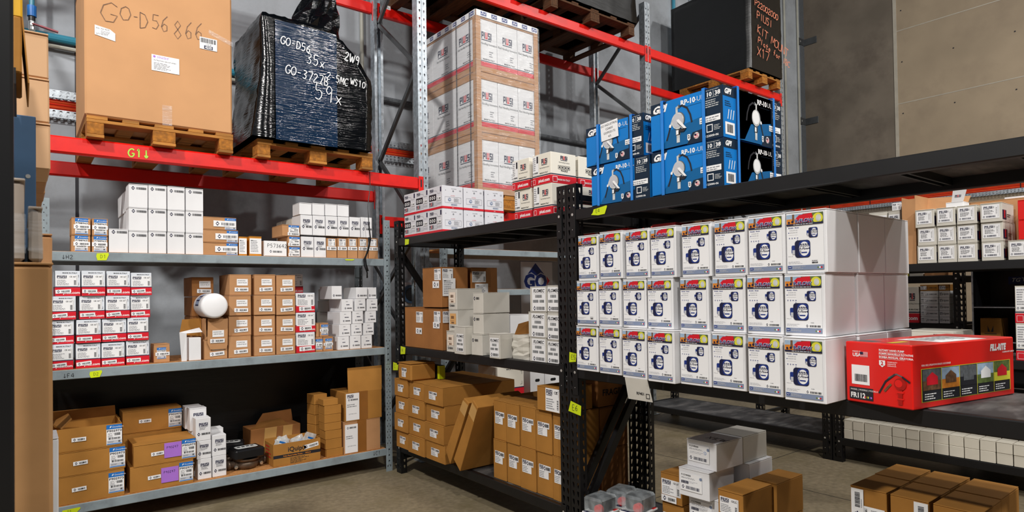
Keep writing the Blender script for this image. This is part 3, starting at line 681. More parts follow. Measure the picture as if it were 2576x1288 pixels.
# fluorescent tape tags
def tag_y(u0, v0, u1, v1, txt, label, yf=G0 + .003, shape=None):
    a = at(u0, v1, 'Y', yf - .0012); c = at(u1, v0, 'Y', yf - .0012); w, h = c.x - a.x, c.z - a.z
    m = MB(); F = Fr((a.x, yf - .0012, a.z), (1, 0, 0), (0, 0, 1)); sh = shape or [(.1, 0), (.8, .04), (1, .75), (.95, 1), (.05, .9), (0, .5)]
    m.pl(F, [(x * w, y * h) for x, y in sh], LIME, 0); hand(m, F, txt, w * .3, h * .3, h * .42, h * .03, INK, 1)
    thing(m.build('tape_tag', solid=.0004), label, 'tag', 'fluorescent shelf tags')
tag_y(242, 636, 274, 655, 'D1', 'lime tape tag marked D1 on the top grey beam under white cartons')
tag_y(225, 931, 257, 951, 'D2', 'lime tape tag marked D2 on the middle grey beam')
tag_y(155, 1275, 203, 1296, 'D3', 'lime tape tag on the bottom grey beam, cut by the photo edge')
tag_y(868, 652, 892, 655, '', 'thin lime tape scrap on top grey beam near the hanging cable')

# ------------------------------------------------------------------ red pallet rack
RY, RB = 5.10, 6.00
KEY = [[(.0075, .004), (.0068, .011), (0, .015), (-.0068, .011), (-.0075, .004), (-.004, -.006), (0, -.016), (.004, -.006)]]
rr = empty('pallet_rack', (3.0, RY, 0)); thing(rr, 'tall galvanised pallet rack with red beams standing along the back wall', 'pallet rack')
frames = (-0.36, 2.968, 6.235, 9.487)
for xc in frames:
    for yy, q in ((RY, -1), (RB, 1)):
        t = MB(); yp = yy - RY + (0 if q < 0 else .088); F = Fr((xc - .049 - 3.0, yp, 0), (1, 0, 0), (0, 0, 1))
        perforated(t, F, .098, 5.2, [.026, .072], .075, KEY, GALV, .05)
        for xx in (xc - .049, xc + .049):
            t.poly([Vector((xx - 3, yy - RY, 0)), Vector((xx - 3, yy - RY + .09, 0)), Vector((xx - 3, yy - RY + .09, 5.2)), Vector((xx - 3, yy - RY, 5.2))], GALV)
        if q > 0:
            for xx in (xc - .049, xc + .021): t.rect(Fr((xx - 3, yy - RY, 0), (1, 0, 0), (0, 0, 1)), 0, 0, .028, 5.2, GALV, 0)
        t.rect(Fr((xc - 3 - .004, yp - .005 * q * -1, 0), (1, 0, 0), (0, 0, 1)), 0, 0, .008, 5.2, GALV, 0)
        t.build('upright', rr, solid=.0022)
        f = MB(); f.box((xc - 3 - .08, yy - RY - .03, 0), (xc - 3 + .08, yy - RY + .11, .008), GALV); f.build('foot_plate', rr)
    zz = [.25, .95, 1.55, 2.2, 2.95, 3.72, 4.4, 5.1]
    for k in range(len(zz) - 1):
        t = MB(); a, c = ((.08, .9) if k % 2 else (.9, .08)); t.bar((xc - 3, a, zz[k]), (xc - 3, c, zz[k + 1]), .04, .028, BRACE_S, up=(1, 0, 0)); t.build('brace', rr)
BEAMS = [(0, 2.525, 2.64), (0, 4.515, 4.635), (1, 2.268, 2.383), (1, 4.515, 4.635), (2, 2.268, 2.383), (2, 4.515, 4.635)]
for bay, z0, z1 in BEAMS:
    for yy, q in ((RY, -1), (RB + .09, 1)):
        t = MB(); xa, xb = frames[bay] + .051 - 3, frames[bay + 1] - .051 - 3; ya, yb_ = (yy - RY - .002, yy - RY + .05) if q < 0 else (yy - RY - .055, yy - RY + .0)
        t.box((xa, ya, z0), (xb, yb_, z1), RED_S, .012); t.box((xa, ya + .002, z0 + .03), (xb, yb_ - .002, z0 + .034), RED_S)
        bm = t.build('beam', rr)
        for xx, wd in ((xa - .045, .05), (xb - .005, .05)):
            t = MB(); t.box((xx, ya - .006, z0 - .075), (xx + wd, ya + .004, z1 + .01), RED_S, .002)
            t.rect(Fr((xx, ya - .006, z0 - .075), (1, 0, 0), (0, 0, 1)), wd * .35, .1, wd * .65, .17, INK, 1); t.build('beam_connector', bm)
m = MB(); p = at(322, 393, 'Y', RY - .003); F = Fr((p.x - 3.0, -.0035, p.z), (1, 0, 0), (0, 0, 1)); hand(m, F, 'G1v', 0, 0, .055, .009, GREENMARK, 1); m.build('beam_marking', rr)
m = MB(); p = at(962, 28, 'Y', RB); F = Fr((p.x - 3.0, .833, p.z), (1, 0, 0), (0, 0, 1)); m.rect(F, 0, 0, .06, .04, PAPER, 1); m.lines(F, .004, .004, .05, .032, 3, GREYINK, 2); m.build('load_label', rr)

# ------------------------------------------------------------------ black boltless shelving
BXF, BXB = 2.585, 3.26
WEDGE = [[(.0085, .006), (.0085, .016), (.002, .016), (-.0075, .016), (-.0065, .006), (-.002, -.008), (.0035, -.018), (.0075, -.012)]]
def black_post(parent, x, y0, y1, h, front=True, inner=1):
    t = MB(); w = y1 - y0
    F = Fr((x, y1, 0), (0, -1, 0), (0, 0, 1)) if front else Fr((x, y0, 0), (0, 1, 0), (0, 0, 1))
    perforated(t, F, w, h, [w * .27, w * .73], .05, WEDGE, BLACK_S, .03)
    q = 1 if front else -1
    for yy in (y0, y1):
        S = Fr((x, yy, 0), (q, 0, 0), (0, 0, 1)); perforated(t, S, .055, h, [.03], .05, WEDGE, BLACK_S, .03)
    return t.build('upright', parent, solid=.002)
def boltless(name, xf, xb, y0, y1, h, decks, label, pw=.082, mid=True, diag=True):
    r = empty(name, ((xf + xb) / 2, (y0 + y1) / 2, 0)); thing(r, label, 'shelving unit', 'black boltless shelving')
    ox, oy = r.location.x, r.location.y
    A, B, C, D = xf - ox, xb - ox, y0 - oy, y1 - oy
    for ya in (C, D - pw):
        black_post(r, A, ya, ya + pw, h, True); black_post(r, B, ya, ya + pw, h, False)
    for z in decks:
        for xx, q in ((A, 1), (B, -1)):
            t = MB(); a, c = sorted((xx - q * .004, xx + q * .038)); t.box((a, C + pw * .5, z - .065), (c, D - pw * .5, z - .001), BLACK_S, .004); bm = t.build('beam', r)
            for yy in (C + pw * .42, D - pw * .42 - .045):
                t = MB(); e = sorted((xx - q * .008, xx - q * .003)); t.box((e[0], yy, z - .165), (e[1], yy + .045, z + .012), BLACK_S, .002)
                f = Fr((xx - q * .008, yy + .022, z - .03), (0, -q, 0), (0, 0, 1)); t.disc(f, 0, 0, .0085, BOLT, 2, n=12); t.disc(f, 0, -.09, .003, BOLT, 2, n=8); t.build('beam_connector', bm)
        for yy in (C, D - .03):
            t = MB(); t.box((A + .05, yy + .002, z - .065), (B - .05, yy + .028, z - .01), BLACK_S); t.build('side_beam', r)
        n = 6
        t = MB(); t.box((A + .03, C + .09, z - .012), (B - .03, D - .09, z), DUSTY, .001); t.build('shelf_panel', r)
        for k in range(n):
            yy = C + .25 + (D - C - .5) * k / (n - 1); t = MB(); t.box((A + .04, yy - .022, z - .045), (B - .04, yy - .012, z - .0125), BLACK_S); t.box((A + .04, yy + .012, z - .045), (B - .04, yy + .022, z - .0125), BLACK_S); t.build('crossbar', r)
    for yy in ((C + pw * .5, 1), (D - pw * .5, -1)):
        for z0, z1, s in (((.22, 1.02, 1), (1.1, 1.9, -1)) if diag else ()):
            t = MB(); xa, xb_ = (A + .05, B - .04); xa, xb_ = (xa, xb_) if s > 0 else (xb_, xa)
            t.bar((xa, yy[0], z0), (xb_, yy[0], z1), .034, .05, BLACK_S, up=(1, 0, 1)); t.build('brace', r)
        for z in (.12, 1.02, 2.1):
            if z < h: t = MB(); t.box((A + .05, yy[0] - .015, z), (B - .05, yy[0] + .015, z + .035), BLACK_S); t.build('tie_bar', r)
    return r
ZT, ZM, ZB = 2.04, 1.105, 0.252
bay_a = boltless('boltless_shelving', BXF, BXB, 2.756, 4.965, 2.195, (ZB, ZM, ZT), 'black boltless shelving bay meeting the grey shelving at the corner')
bay_b = boltless('boltless_shelving', BXF, BXB, 0.35, 2.752, 2.195, (.175, ZM, ZT), 'black boltless shelving bay holding the white meter cartons')
CXF = 5.75
row_a = boltless('boltless_shelving', CXF, CXF + .68, 2.69, 4.95, .55, (.225,), 'low empty black shelf unit in the next aisle', diag=False)
row_b = boltless('boltless_shelving', CXF, CXF + .68, .15, 2.68, 1.85, (.215, 1.0, 1.74), 'black shelving unit in the next aisle with grey cartons on top', diag=False)
def tag_x(u0, v0, u1, v1, txt, label, xf=BXF - .006, shape=None):
    a = at(u0, v1, 'X', xf - .001); c = at(u1, v0, 'X', xf - .001); w, h = a.y - c.y, c.z - a.z
    m = MB(); F = Fr((xf - .001, a.y, a.z), (0, -1, 0), (0, 0, 1)); sh = shape or [(.05, 0), (.9, .1), (1, .9), (.1, 1)]
    m.pl(F, [(x * w, y * h) for x, y in sh], LIME, 0); hand(m, F, txt, w * .3, h * .32, h * .4, h * .035, INK, 1)
    thing(m.build('tape_tag', solid=.0004), label, 'tag', 'fluorescent shelf tags')
tag_x(1487, 516, 1527, 544, 'E4', 'lime tape tag marked E4 on the black top beam under blue cartons', shape=[(0, .15), (.45, 0), (.85, .05), (1, .85), (.97, 1), (.17, .75), (.1, .35)])
tag_x(1431, 887, 1450, 911, 'E5', 'lime tape tag marked E5 on the black double upright')
tag_x(1430, 1013, 1462, 1040, 'E6', 'lime tape tag marked E6 low on the black double upright', shape=[(0, .2), (.95, 0), (1, .75), (.2, 1)])
tag_x(1018, 600, 1029, 617, '', 'lime tape tag on the top black beam under the digital flow meter cartons')
tag_x(1007, 872, 1020, 891, 'A', 'lime tape tag on the middle black beam near the corner')
tag_x(988, 913, 1002, 931, 'C', 'lime tape tag on the far black upright beside the single top carton')

# ------------------------------------------------------------------ top grey shelf
YS = 5.062
def blue_small(n): return [('don', .52, .53, .072, .115, 0, 'F', n), ('bar', .62, .47, .092, .028)]
G = 'small brown filter cartons on the top grey shelf'
for u0, u1, tops, side in ((179, 228.5, (590, 546), 'left'), (230.5, 272, (592, 549), 'right')):
    z = ZH
    for i, vt in enumerate(tops):
        _, z = pbox('Y', YS, u0, u1, z, vt, d=.19, mat=KRAFT, flaps=True, st=blue_small('P788963'), group=G, rj=.6,
                    label='small brown carton, %s and %s of the four at left on the top grey shelf' % (side, ('lower', 'upper')[i]))
G = 'plain white cartons stacked on the top grey shelf'
wst = lambda: [('bare', random.uniform(.48, .6), random.uniform(.8, .87), .105, .032)]
pbox('Y', YS, 273.5, 323.5, ZH, 574.5, d=.16, mat=WHITE_C, flaps=True, st=wst(), group=G, label='single white carton standing alone left of the tall white block on top grey shelf')
cols = ((323.5, 372.5, (580, 521, 461.5)), (373.5, 419.5, (581, 524, 465)), (421, 465.5, (583, 527, 468)), (467, 512, (585, 529, 473)))
for ci, (u0, u1, tops) in enumerate(cols):
    z = ZH
    for i, vt in enumerate(tops):
        _, z = pbox('Y', YS, u0, u1, z, vt, d=.155, mat=WHITE_C, flaps=True, st=wst(), group=G, rj=.8,
                    label='plain white barcoded carton, %s column and %s row of the tall white block' % (ORD[ci], ('bottom', 'middle', 'top')[i]))
xr = at(323.5, 520, 'Y', YS).x
for k in range(3):
    for i in range(3):
        hh = (at(323.5, 461.5, 'Y', YS).z - ZH) / 3 - .008 - .001 * k
        o = carton('carton', .135, .15, hh, WHITE_C, True); o.location = (xr + .072 + random.uniform(-.004, .004), YS + .24 + .157 * k, ZH + .0005 + i * (hh + .002)); o.rotation_euler = (0, 0, math.radians(random.uniform(-1, 1)))
        thing(o, 'plain white carton %s behind the first column of the tall white block, %s row' % (('directly', 'second', 'third')[k], ('bottom', 'middle', 'top')[i]), 'carton', G)
        stick(o, faces(.135, .15, hh)['F'], .07, .155, .1, .03, 'bare')
G = 'long flat brown cartons on the top grey shelf'
for i, (u0, u1, vt) in enumerate(((510.5, 599, 608.5), (509.5, 599.5, 576), (511, 595, 544))):
    z = ZH if i == 0 else z
    _, z = pbox('Y', YS, u0, u1, z, vt, d=.24, mat=KRAFT, flaps=True, group=G, st=[('don', .86, .5, .08, .105, 0, 'F', 'P551808'), ('bar', .8, .48, .16, .045)], label='long flat brown carton, %s of three right of the tall white block' % ('bottom', 'middle', 'top')[i])
G = 'orange filter cartons'
for u0, u1, vt, w_ in ((601, 622, 595, 'left'), (627.5, 659, 594, 'right')):
    pbox('Y', YS, u0, u1, ZH, vt, d=.15, mat=ORANGE_C, flaps=True, group=G, st=[('doc', .5, .5, .16, .12)], label='small orange carton with pale label, %s of the orange pair on top grey shelf' % w_, rj=2)
pbox('Y', YS, 663.5, 722, ZH, 605, d=.2, mat=WHITE_C, flaps=False, st=[('mark', .5, .5, .2, .13, 0, 'F', 'P573642')], label='wide white carton hand-marked P573642 on top grey shelf')
G = 'small brown cartons beside white logo cartons'
z = ZH
for i, (u0, u1, vt) in enumerate(((724.5, 755, 620), (724, 755, 594), (709.5, 754, 564))):
    _, z = pbox('Y', YS, u0, u1, z, vt, d=.26, mat=KRAFT, flaps=True, group=G, st=[('don', .56 if i < 2 else .66, .6, .085, .075, 0, 'F', 'P566037'), ('bar', .56 if i < 2 else .66, .2, .095, .025)], label='small brown carton, %s of three left of the white logo cartons on top grey shelf' % ('bottom', 'middle', 'top')[i])
G = 'white logo cartons on the top grey shelf'
def bigp(b, F, w, h, y=.62):
    b.piusi(F, w * .22, h * y, w * .56, h * .17, NAVY); b.lines(F, w * .26, h * (y - .14), w * .48, h * .12, 3, GREYINK)
def art_p(b, f, w, d, h): bigp(b, f['F'], w, h)
pst = lambda: [('bare', .5, .42, .115, .034)]
zc = {}
for i, (u0, u1, vt) in enumerate(((757, 789.5, 594.5), (790.5, 820.5, 596))):
    _, zc[i] = pbox('Y', YS, u0, u1, ZH, vt, d=.2, mat=WHITE_C, art=art_p, st=pst(), group=G, label='white logo carton, %s in the bottom row beside upright brown cartons' % ('left', 'right')[i], rj=.5)
for i, (u0, u1) in enumerate(((821.5, 847.5), (848.5, 873.5), (874.5, 899.5), (900.5, 926), (927, 951))):
    _, zb_ = pbox('Y', YS, u0, u1, ZH, 598.5, d=.2, mat=KRAFT, flaps=True, st=[('ship', .5, .78, .06, .06), ('bar', .5, .48, .085, .03)], group='upright brown cartons under the white logo cartons', label='narrow upright brown carton, %s from left in the row under the white logo cartons' % ORD[i], rj=.6)
zt_ = max(zc[0], zc[1], zb_) + .001
for i, (u0, u1, vt) in enumerate(((755.5, 786, 540), (786.8, 818, 541.5), (819, 849, 543), (850, 878.5, 544.5), (879.5, 907, 545.5), (908, 936, 546))):
    _, zz_ = pbox('Y', YS, u0, u1, zt_, vt, d=.2, mat=WHITE_C, art=art_p, st=pst(), group=G, label='white logo carton, %s from left in the row of six on top grey shelf' % ORD[i], rj=.5)
    zc[i] = zz_
for i, (u0, u1, vt) in enumerate(((753, 784.5, 509), (785.5, 816.5, 510.5), (818, 848, 512), (849, 878, 514))):
    pbox('Y', YS + .002, u0, u1, zc[i] + .002, vt, d=.17, mat=WHITE_C, flaps=True, group='plain white cartons lying on the white logo cartons', label='plain white carton lying on top of the logo cartons, %s from left' % ORD[i], rj=.5)
xr = at(757, 580, 'Y', YS).x
for k in range(3):
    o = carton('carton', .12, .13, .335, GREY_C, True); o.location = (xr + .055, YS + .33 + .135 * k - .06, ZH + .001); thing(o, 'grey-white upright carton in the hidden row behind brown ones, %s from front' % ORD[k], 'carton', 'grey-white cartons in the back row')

# black cable bundle hanging from the red beam
t = MB(); pts = []
for u, v, yy in ((930, 432, RY - .02), (931, 470, RY - .03), (925, 520, G0 - .02), (928, 560, G0 - .035), (931, 600, G0 - .04), (927, 630, G0 - .03), (917, 652, G0 - .02), (917, 668, G0 - .02), (923, 685, G0 - .02), (925, 698, G0 - .02)):
    pts.append(at(u, v, 'Y', yy))
t.tube(pts, .0035, BLK, 6); t.tube([p + Vector((.006 * math.sin(i * 1.7), .004, -.005)) for i, p in enumerate(pts[3:])], .006, BLK, 6); t.tube([p + Vector((-.012 * math.cos(i), -.005, .01)) for i, p in enumerate(pts[4:9])], .007, BLK, 6)
r_ = t.build('hanging_cable', smooth=True); thing(r_, 'thin black cable bundle hanging from the red beam over the top grey beam', 'cable')

# ------------------------------------------------------------------ middle grey shelf
def art_red(b, f, w, d, h):
    for k, fw in (('F', w), ('L', d), ('R', d)):
        F = f[k]; b.rect(F, 0, .001, fw, h * .345, RED); b.rect(F, 0, h * .345, fw, h * .375, NAVY, 1)
    F = f['F']; b.text(F, 'MADE IN ITALY', w * .58, h * .9, h * .04, INK, 1, 'c', .02, 1.2); b.text(F, 'piusi.com', w * .97, h * .09, h * .1, WHITE_I, 2, 'r', .02)
    b.rect(F, w * .86, h * .83, w * .93, h * .84, INK, 1); b.rect(F, w * .92, h * .74, w * .93, h * .84, INK, 1); b.rect(F, w * .86, h * .44, w * .93, h * .45, INK, 1); b.rect(F, w * .92, h * .44, w * .93, h * .54, INK, 1)
RW = M('cool_white_board', 'D9DEE6', .5, var=.02, scale=4, spec=.3)
G = 'red and white logo cartons on the middle grey shelf'
rst = lambda: [('ship', .46, .62, .12, .075, 0), ('bar', .32, .19, .084, .025, random.uniform(-1, 6))]
rows = (((126, 185, 868), (190, 253.5, 866), (254.5, 314, 864), (316.5, 376, 858)),
        ((124, 187, 807), (191, 254.5, 805.5), (256, 319, 803.5), (320, 374.5, 800)),
        ((128, 192, 746), (199, 264, 745), (265.5, 327, 745), (327.8, 378, 745)),
        ((137, 203, 681), (205, 266, 681), (267, 328, 682), (328.8, 382, 686)))
zz = [ZD] * 4
for ri, row in enumerate(rows):
    base = max(zz) if ri else ZD
    nz = []
    for ci, (u0, u1, vt) in enumerate(row):
        o, z = pbox('Y', 5.05 + .012 * ((ri + ci) % 2) + .004 * ci, u0, u1, zz[ci], vt, d=.21, mat=RW, art=art_red, st=rst(), group=G, gap=.0015, rj=.5, label='red and white logo carton, %s row, %s column, left block of middle grey shelf' % (('bottom', 'second', 'third', 'top')[ri], ORD[ci]))
        nz.append(z)
    m_ = max(nz); zz = [max(z, m_ - .004) for z in nz]
    zz = [m_] * 4
pbox('Y', 5.085, 386, 427, ZD, 866, d=.13, mat=KRAFT, flaps=True, st=[('don', .47, .5, .058, .08, 0, 'F', 'P777868'), ('bar', .6, .46, .09, .024)], label='lone small brown carton between red-white block and torn white carton', rj=2, group=None)
# torn white open carton
o, _ = pbox('Y', 5.05, 475, 506.5, ZD, 850, d=.1, mat=WHITE_C, label='small torn white carton, open and leaning, beside brown carton stack', rj=0)
t = MB(); t.poly([(-.09, -.05, 0), (-.056, -.05, 0), (-.056, -.05, .2), (-.105, -.062, .21)], WHITE_C); t.poly([(-.105, -.06, .21), (-.056, -.05, .2), (.05, -.048, .205), (.045, .03, .235)], WHITE_C); t.build('torn_flap', o, solid=.0015)
G = 'brown filter cartons stacked on the middle grey shelf'
hst = lambda a=.62, c=.58: [('txt', c, a, .08, .05, 0, 'F', ('KS20957500', 'CNDEN 40T MSB_NOT')), ('bar', c - .04, .27, .1, .03, random.uniform(-3, 4))]
YB = 5.045
colsb = (((514, 572.5), (854, None), 4), ((574.5, 632.5), (846, 795, 743, 690)), ((639, 693), (845, 793, 742, 690)), ((695, 743.5), (843, 793, 742, 692)))
_, z = pbox('Y', YB, 514, 572.5, ZD, 855, d=.19, mat=KRAFT, flaps=True, st=hst(), group=G, label='brown carton in the bottom row right of the torn white carton')
zopen = z
for ci, ((u0, u1), tops) in enumerate(colsb[1:]):
    z = ZD
    for ri, vt in enumerate(tops):
        _, z = pbox('Y', YB + .01 * (ri % 2), u0 + (2 if ri > 1 and ci == 0 else 0), u1, z, vt, d=.31, mat=KRAFT, flaps=True, st=hst(), group=G, gap=.0015, rj=.5, label='brown filter carton, %s column of three, %s row of the tall brown stack' % (('left', 'middle', 'right')[ci], ('bottom', 'second', 'third', 'top')[ri]))
# open brown carton with drooping front flap and the white canister on it
x0, x1 = at(517, 830, 'Y', YB).x, at(572, 830, 'Y', YB).x
hh = at(530, 801, 'Y', YB).z - zopen; w = x1 - x0
o = carton('carton', w, .19, .02, KRAFT); o.location = ((x0 + x1) / 2, YB + .095, zopen)
thing(o, 'opened brown carton with drooping front flap under the white filter canister', 'carton', G)
t = MB()
for a, c in (((-w / 2, -.095, .02), (-w / 2 + .004, .095, hh)), ((w / 2 - .004, -.095, .02), (w / 2, .095, hh)), ((-w / 2, .091, .02), (w / 2, .095, hh)), ((-w / 2, .0, hh - .004), (w / 2, .095, hh))): t.box(a, c, KRAFT)
t.build('carton_wall', o)
t = MB(); F = Fr((-w / 2 + .01, -.103, -.075), (1, 0, 0), (0, -.08, .997)); ww = w - .012
t.pl(F, [(.02, 0), (ww - .01, 0), (ww, .03), (ww, hh + .07), (0, hh + .075), (0, .05)], KRAFT, 0); fl = t.build('flap', o, solid=.004); stick(fl, F.sub(0, 0, 0, .003), ww * .52, hh * .5 + .04, .08, .05, 'txt', arg=('KS20957500', 'CNDEN 40T MSB_NOT')); stick(fl, F.sub(0, 0, 0, .003), ww * .48, hh * .22 + .03, .1, .03, 'bar')
t = MB(); t.poly([(-w / 2 - .003, .03, .02), (-w / 2 - .003, .03, hh), (-w / 2 - .13, .04, hh - .005), (-w / 2 - .15, .04, .04)], KRAFT_D); t.build('side_flap', o, solid=.004)
cz = zopen + hh
cx_ = at(541, 782, 'Y', 4.955).x; rad = .092
c = empty('filter_canister', (cx_, 4.955, cz + rad + .002)); thing(c, 'white spin-on filter canister lying on the opened brown carton', 'filter')
t = MB(); ring = []
pr = ((0, .0), (0, .075), (.006, .086), (.016, .092), (.04, .092), (.26, .092), (.27, .086), (.275, .07), (.275, 0))
n = 32
vs = [(rr_ * math.cos(2 * PI * k / n), y, rr_ * math.sin(2 * PI * k / n)) for y, rr_ in pr for k in range(n)]
fs = [(i * n + k, i * n + (k + 1) % n, (i + 1) * n + (k + 1) % n, (i + 1) * n + k) for i in range(len(pr) - 1) for k in range(n)]
CANW = M('glossy_white_enamel', 'F0F0F2', .25, var=.01, spec=.5); t.mesh(vs, fs, CANW); body = t.build('canister_body', c, smooth=True)
t = MB()
for k in range(9):
    a0, a1 = PI + .0 - k * .13, PI + .0 - (k + 1) * .13
    t.poly([(.0926 * math.cos(a0), .1, .0926 * math.sin(a0)), (.0926 * math.cos(a1), .1, .0926 * math.sin(a1)), (.0926 * math.cos(a1), .2, .0926 * math.sin(a1)), (.0926 * math.cos(a0), .2, .0926 * math.sin(a0))], STEEL_I if k % 3 else NAVY)
t.build('printed_label', c)
# set-back brown stack behind the canister
z = ZD
for i, vt in enumerate((852, 796, 746, 697)):
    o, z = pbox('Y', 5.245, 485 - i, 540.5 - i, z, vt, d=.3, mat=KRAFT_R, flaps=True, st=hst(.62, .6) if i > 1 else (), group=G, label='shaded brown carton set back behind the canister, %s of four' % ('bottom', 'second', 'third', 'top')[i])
z = ZD
G = 'red and white logo cartons between brown and white stacks'
for i, (u0, u1, vt) in enumerate(((745, 792.5, 837), (744.5, 793.5, 787), (744.5, 792, 737))):
    _, z = pbox('Y', YB + .002, u0, u1, z, vt, d=.3, mat=RW, art=art_red, st=[('ship', .5, .64, .15, .1), ('bar', .48, .2, .1, .035, 2)], group=G, label='red and white logo carton, %s of three between brown and white stacks' % ('bottom', 'middle', 'top')[i])
z3 = z
z = ZD
o, _ = pbox('Y', 5.36, 722, 762.5, z3 - .004, 689, d=.22, mat=RW, art=art_red, st=[('ship', .5, .64, .13, .09)], group=G, label='red and white logo carton peeking over the brown stack, set back')
base = carton('carton', .19, .22, z3 - .006 - ZD, RW); base.location = (o.location.x, o.location.y, ZD + .0005); thing(base, 'plain white carton hidden under the set-back red and white carton', 'carton')
G = 'small brown cartons beside the long white cartons'
bs = lambda: [('don', .55, .5, .058, .085, 0, 'F', 'P778336'), ('bar', .6, .47, .08, .022)]
z = ZD
_, za = pbox('Y', 5.055, 793.8, 812.4, ZD, 848, d=.12, mat=KRAFT, flaps=True, st=bs(), group=G, label='small brown carton, lower left of four beside long white cartons')
_, zb_ = pbox('Y', 5.055, 813, 838.3, ZD, 847, d=.12, mat=KRAFT, flaps=True, st=bs(), group=G, label='small brown carton, lower right of four beside long white cartons')
zq = max(za, zb_)
pbox('Y', 5.06, 794.5, 803, zq, 813, d=.12, mat=KRAFT, flaps=True, st=(), group=G, label='small brown carton, upper left of four beside long white cartons')
pbox('Y', 5.06, 804, 826.6, zq, 813, d=.12, mat=KRAFT, flaps=True, st=bs(), group=G, label='small brown carton, upper right of four beside long white cartons')
G = 'long white cartons on the middle grey shelf'
fst = lambda: [('blank', .52, .42, .12, .13)]
lw = (((849.5, 879.2), (847.6, 817, 785, 753), (0, 3.3, 5.6, 10)), ((880.3, 908.2), (845, 815.5, 783, 752), (0, 3, 6, 12)), ((909.2, 936.5), (844, 812.7, 783, 752), (0, 5, 10.5, 14)))
ztop = {}
for ci, ((u0, u1), tops, sh) in enumerate(lw):
    z = ZD
    for ri, vt in enumerate(tops):
        o, z = pbox('Y', 5.055, u0 + sh[ri], u1 + sh[ri] - .3, z, vt, d=.28, mat=WHITE_C, st=(), group=G, gap=.001, rj=.3, label='long white carton, %s column and %s row of the white stack by the grey upright' % (('left', 'middle', 'right')[ci], ('bottom', 'second', 'third', 'fourth')[ri]))
        w = o.dimensions.x; h = o.dimensions.z
        b_ = faces(.1, .28, .1)['F']; stick(o, Fr((-w / 2, -.14, 0), (1, 0, 0), (0, 0, 1)), w * .53, h * .28, .07, .02, 'bare')
        tm = MB(); tm.lines(Fr((-w / 2, -.14, 0), (1, 0, 0), (0, 0, 1)), w * .4, h * .5, w * .4, h * .14, 1, NAVY, 1); tm.lines(Fr((-w / 2, -.14, 0), (1, 0, 0), (0, 0, 1)), w * .35, h * .78, w * .25, h * .08, 1, GREYINK, 1); tm.build('part_number', o)
    ztop[ci] = z
for ci, (u0, u1, vt, yf) in enumerate(((835, 861, 719.5, 5.07), (896.5, 925, 723, 5.055), (925.6, 947.5, 723, 5.07))):
    pbox('Y', yf, u0, u1, max(ztop.values()), vt, d=.28, mat=WHITE_C, st=[('bare', .52, .28, .1, .026)], group=G, rj=.8, label='long white carton lying on top of the white stack, %s of three' % ('left', 'middle', 'right')[ci])
xl = at(852, 800, 'Y', 5.055).x
for ri in range(5):
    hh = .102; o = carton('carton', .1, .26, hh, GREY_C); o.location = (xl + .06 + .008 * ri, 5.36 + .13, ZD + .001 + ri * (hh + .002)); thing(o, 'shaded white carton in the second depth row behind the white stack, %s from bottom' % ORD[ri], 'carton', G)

# ------------------------------------------------------------------ bottom grey shelf
dn = [('don', .885, .52, .09, .135), ('bar', .37, .5, .08, .026, 2)]
G = 'large brown filter cartons on the bottom grey shelf'
z = ZC
z0s = []
for i, (u0, u1, vt) in enumerate(((128, 314, 1206), (131, 316, 1144))):
    o, z = pbox('Y', 5.05, u0, u1, z, vt, d=.36, mat=KRAFT_D, flaps=True, st=dn, group=G, label='large brown filter carton, %s of the three at the left of bottom grey shelf' % ('bottom', 'middle')[i])
# open top carton
x0, x1 = at(131, 1080, 'Y', 5.05).x, at(306.5, 1080, 'Y', 5.05).x; w = x1 - x0; hh = at(307, 1063, 'Y', 5.05).z - z
o = carton('carton', w, .36, .012, KRAFT_D); o.location = ((x0 + x1) / 2, 5.05 + .18, z); thing(o, 'open-topped brown filter carton crowning the left stack of bottom grey shelf', 'carton', G)
t = MB(); t.box((-w / 2, -.18, .01), (w / 2, -.176, hh), KRAFT_D); t.box((-w / 2, .176, .01), (w / 2, .18, hh), KRAFT_D); t.box((-w / 2, -.176, .01), (-w / 2 + .004, .176, hh), KRAFT_D); t.box((w / 2 - .004, -.176, .01), (w / 2, .176, hh), KRAFT_D); wl = t.build('carton_wall', o)
for s in dn: stick(o, faces(w, .362, hh)['F'], s[1] * w, s[2] * hh, s[3], s[4], s[0])
t = MB(); t.poly([(-w / 2, .178, hh), (w / 2, .178, hh), (w / 2 - .01, .12, hh + .08), (-w / 2 + .01, .12, hh + .08)], KRAFT_IN); t.poly([(-w / 2 + .05, -.17, hh + .0), (-w / 2 + .11, -.1, hh + .05), (-w / 2 + .1, .1, hh + .06), (-w / 2, .15, hh)], KRAFT_IN); t.build('flap', o, solid=.004)
o2 = carton('carton', w, .2, .33 + .14, KRAFT_D); o2.location = ((x0 + x1) / 2 + .03, 5.05 + .37 + .1, ZC + .001); thing(o2, 'brown filter carton in the dark behind the open-topped carton', 'carton', G); stick(o2, faces(w, .2, .47)['F'], w * .86, .38, .115, .14, 'don')
z = ZC
for i, (u0, u1, vt) in enumerate(((327, 487, 1179), (335, 493, 1122))):
    o, z = pbox('Y', 5.05, u0, u1, z, vt, d=.3, mat=KRAFT_D, flaps=True, st=dn, group=G, rj=1.0, label='large brown filter carton with purple note, %s of the pair on bottom grey shelf' % ('lower', 'upper')[i])
    w = at(u1, vt, 'Y', 5.05).x - at(u0, vt, 'Y', 5.05).x; F = faces(w, .3, .15)['F']
    t = MB(); t.rect(F.sub(0, 0, 0, .004), w * .615 - .055, .035, w * .615 + .055, .14, PURP, 0); hand(t, F.sub(0, 0, 0, .004), 'P90297', w * .615 - .04, .1, .015, .0015, NAVY, 1); nt_ = t.build('sticky_note', o, solid=.0004); nt_['label'] = 'purple handwritten sticky note'
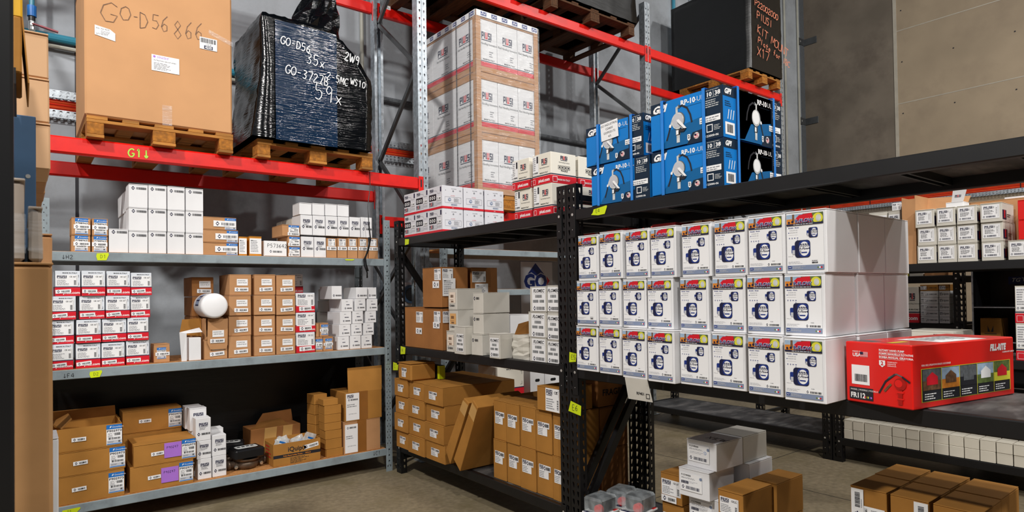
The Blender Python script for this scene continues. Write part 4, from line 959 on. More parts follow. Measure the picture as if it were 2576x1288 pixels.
xl_, xr_ = at(308, 1060, 'Y', 5.365).x, at(457, 1060, 'Y', 5.365).x
zb_ = z + .0; zt2 = at(307, 1038, 'Y', 5.365).z; zbot = at(311, 1093, 'Y', 5.365).z
for i, (za, zb2) in enumerate(((ZC + .0005, zbot - .002), (zbot, zt2))):
    o = carton('carton', xr_ - xl_, .2, zb2 - za, KRAFT_D, True); o.location = ((xl_ + xr_) / 2, 5.365 + .1, za); thing(o, ('brown filter carton hidden behind the pair with purple notes', 'brown filter carton standing behind and above the pair with purple notes')[i], 'carton', G)
    if i: [stick(o, faces(xr_ - xl_, .2, zb2 - za)['F'], s[1] * (xr_ - xl_), .5 * (zb2 - za), s[3], s[4], s[0]) for s in dn]
G = 'small white logo cartons on the bottom grey shelf'
z = ZC; zz1 = ZC
for i, (u0, u1, vt) in enumerate(((497, 533, 1157), (494.8, 532, 1111), (492, 531, 1054))):
    _, z = pbox('Y', 5.085, u0, u1, z, vt, d=.11, mat=WHITE_C, art=art_p, st=[('bare', .5, .3, .115, .03)], group=G, rj=.6, label='small white logo carton, %s of the left column of three on bottom grey shelf' % ('bottom', 'middle', 'top')[i])
for i, (u0, u1, vt) in enumerate(((534.3, 570, 1149), (533.4, 569.5, 1096))):
    _, zz1 = pbox('Y', 5.085, u0, u1, zz1, vt, d=.11, mat=WHITE_C, art=art_p, st=[('bare', .5, .3, .115, .03)], group=G, rj=.6, label='small white logo carton, %s of the right column of two on bottom grey shelf' % ('lower', 'upper')[i])
xa, xb = at(514, 1150, 'Y', 5.085).x, at(552, 1150, 'Y', 5.085).x
for k in range(2):
    for i in range(3):
        o = carton('carton', .117, .11, .168, WHITE_C, True, art_p); o.location = (xa - (.016 + .01 * k if i == 2 else .003), 5.085 + .17 + .115 * k, ZC + .001 + .171 * i); thing(o, 'small white logo carton in the left column, %s depth row, %s level' % (('second', 'third')[k], ('bottom', 'middle', 'top')[i]), 'carton', G)
        if i < 2 and k == 0:
            o = carton('carton', .11, .11, .168, WHITE_C, True); o.location = (xb + .002, 5.085 + .17 + .115 * k, ZC + .001 + .171 * i); thing(o, 'small white logo carton in the right column, %s depth row, %s level' % (('second', 'third')[k], ('lower', 'upper')[i]), 'carton', G)

# mechanical flow meters
def flow_meter(loc, rz, s, label):
    r = empty('flow_meter', loc, rz); thing(r, label, 'flow meter', 'mechanical flow meters')
    t = MB(); n = 28
    prof = ((0, .0), (.07, .004), (.085, .02), (.088, .05), (.08, .058), (.08, .066), (.1, .07), (.1, .085))
    vs = [(q * s * math.cos(2 * PI * k / n), q * s * math.sin(2 * PI * k / n), z * s) for q, z in prof for k in range(n)]
    t.mesh(vs, [(i * n + k, i * n + (k + 1) % n, (i + 1) * n + (k + 1) % n, (i + 1) * n + k) for i in range(len(prof) - 1) for k in range(n)], METAL_D)
    t.tube([(-.135 * s, 0, .045 * s), (.135 * s, 0, .045 * s)], .026 * s, METAL_D, 12); t.tube([(-.15 * s, 0, .045 * s), (-.13 * s, 0, .045 * s)], .034 * s, METAL_D, 12); t.tube([(.13 * s, 0, .045 * s), (.15 * s, 0, .045 * s)], .034 * s, METAL_D, 12)
    t.build('meter_body', r, smooth=True)
    for x in (-.1, .1): t = MB(); t.tube([(x * s, -.03 * s, .03 * s), (x * s, -.055 * s, .03 * s)], .014 * s, CHROME, 10); t.build('bolt', r)
    t = MB(); t.box((-.115 * s, -.09 * s, .086 * s), (.115 * s, .09 * s, .165 * s), BLK, .012 * s); h = t.build('meter_head', r)
    t = MB(); F = Fr((-.115 * s, -.09 * s, .1655 * s), (1, 0, 0), (0, 1, 0)); t.rrect(F, .03 * s, .05 * s, .2 * s, .15 * s, .03 * s, SIL_I, 1)
    for i in range(4): t.rect(F, (.05 + .035 * i) * s, .1 * s, (.075 + .035 * i) * s, .13 * s, INK, 2)
    t.build('dial', h)
pA = at(622, 1168, 'Z', ZC + .03); flow_meter((pA.x, pA.y + .02, ZC + .001), math.radians(6), .98, 'black-topped mechanical flow meter in front, beside the printed open carton')
flow_meter((pA.x - .06, pA.y + .29, ZC + .001), math.radians(-15), .98, 'black-topped mechanical flow meter behind another, next to the white logo cartons')

# worn brown carton behind the printed box
yb = at(665, 1150, 'Z', ZC).y
x0, x1 = at(629, 1110, 'Y', yb).x, at(757, 1110, 'Y', yb).x; w = x1 - x0; hh = at(660, 1078, 'Y', yb).z - ZC
o = carton('carton', w, .22, hh, KRAFT_R, False, None, .004, .006); o.location = ((x0 + x1) / 2, yb + .11, ZC + .0005); thing(o, 'worn brown carton with clear tape and torn flaps behind the printed open carton', 'carton')
F = faces(w, .22, hh)['F']; t = MB(); t.pl(F, [(.1, -.0), (.2, 0), (.22, hh), (.12, hh)], TAPE_L, 2); t.pl(F, [(w - .17, .0), (w - .09, 0), (w - .07, hh), (w - .15, hh)], TAPE_L, 2); t.build('tape', o)
t = MB(); t.poly([(-w / 2, -.1, hh), (w / 2 - .1, -.1, hh), (w / 2 - .13, .03, hh + .04), (-w / 2 + .14, .04, hh + .03)], KRAFT_IN); t.poly([(-w / 4, .1, hh), (w / 2, .1, hh), (w / 2 - .02, .08, hh + .1), (-w / 8, .08, hh + .09)], KRAFT_R); t.build('torn_flap', o, solid=.004)

# printed open carton with bagged parts
yq = 5.055
x0, x1 = at(687.5, 1150, 'Y', yq).x, at(805.8, 1130, 'Y', yq).x; w = x1 - x0; hh = at(687.5, 1120, 'Y', yq).z - ZC; dq = .22
o = carton('carton', w, dq, .012, KRAFT_D); o.location = ((x0 + x1) / 2, yq + dq / 2, ZC + .0005); thing(o, 'open brown carton printed iQuip, full of bagged small parts', 'carton')
t = MB(); e = .004
t.box((-w / 2, -dq / 2, .01), (w / 2, -dq / 2 + e, hh), KRAFT_D); t.box((-w / 2, dq / 2 - e, .01), (w / 2, dq / 2, hh + .012), KRAFT_D); t.box((-w / 2, -dq / 2 + e, .01), (-w / 2 + e, dq / 2 - e, hh), KRAFT_D); t.box((w / 2 - e, -dq / 2 + e, .01), (w / 2, dq / 2 - e, hh), KRAFT_D)
F = faces(w, dq, hh)['F']; t.rect(F, 0, hh * .36, w, hh * .5, INK); t.text(F, 'Yoke Panel Roller Frame  -  300mm', w * .2, hh * .4, hh * .06, OR_I, 2, 'l', .02); t.text(F, 'iQuip', w * .3, hh * .6, hh * .2, INK, 1, 'l', .02); t.disc(F, w * .655, hh * .68, hh * .11, INK, 1); t.disc(F, w * .655, hh * .68, hh * .08, KRAFT_D, 2); t.lines(F, w * .35, hh * .05, w * .4, hh * .28, 5, INK)
L_ = faces(w, dq, hh)['L']; t.lines(L_, .03, hh * .3, .13, hh * .6, 4, RED)
t.build('carton_wall', o); stick(o, F, w * .8, hh * .72, .12, .034, 'bar', math.radians(8))
G = 'clear bags of small parts'
for k, (bx, by, bz, rx) in enumerate(((-.112, -.035, .02, .4), (-.07, .045, .0, -.3), (.0, -.035, -.01, .2), (.06, .045, -.01, -.3), (.112, -.03, .02, .4))):
    t = MB(); rn = random.Random(k); n = 9; wv, hv = .1, .12; vs = []
    for sgn in (-1, 1):
        for i in range(n):
            for j in range(n):
                a, c = i / (n - 1) - .5, j / (n - 1) - .5; bulge = .018 * max(0, (1 - (2 * a) ** 2) * (1 - (2 * c) ** 2)) ** .7
                vs.append((a * wv, sgn * (bulge + rn.uniform(-.002, .002)) if 0 < i < n - 1 and 0 < j < n - 1 else 0, c * hv))
    fs = [(g * n * n + i * n + j, g * n * n + (i + 1) * n + j, g * n * n + (i + 1) * n + j + 1, g * n * n + i * n + j + 1) for g in (0, 1) for i in range(n - 1) for j in range(n - 1)]
    t.mesh(vs, fs, CLEARBAG); q = t.build('parts_bag', smooth=True); q.location = o.location + Vector((bx, by - .02, hh - .035 + bz)); q.rotation_euler = (rx * .4, rx, .06 * (k - 2))
    thing(q, 'clear plastic bag of parts, %s from left inside the printed open carton' % ORD[k], 'bag', G)
    t = MB(); t.rect(Fr((-.025, -.0215, -.02), (1, 0, 0), (0, 0, 1)), 0, 0, .05, .05, PAPER, 0); t.rect(Fr((-.025, -.0215, -.02), (1, 0, 0), (0, 0, 1)), 0, .035, .05, .05, BLUE, 1); t.lines(Fr((-.025, -.0215, -.02), (1, 0, 0), (0, 0, 1)), .005, .005, .04, .025, 3, INK, 1); t.build('label', q)

# flat golden cartons
G = 'flat golden cartons stacked on the bottom grey shelf'
z = ZC
for i, (u0, u1, vt) in enumerate(((821.5, 863.5, 1132), (819.6, 860.6, 1107), (818, 860, 1085), (816.5, 859, 1066), (816, 858.5, 1045), (816, 859, 1022), (813.6, 851, 1006))):
    o, z = pbox('Y', 5.065, u0, u1, z, vt, d=.13, mat=KRAFT_D, group=G, rj=1.2, label='flat golden carton, %s from bottom in the front column of seven' % ORD[i])
xq = at(840, 1100, 'Y', 5.065).x; z = ZC
for i in range(6):
    hh_ = random.uniform(.075, .085); o = carton('carton', .12, .13, hh_, KRAFT_D); o.location = (xq - .058 + random.uniform(-.008, .008), 5.065 + .225, z + .001); o.rotation_euler = (0, 0, math.radians(random.uniform(4, 14))); z += hh_ + .003
    thing(o, 'flat golden carton, %s from bottom in the back column' % ORD[i], 'carton', G)
# two big taped cartons and the raised flap
G = 'large taped brown cartons beside the grey upright'
_, z = pbox('Y', 5.06, 865, 957, ZC, 1063, d=.3, mat=KRAFT, flaps=True, st=[('pad', .2, .47, .115, .24)], tape=(.36, .61), group=G, label='large brown carton with dark tape, lower of the pair by the grey upright', rj=.6)
o, z2 = pbox('Y', 5.06, 867.5, 960.5, z, 989, d=.32, mat=KRAFT_D, flaps=False, st=[('pad', .2, .5, .12, .24, 0, 'F', 1)], tape=(.36, .61), group=G, label='large brown carton with raised flap, upper of the pair by the grey upright', rj=.6)
w = at(960.5, 1000, 'Y', 5.06).x - at(867.5, 1000, 'Y', 5.06).x; hh = z2 - z
t = MB(); t.poly([(-w / 2 + .03, -.157, hh - .003), (w / 2, -.157, hh - .003), (w / 2 + .03, -.1, hh + .2), (-w / 2 + .05, -.1, hh + .2)], KRAFT_D); t.build('flap', o, solid=.005)

# ------------------------------------------------------------------ black bay, top deck
def art_digital(b, f, w, d, h):
    for k, fw in (('F', w), ('R', d), ('L', d)): b.rect(f[k], 0, .001, fw, h * .1, RED)
    F = f['F']; b.piusi(F, w * .08, h * .78, w * .26, h * .13, NAVY, None, 1); b.rect(F, w * .02, h * .4, w * .56, h * .68, INK, 1)
    for i in range(3): b.disc(F, w * (.13 + .15 * i), h * .53, w * .055, WHITE_I, 2, h * .08); b.disc(F, w * (.13 + .15 * i), h * .53, w * .026, INK, 3, h * .045)
    b.rect(F, w * .02, h * .16, w * .6, h * .34, LIGHTGREY, 1); b.piusi(F, w * .04, h * .17, w * .3, h * .17, INK, RED, 2)
    for i in range(4): b.rect(F, w * (.62 + .09 * i), h * .16, w * (.625 + .09 * i), h * .36, INK, 1)
    b.lines(F, w * .62, h * .2, w * .34, h * .1, 3, LIGHTGREY, 1); b.stroke(F, [(w * .36, h * .84), (w * .6, h * .8), (w * .66, h * .68), (w * .9, h * .68)], .002, GREYINK, 1); b.rect(F, w * .84, h * .74, w * .93, h * .95, NAVY, 1)
    R = f['R']; b.text(R, 'FLOW METER', d * .55, h * .86, h * .03, INK, 1, 'c'); b.text(R, 'CE', d * .8, h * .78, h * .06, INK, 1); b.disc(R, d * .52, h * .78, h * .04, GREYINK, 1); b.disc(R, d * .16, h * .8, h * .02, GREYINK, 1)
    b.text(R, 'K24 METER', d * .5, h * .56, h * .03, RED, 1, 'c'); b.frame(R, d * .12, h * .26, d * .9, h * .52, .0015, GREYINK, 1); b.disc(R, d * .34, h * .4, h * .08, STEEL_I, 1); b.stroke(R, [(d * .3, h * .44), (d * .36, h * .38), (d * .38, h * .42)], .004, WHITE_I, 2); b.lines(R, d * .55, h * .3, d * .3, h * .18, 6, GREYINK, 1)
    b.frame(R, d * .42, h * .15, d * .7, h * .22, .002, STEEL_I, 1); b.lines(R, d * .43, h * .16, d * .26, h * .05, 1, STEEL_I, 1); b.text(R, 'piusi', d * .5, h * .035, h * .035, WHITE_I, 2, 'c')
DW = M('cool_white_carton', 'D6D6DC', .5, var=.02, scale=4, spec=.3)
G = 'digital flow meter cartons on the top black shelf'
XD = 2.60
dcol = ((1016, 1045, 545.5, 493), (1045.6, 1077, 532, 477), (1078, 1112, 519.5, 464.7))
yL = [at(u, 500, 'X', XD).y for u in (1016, 1045.3, 1077.5, 1112)]
hz = (at(1112, 464.7, 'X', XD).z - ZT) / 2 - .0015
dx = (at(1165, 475, 'Y', yL[3]).x - XD)
for lay in range(2):
    for i in range(3):
        w = yL[i] - yL[i + 1] - .003
        for k in range(3 if i == 2 else 1):
            o = carton('carton', w, dx - .004, hz, DW, False, art_digital); o.location = (XD + dx / 2 + k * (dx + .006) + random.uniform(-.002, .002), (yL[i] + yL[i + 1]) / 2, ZT + .0008 + lay * (hz + .0015)); o.rotation_euler = (0, 0, -PI / 2 + math.radians(random.uniform(-.5, .5)))
            thing(o, 'grey-white digital meter carton with red base, %s layer, %s' % (('lower', 'upper')[lay], ('first from the corner', 'second from the corner', 'third from the corner at the front')[i] if k == 0 else ('second in depth of the near end', 'third in depth of the near end')[k - 1]), 'carton', G)
            stick(o, faces(w, dx, hz)['F'], w * .76, hz * .46, .07, .03, 'bar')
# cream and red logo cartons
def art_cream(b, f, w, d, h):
    for k, fw in (('F', w), ('R', d), ('L', d)): F = f[k]; b.rect(F, 0, .001, fw, h * .26, RED); b.rect(F, 0, h * .28, fw, h * .31, NAVY, 1)
    F = f['F']; b.piusi(F, w * .5, h * .62, w * .3, h * .2, NAVY, RED); b.text(F, 'Fluid Handling Innovation', w * .65, h * .52, h * .035, INK, 1, 'c', 0, .9, .25); b.text(F, 'MADE IN ITALY', w * .62, h * .35, h * .04, INK, 1, 'c', .02); b.text(F, 'piusi.com', w * .93, h * .08, h * .1, WHITE_I, 2, 'r', .03); b.frame(F, w * .03, h * .04, w * .16, h * .2, .002, WHITE_I, 2)
    b.rect(F, w * .02, h * .34, w * .34, h * .96, PAPER, 1); b.rect(F, w * .24, h * .72, w * .32, h * .94, INK, 2); b.lines(F, w * .04, h * .48, w * .16, h * .45, 7, GREYINK, 2); b.icon(F, w * .06, h * .4, h * .035, None, 2); b.barcode(F, w * .11, h * .38, w * .2, h * .05, INK, 2)
    R = f['R']; b.piusi(R, d * .38, h * .76, d * .26, h * .15, NAVY, RED); b.text(R, 'Fluid Handling Innovation', d * .52, h * .68, h * .035, INK, 1, 'c', 0, .9, .25)
    for i in range(4):
        x = d * (.28 + .12 * i); b.frame(R, x, h * .47, x + d * .11, h * .59, .002, INK, 1); b.disc(R, x + d * .055, h * .53, h * .03, INK, 1)
    b.text(R, 'FRAGILE', d * .52, h * .4, h * .055, INK, 1, 'c', .02); b.text(R, 'MADE IN ITALY', d * .5, h * .1, h * .055, WHITE_I, 2, 'c', .02); b.frame(R, d * .06, h * .04, d * .24, h * .22, .003, WHITE_I, 2)
G = 'cream and red logo cartons on the top black shelf'
XC_ = 2.61
ya0, ya1, yb0, yb1 = [at(u, 450, 'X', XC_).y for u in (1287.5, 1331, 1338.5, 1386)]
hc = (at(1386, 379.4, 'X', XC_).z - ZT) / 2 - .0015; dc = at(1450, 400, 'Y', yb1).x - XC_
for lay in range(2):
    for nm, y0, y1, x in (('far', ya0, ya1, XC_), ('near', yb0, yb1, XC_), ('rear', yb0, yb1, XC_ + dc + .02)):
        if nm == 'rear': y0, y1 = yb0 - .0, yb1 - .0
        o = carton('carton', y0 - y1 - .004, dc - .006, hc, CREAM_C, False, art_cream); o.location = (x + dc / 2 + (.012 if lay == 0 and nm == 'far' else 0), (y0 + y1) / 2 - (.006 if lay == 0 else 0), ZT + .0008 + lay * (hc + .0015)); o.rotation_euler = (0, 0, -PI / 2 + math.radians(random.uniform(-.6, .6)))
        thing(o, 'cream logo carton with red base, %s layer, %s' % (('lower', 'upper')[lay], {'far': 'next to the digital meter cartons', 'near': 'next to the black upright', 'rear': 'behind the black upright'}[nm]), 'carton', G)

# bright blue pump cartons
def pump(b, F, cx, cy, s, back=False):
    hose = [(cx + .0 * s, cy + .95 * s), (cx + .35 * s, cy + 1.0 * s), (cx + .75 * s, cy + .75 * s), (cx + 1.0 * s, cy + .25 * s), (cx + 1.12 * s, cy - .3 * s)]
    if back: hose = [(2 * cx - x, y) for x, y in hose]
    b.stroke(F, hose, .13 * s, INK, 3)
    g = -1 if back else 1
    b.stroke(F, [(cx - g * .95 * s, cy - 1.15 * s), (cx - g * .62 * s, cy - .25 * s)], .12 * s, INK, 3); b.stroke(F, [(cx - g * .62 * s, cy - .25 * s), (cx - g * .38 * s, cy + .3 * s)], .14 * s, SIL_I, 4); b.stroke(F, [(cx - g * .66 * s, cy - .3 * s), (cx - g * .6 * s, cy - .12 * s)], .18 * s, WHITE_I, 5)
    b.stroke(F, [(cx - g * .08 * s, cy + .5 * s), (cx - g * .08 * s, cy + .95 * s), (cx + g * .1 * s, cy + .98 * s)], .18 * s, SIL_I, 4); b.stroke(F, [(cx + g * .05 * s, cy + .98 * s), (cx + g * .16 * s, cy + 1.0 * s)], .24 * s, DGR_I, 5)
    b.rect(F, cx - .12 * s, cy - 1.45 * s, cx + .14 * s, cy - .4 * s, SIL_I, 4); b.rect(F, cx - .18 * s, cy - .95 * s, cx + .2 * s, cy - .55 * s, DGR_I, 4); b.rect(F, cx - .15 * s, cy - .9 * s, cx + .05 * s, cy - .6 * s, WHITE_I, 5)
    b.disc(F, cx + .08 * s, cy + .05 * s, .5 * s, DGR_I, 5, .56 * s, 24); b.disc(F, cx, cy + .03 * s, .5 * s, SIL_I, 6, .56 * s, 24); b.disc(F, cx - .02 * s, cy + .05 * s, .4 * s, WHITE_I if back else LIGHTGREY, 7, .46 * s, 24)
    if not back:
        b.pl(F, [(cx - .1 * s, cy + .1 * s), (cx + .1 * s, cy + .12 * s), (cx + .72 * s, cy - .6 * s), (cx + .5 * s, cy - .78 * s)], WHITE_I, 8); b.pl(F, [(cx + .1 * s, cy - .55 * s), (cx + .72 * s, cy - .6 * s), (cx + .5 * s, cy - .8 * s), (cx + .1 * s, cy - .75 * s)], INK, 9); b.stroke(F, [(cx, cy - .1 * s), (cx + .5 * s, cy - .62 * s)], .05 * s, DGR_I, 9)
def art_gpi(b, f, w, d, h):
    def side(F, w, back):
        b.rect(F, 0, 0, w, h, GPI_B, 0.5); b.pl(F, [(0, h * .02), (w * .02, 0), (w * .75, 0), (w * .75, h * .5), (w * .3, h * .38), (w * .16, h * .05)], GPI_M, 1); b.pl(F, [(0, 0), (w, 0), (w, h * .02), (0, h * .02)], GPI_M, 1)
        b.pl(F, [(w * .52, 0), (w, 0), (w, h), (w * .755, h), (w * .755, h * .25), (w * .6, h * .22)], GPI_N, 2)
        if not back: b.pl(F, [(0, h), (0, h * .77), (w * .17, h * .77), (w * .24, h)], GPI_N, 2); b.text(F, 'GPI', w * .025, h * .8, h * .14, WHITE_I, 3, 'l', .05, 1.15, .3)
        b.text(F, 'RP-10', w * .44, h * .82, h * .1, WHITE_I, 3, 'l', .035, 1.0); b.text(F, '-UL', w * .635, h * .82, h * .1, WHITE_I, 3, 'l', -.01, 1.0); b.rect(F, w * .5, h * .77, w * .72, h * .775, GPI_N, 3)
        pump(b, F, w * .4, h * .52, h * .3, back)
        b.text(F, '10', w * .79, h * .84, h * .08, WHITE_I, 3, 'l', .03, 1.1); b.text(F, '38', w * .9, h * .84, h * .08, WHITE_I, 3, 'l', .03, 1.1); b.rect(F, w * .882, h * .82, w * .886, h * .94, WHITE_I, 3); b.lines(F, w * .78, h * .62, w * .18, h * .16, 4, SIL_I, 3); b.lines(F, w * .79, h * .8, w * .17, h * .025, 1, SIL_I, 3); b.lines(F, w * .79, h * .945, w * .17, h * .025, 1, SIL_I, 3)
        b.rect(F, w * .7, h * .34, w * .97, h * .46, WHITE_I, 4); b.lines(F, w * .71, h * .35, w * .25, h * .09, 2, GREYINK, 5); b.frame(F, w * .79, h * .14, w * .87, h * .29, .004, WHITE_I, 4); b.lines(F, w * .885, h * .16, w * .09, h * .11, 4, SIL_I, 3); b.text(F, '123000-06', w * .77, h * .05, h * .04, WHITE_I, 3, 'l', .02, 1.2)
        b.disc(F, w * .655, h * .14, h * .075, DGR_I, 4); b.disc(F, w * .655, h * .14, h * .06, WHITE_I, 5)
        for i in range(3): b.rect(F, w * .655 - h * .045, h * (.1 + .03 * i), w * .655 + h * .045, h * (.112 + .03 * i), RED, 6)
        b.rect(F, w * .655 - h * .045, h * .145, w * .655, h * .18, NAVY, 7); b.pl(F, [(w * .53, h * .1), (w * .55, h * .07), (w * .57, h * .1), (w * .57, h * .2), (w * .53, h * .2)], WHITE_I, 4); b.text(F, '2', w * .55, h * .12, h * .06, GPI_N, 5, 'c', .03)
    side(f['F'], w, False)
    R = f['R']; b.rect(R, 0, 0, d, h, GPI_B, .5); b.rect(R, 0, h * .8, d * .21, h, GPI_N, 2); b.text(R, 'GPI', d * .02, h * .85, h * .1, WHITE_I, 3, 'l', .05, 1.0, .3); b.lines(R, d * .03, h * .6, d * .12, h * .12, 3, GPI_N, 2)
    for i in range(3): b.stroke(R, [(d * (.07 + .04 * i), h * .36), (d * (.09 + .04 * i), h * .55)], h * .022, WHITE_I, 3)
    b.rect(R, d * .03, h * .06, d * .18, h * .3, WHITE_I, 2); b.barcode(R, d * .06, h * .1, d * .09, h * .16, INK, 3)
    n = len(b.v); side(Fr(R.p(d * .22, 0), R.a, R.b), d * .78, True)
GB = M('blue_carton_board', '0C74C2', .4, var=.03, spec=.4)
G = 'bright blue pump cartons on the top black shelf'
XG = 2.60
yn0, yn1 = at(1637.5, 300, 'X', XG).y, at(1819.5, 300, 'X', XG).y; zmid = at(1819.5, 344, 'X', XG).z; ztop_ = at(1819.5, 210, 'X', XG).z; dg = at(1965, 300, 'Y', yn1).x - XG
yf0, yf1 = at(1484, 350, 'X', XG).y, at(1624, 330, 'X', XG).y
def gpi(y0, y1, z0, z1, lab):
    o = carton('carton', y0 - y1 - .002, dg, z1 - z0 - .002, GB, False, art_gpi); o.location = (XG + dg / 2, (y0 + y1) / 2, z0); o.rotation_euler = (0, 0, -PI / 2); thing(o, lab, 'carton', G); return o
hb_ = zmid - ZT
gpi(yn0, yn1, ZT + .001, zmid, 'bright blue pump carton, lower one of the nearer strapped pair'); gpi(yn0, yn1, zmid + .002, ztop_, 'bright blue pump carton, upper one of the nearer strapped pair')
wf = yn0 - yn1
o = gpi(yn0 + .012 + wf, yn0 + .012, ZT + .001, zmid, 'bright blue pump carton, lower one of the farther strapped pair')
o = gpi(yn0 + .05 + wf, yn0 + .05, zmid + .002, zmid + hb_, 'bright blue pump carton with white order label, upper one of the farther pair')
t = MB(); F = faces(wf, dg, hb_)['F'].sub(wf * .3, hb_ * .55, math.radians(4), .008); t.rect(F, 0, 0, .13, .1, PAPER, 0)
for i, s in enumerate(('GO INDUSTRIAL', 'C24603', 'GOP035172', '4/5')): t.text(F, s, .065, .078 - .022 * i, .012, INK, 1, 'c')
q = t.build('order_label', o); q['label'] = 'white printed order label'
G = 'blue strapping bands around the pump cartons'
for nm, y0, y1, sh in (('nearer', yn0, yn1, 0), ('farther', yn0 + .03 + wf, yn0 + .03, .02)):
    for k, fr_ in enumerate((.18, .76)):
        y = y0 - (y0 - y1) * fr_; t = MB(); zt2 = ztop_ if nm == 'nearer' else zmid + hb_
        for (xa, za, xb_, zb_) in ((XG - .007, ZT + .001, XG - .007, zt2 + .005), (XG - .007, zt2 + .005, XG + dg + .007, zt2 + .005), (XG + dg + .007, zt2 + .005, XG + dg + .007, ZT + .001)):
            t.poly([(xa, y + .009, za), (xa, y - .009, za), (xb_, y - .009 - sh * 0, zb_), (xb_, y + .009, zb_)], STRAP)
        thing(t.build('strapping_band', solid=.0008), 'blue plastic strap around the %s pump carton pair, %s of two' % (nm, ('left', 'right')[k]), 'strap', G)
for k, fr_ in enumerate((.18, .8)):
    x = XG + dg * fr_ + .02; t = MB(); y = yn1 - .008
    t.poly([(x - .009, y, ZT + .001), (x + .009, y, ZT + .001), (x + .009, y, ztop_ + .008), (x - .009, y, ztop_ + .008)], STRAP); t.poly([(x - .009, y, ztop_ + .008), (x + .009, y, ztop_ + .008), (x + .009, yn0 + .001, ztop_ + .008), (x - .009, yn0 + .001, ztop_ + .008)], STRAP)
    thing(t.build('strapping_band', solid=.0008), 'blue plastic strap across the end face of the nearer pump cartons, %s of two' % ('left', 'right')[k], 'strap', G)

# ------------------------------------------------------------------ black bay, middle deck
X0 = 2.60
def at_y(u, v, X=X0): return at(u, v, 'X', X).y
ship2 = [('ship', .72, .84, .13, .1)]
G = 'large brown logo cartons on the middle black shelf'
o, z = pbox('X', X0, 1019, 1066.5, ZM, 772.5, d=.42, mat=KRAFT_R, flaps=True, st=[('ship', .78, .76, .11, .09), ('bar', .75, .42, .1, .05)], group=G, label='large brown logo carton, lower left next to the far black upright')
o, z1 = pbox('X', X0, 1067, 1112.7, ZM, 775.7, d=.36, mat=KRAFT_R, flaps=True, st=[('ship', .74, .8, .1, .09), ('bar', .7, .6, .1, .05), ('ship', .14, .8, .1, .09, 0, 'R')], group=G, label='large brown logo carton, lower right against the white cartons')
yR = at_y(1112, 720)
zq = max(z, z1) + .001
o, z2 = pbox('X', X0, 1063, 1111.5, zq, 675, d=at(1179, 700, 'Y', yR).x - X0 - .004, mat=KRAFT_R, flaps=True, st=[('ship', .8, .82, .1, .09), ('bar', .72, .57, .1, .055), ('ship', .12, .82, .1, .09, 0, 'R'), ('doc', .13, .5, .12, .14, 0, 'R')], group=G, label='large brown logo carton on top of the lower brown pair')
dz = .46; xq2 = at(1181, 700, 'Y', yR).x; x3 = at(1251, 720, 'Y', yR).x
hh = z2 - zq - .002
for i, (za, hb2) in enumerate(((ZM, zq - ZM - .002), (zq, hh))):
    o = carton('carton', .3, (x3 - xq2 - .02) if i else .19, hb2, KRAFT_R, True); o.location = ((xq2 + x3) / 2 + .012 if i else 3.13, yR + .15 + (.0 if i else .02), za + .0008); o.rotation_euler = (0, 0, -PI / 2); thing(o, ('brown carton in the back row below the taped one', 'brown carton wrapped with clear tape in the back row, on top')[i], 'carton', G)
    if i: stick(o, faces(.3, x3 - xq2 - .02, hb2)['R'], (x3 - xq2) * .26, hb2 * .76, .14, .09, 'ship'); stick(o, faces(.3, x3 - xq2 - .02, hb2)['R'], (x3 - xq2) * .34, hb2 * .38, .13, .13, 'doc'); t = MB(); R = faces(.3, x3 - xq2 - .02, hb2)['R']; t.rect(R, (x3 - xq2) * .5, hb2 * .5, (x3 - xq2) * .68, hb2, TAPE, 2); t.build('tape', o)
G = 'white meter cartons with amber labels on the middle black shelf'
yA0, yA1 = at_y(1127.5, 750), at_y(1150, 750); hA = (at(1127.5, 726, 'X', X0).z - ZM) / 3 - .0015; dA = .235
for i in range(3):
    sh = (.012, -.004, 0)[i]; o = carton('carton', yA0 - yA1 - .003, dA, hA, GREY_C, True); o.location = (X0 + dA / 2 - (.015 if i == 0 else 0), (yA0 + yA1) / 2 + sh, ZM + .0008 + i * (hA + .0015)); o.rotation_euler = (0, 0, -PI / 2 + math.radians(random.uniform(-1, 1))); thing(o, 'white carton with %s label, %s of the column beside the large brown cartons' % (('cream', 'amber', 'cream')[i], ('bottom', 'middle', 'top')[i]), 'carton', G)
    w = yA0 - yA1; stick(o, faces(w - .003, dA, hA)['F'], w * .48, hA * .45, .085, .12, 'amber', arg=(BLUSH, AMBER, BLUSH)[i])
yB0, yB1 = at_y(1189.5, 760), at_y(1216, 760); hB = (at(1189.5, 736, 'X', X0).z - ZM) / 3 - .0015
for i in range(3):
    o = carton('carton', yB0 - yB1 - .003, .24, hB, GREY_C, True); o.location = (X0 + .12 - (.02 if i == 0 else 0), (yB0 + yB1) / 2 + (0, .004, 0)[i], ZM + .0008 + i * (hB + .0015)); o.rotation_euler = (0, 0, -PI / 2 + math.radians((2.5, .3, -.5)[i])); thing(o, 'plain white carton with small barcode, %s of the second white column' % ('bottom', 'middle', 'top')[i], 'carton', G)
    w = yB0 - yB1; stick(o, faces(w - .003, .24, hB)['F'], w * .32, hB * .72, .085, .035, 'bare')
pbox('X', 2.535, 1142.5, 1170.5, ZM, 820.5, d=.12, mat=GREY_C, flaps=True, st=[('flomec', .55, .42, .095, .13)], group=G, label='grey-white carton placed in front between the two white columns', rj=1.5)
pbox('X', 2.535, 1230.5, 1257.5, ZM, 838.6, d=.14, mat=GREY_C, flaps=True, st=[('flomec', .5, .45, .1, .13)], group=G, label='grey-white carton standing in front right of the second white column', rj=1.5)
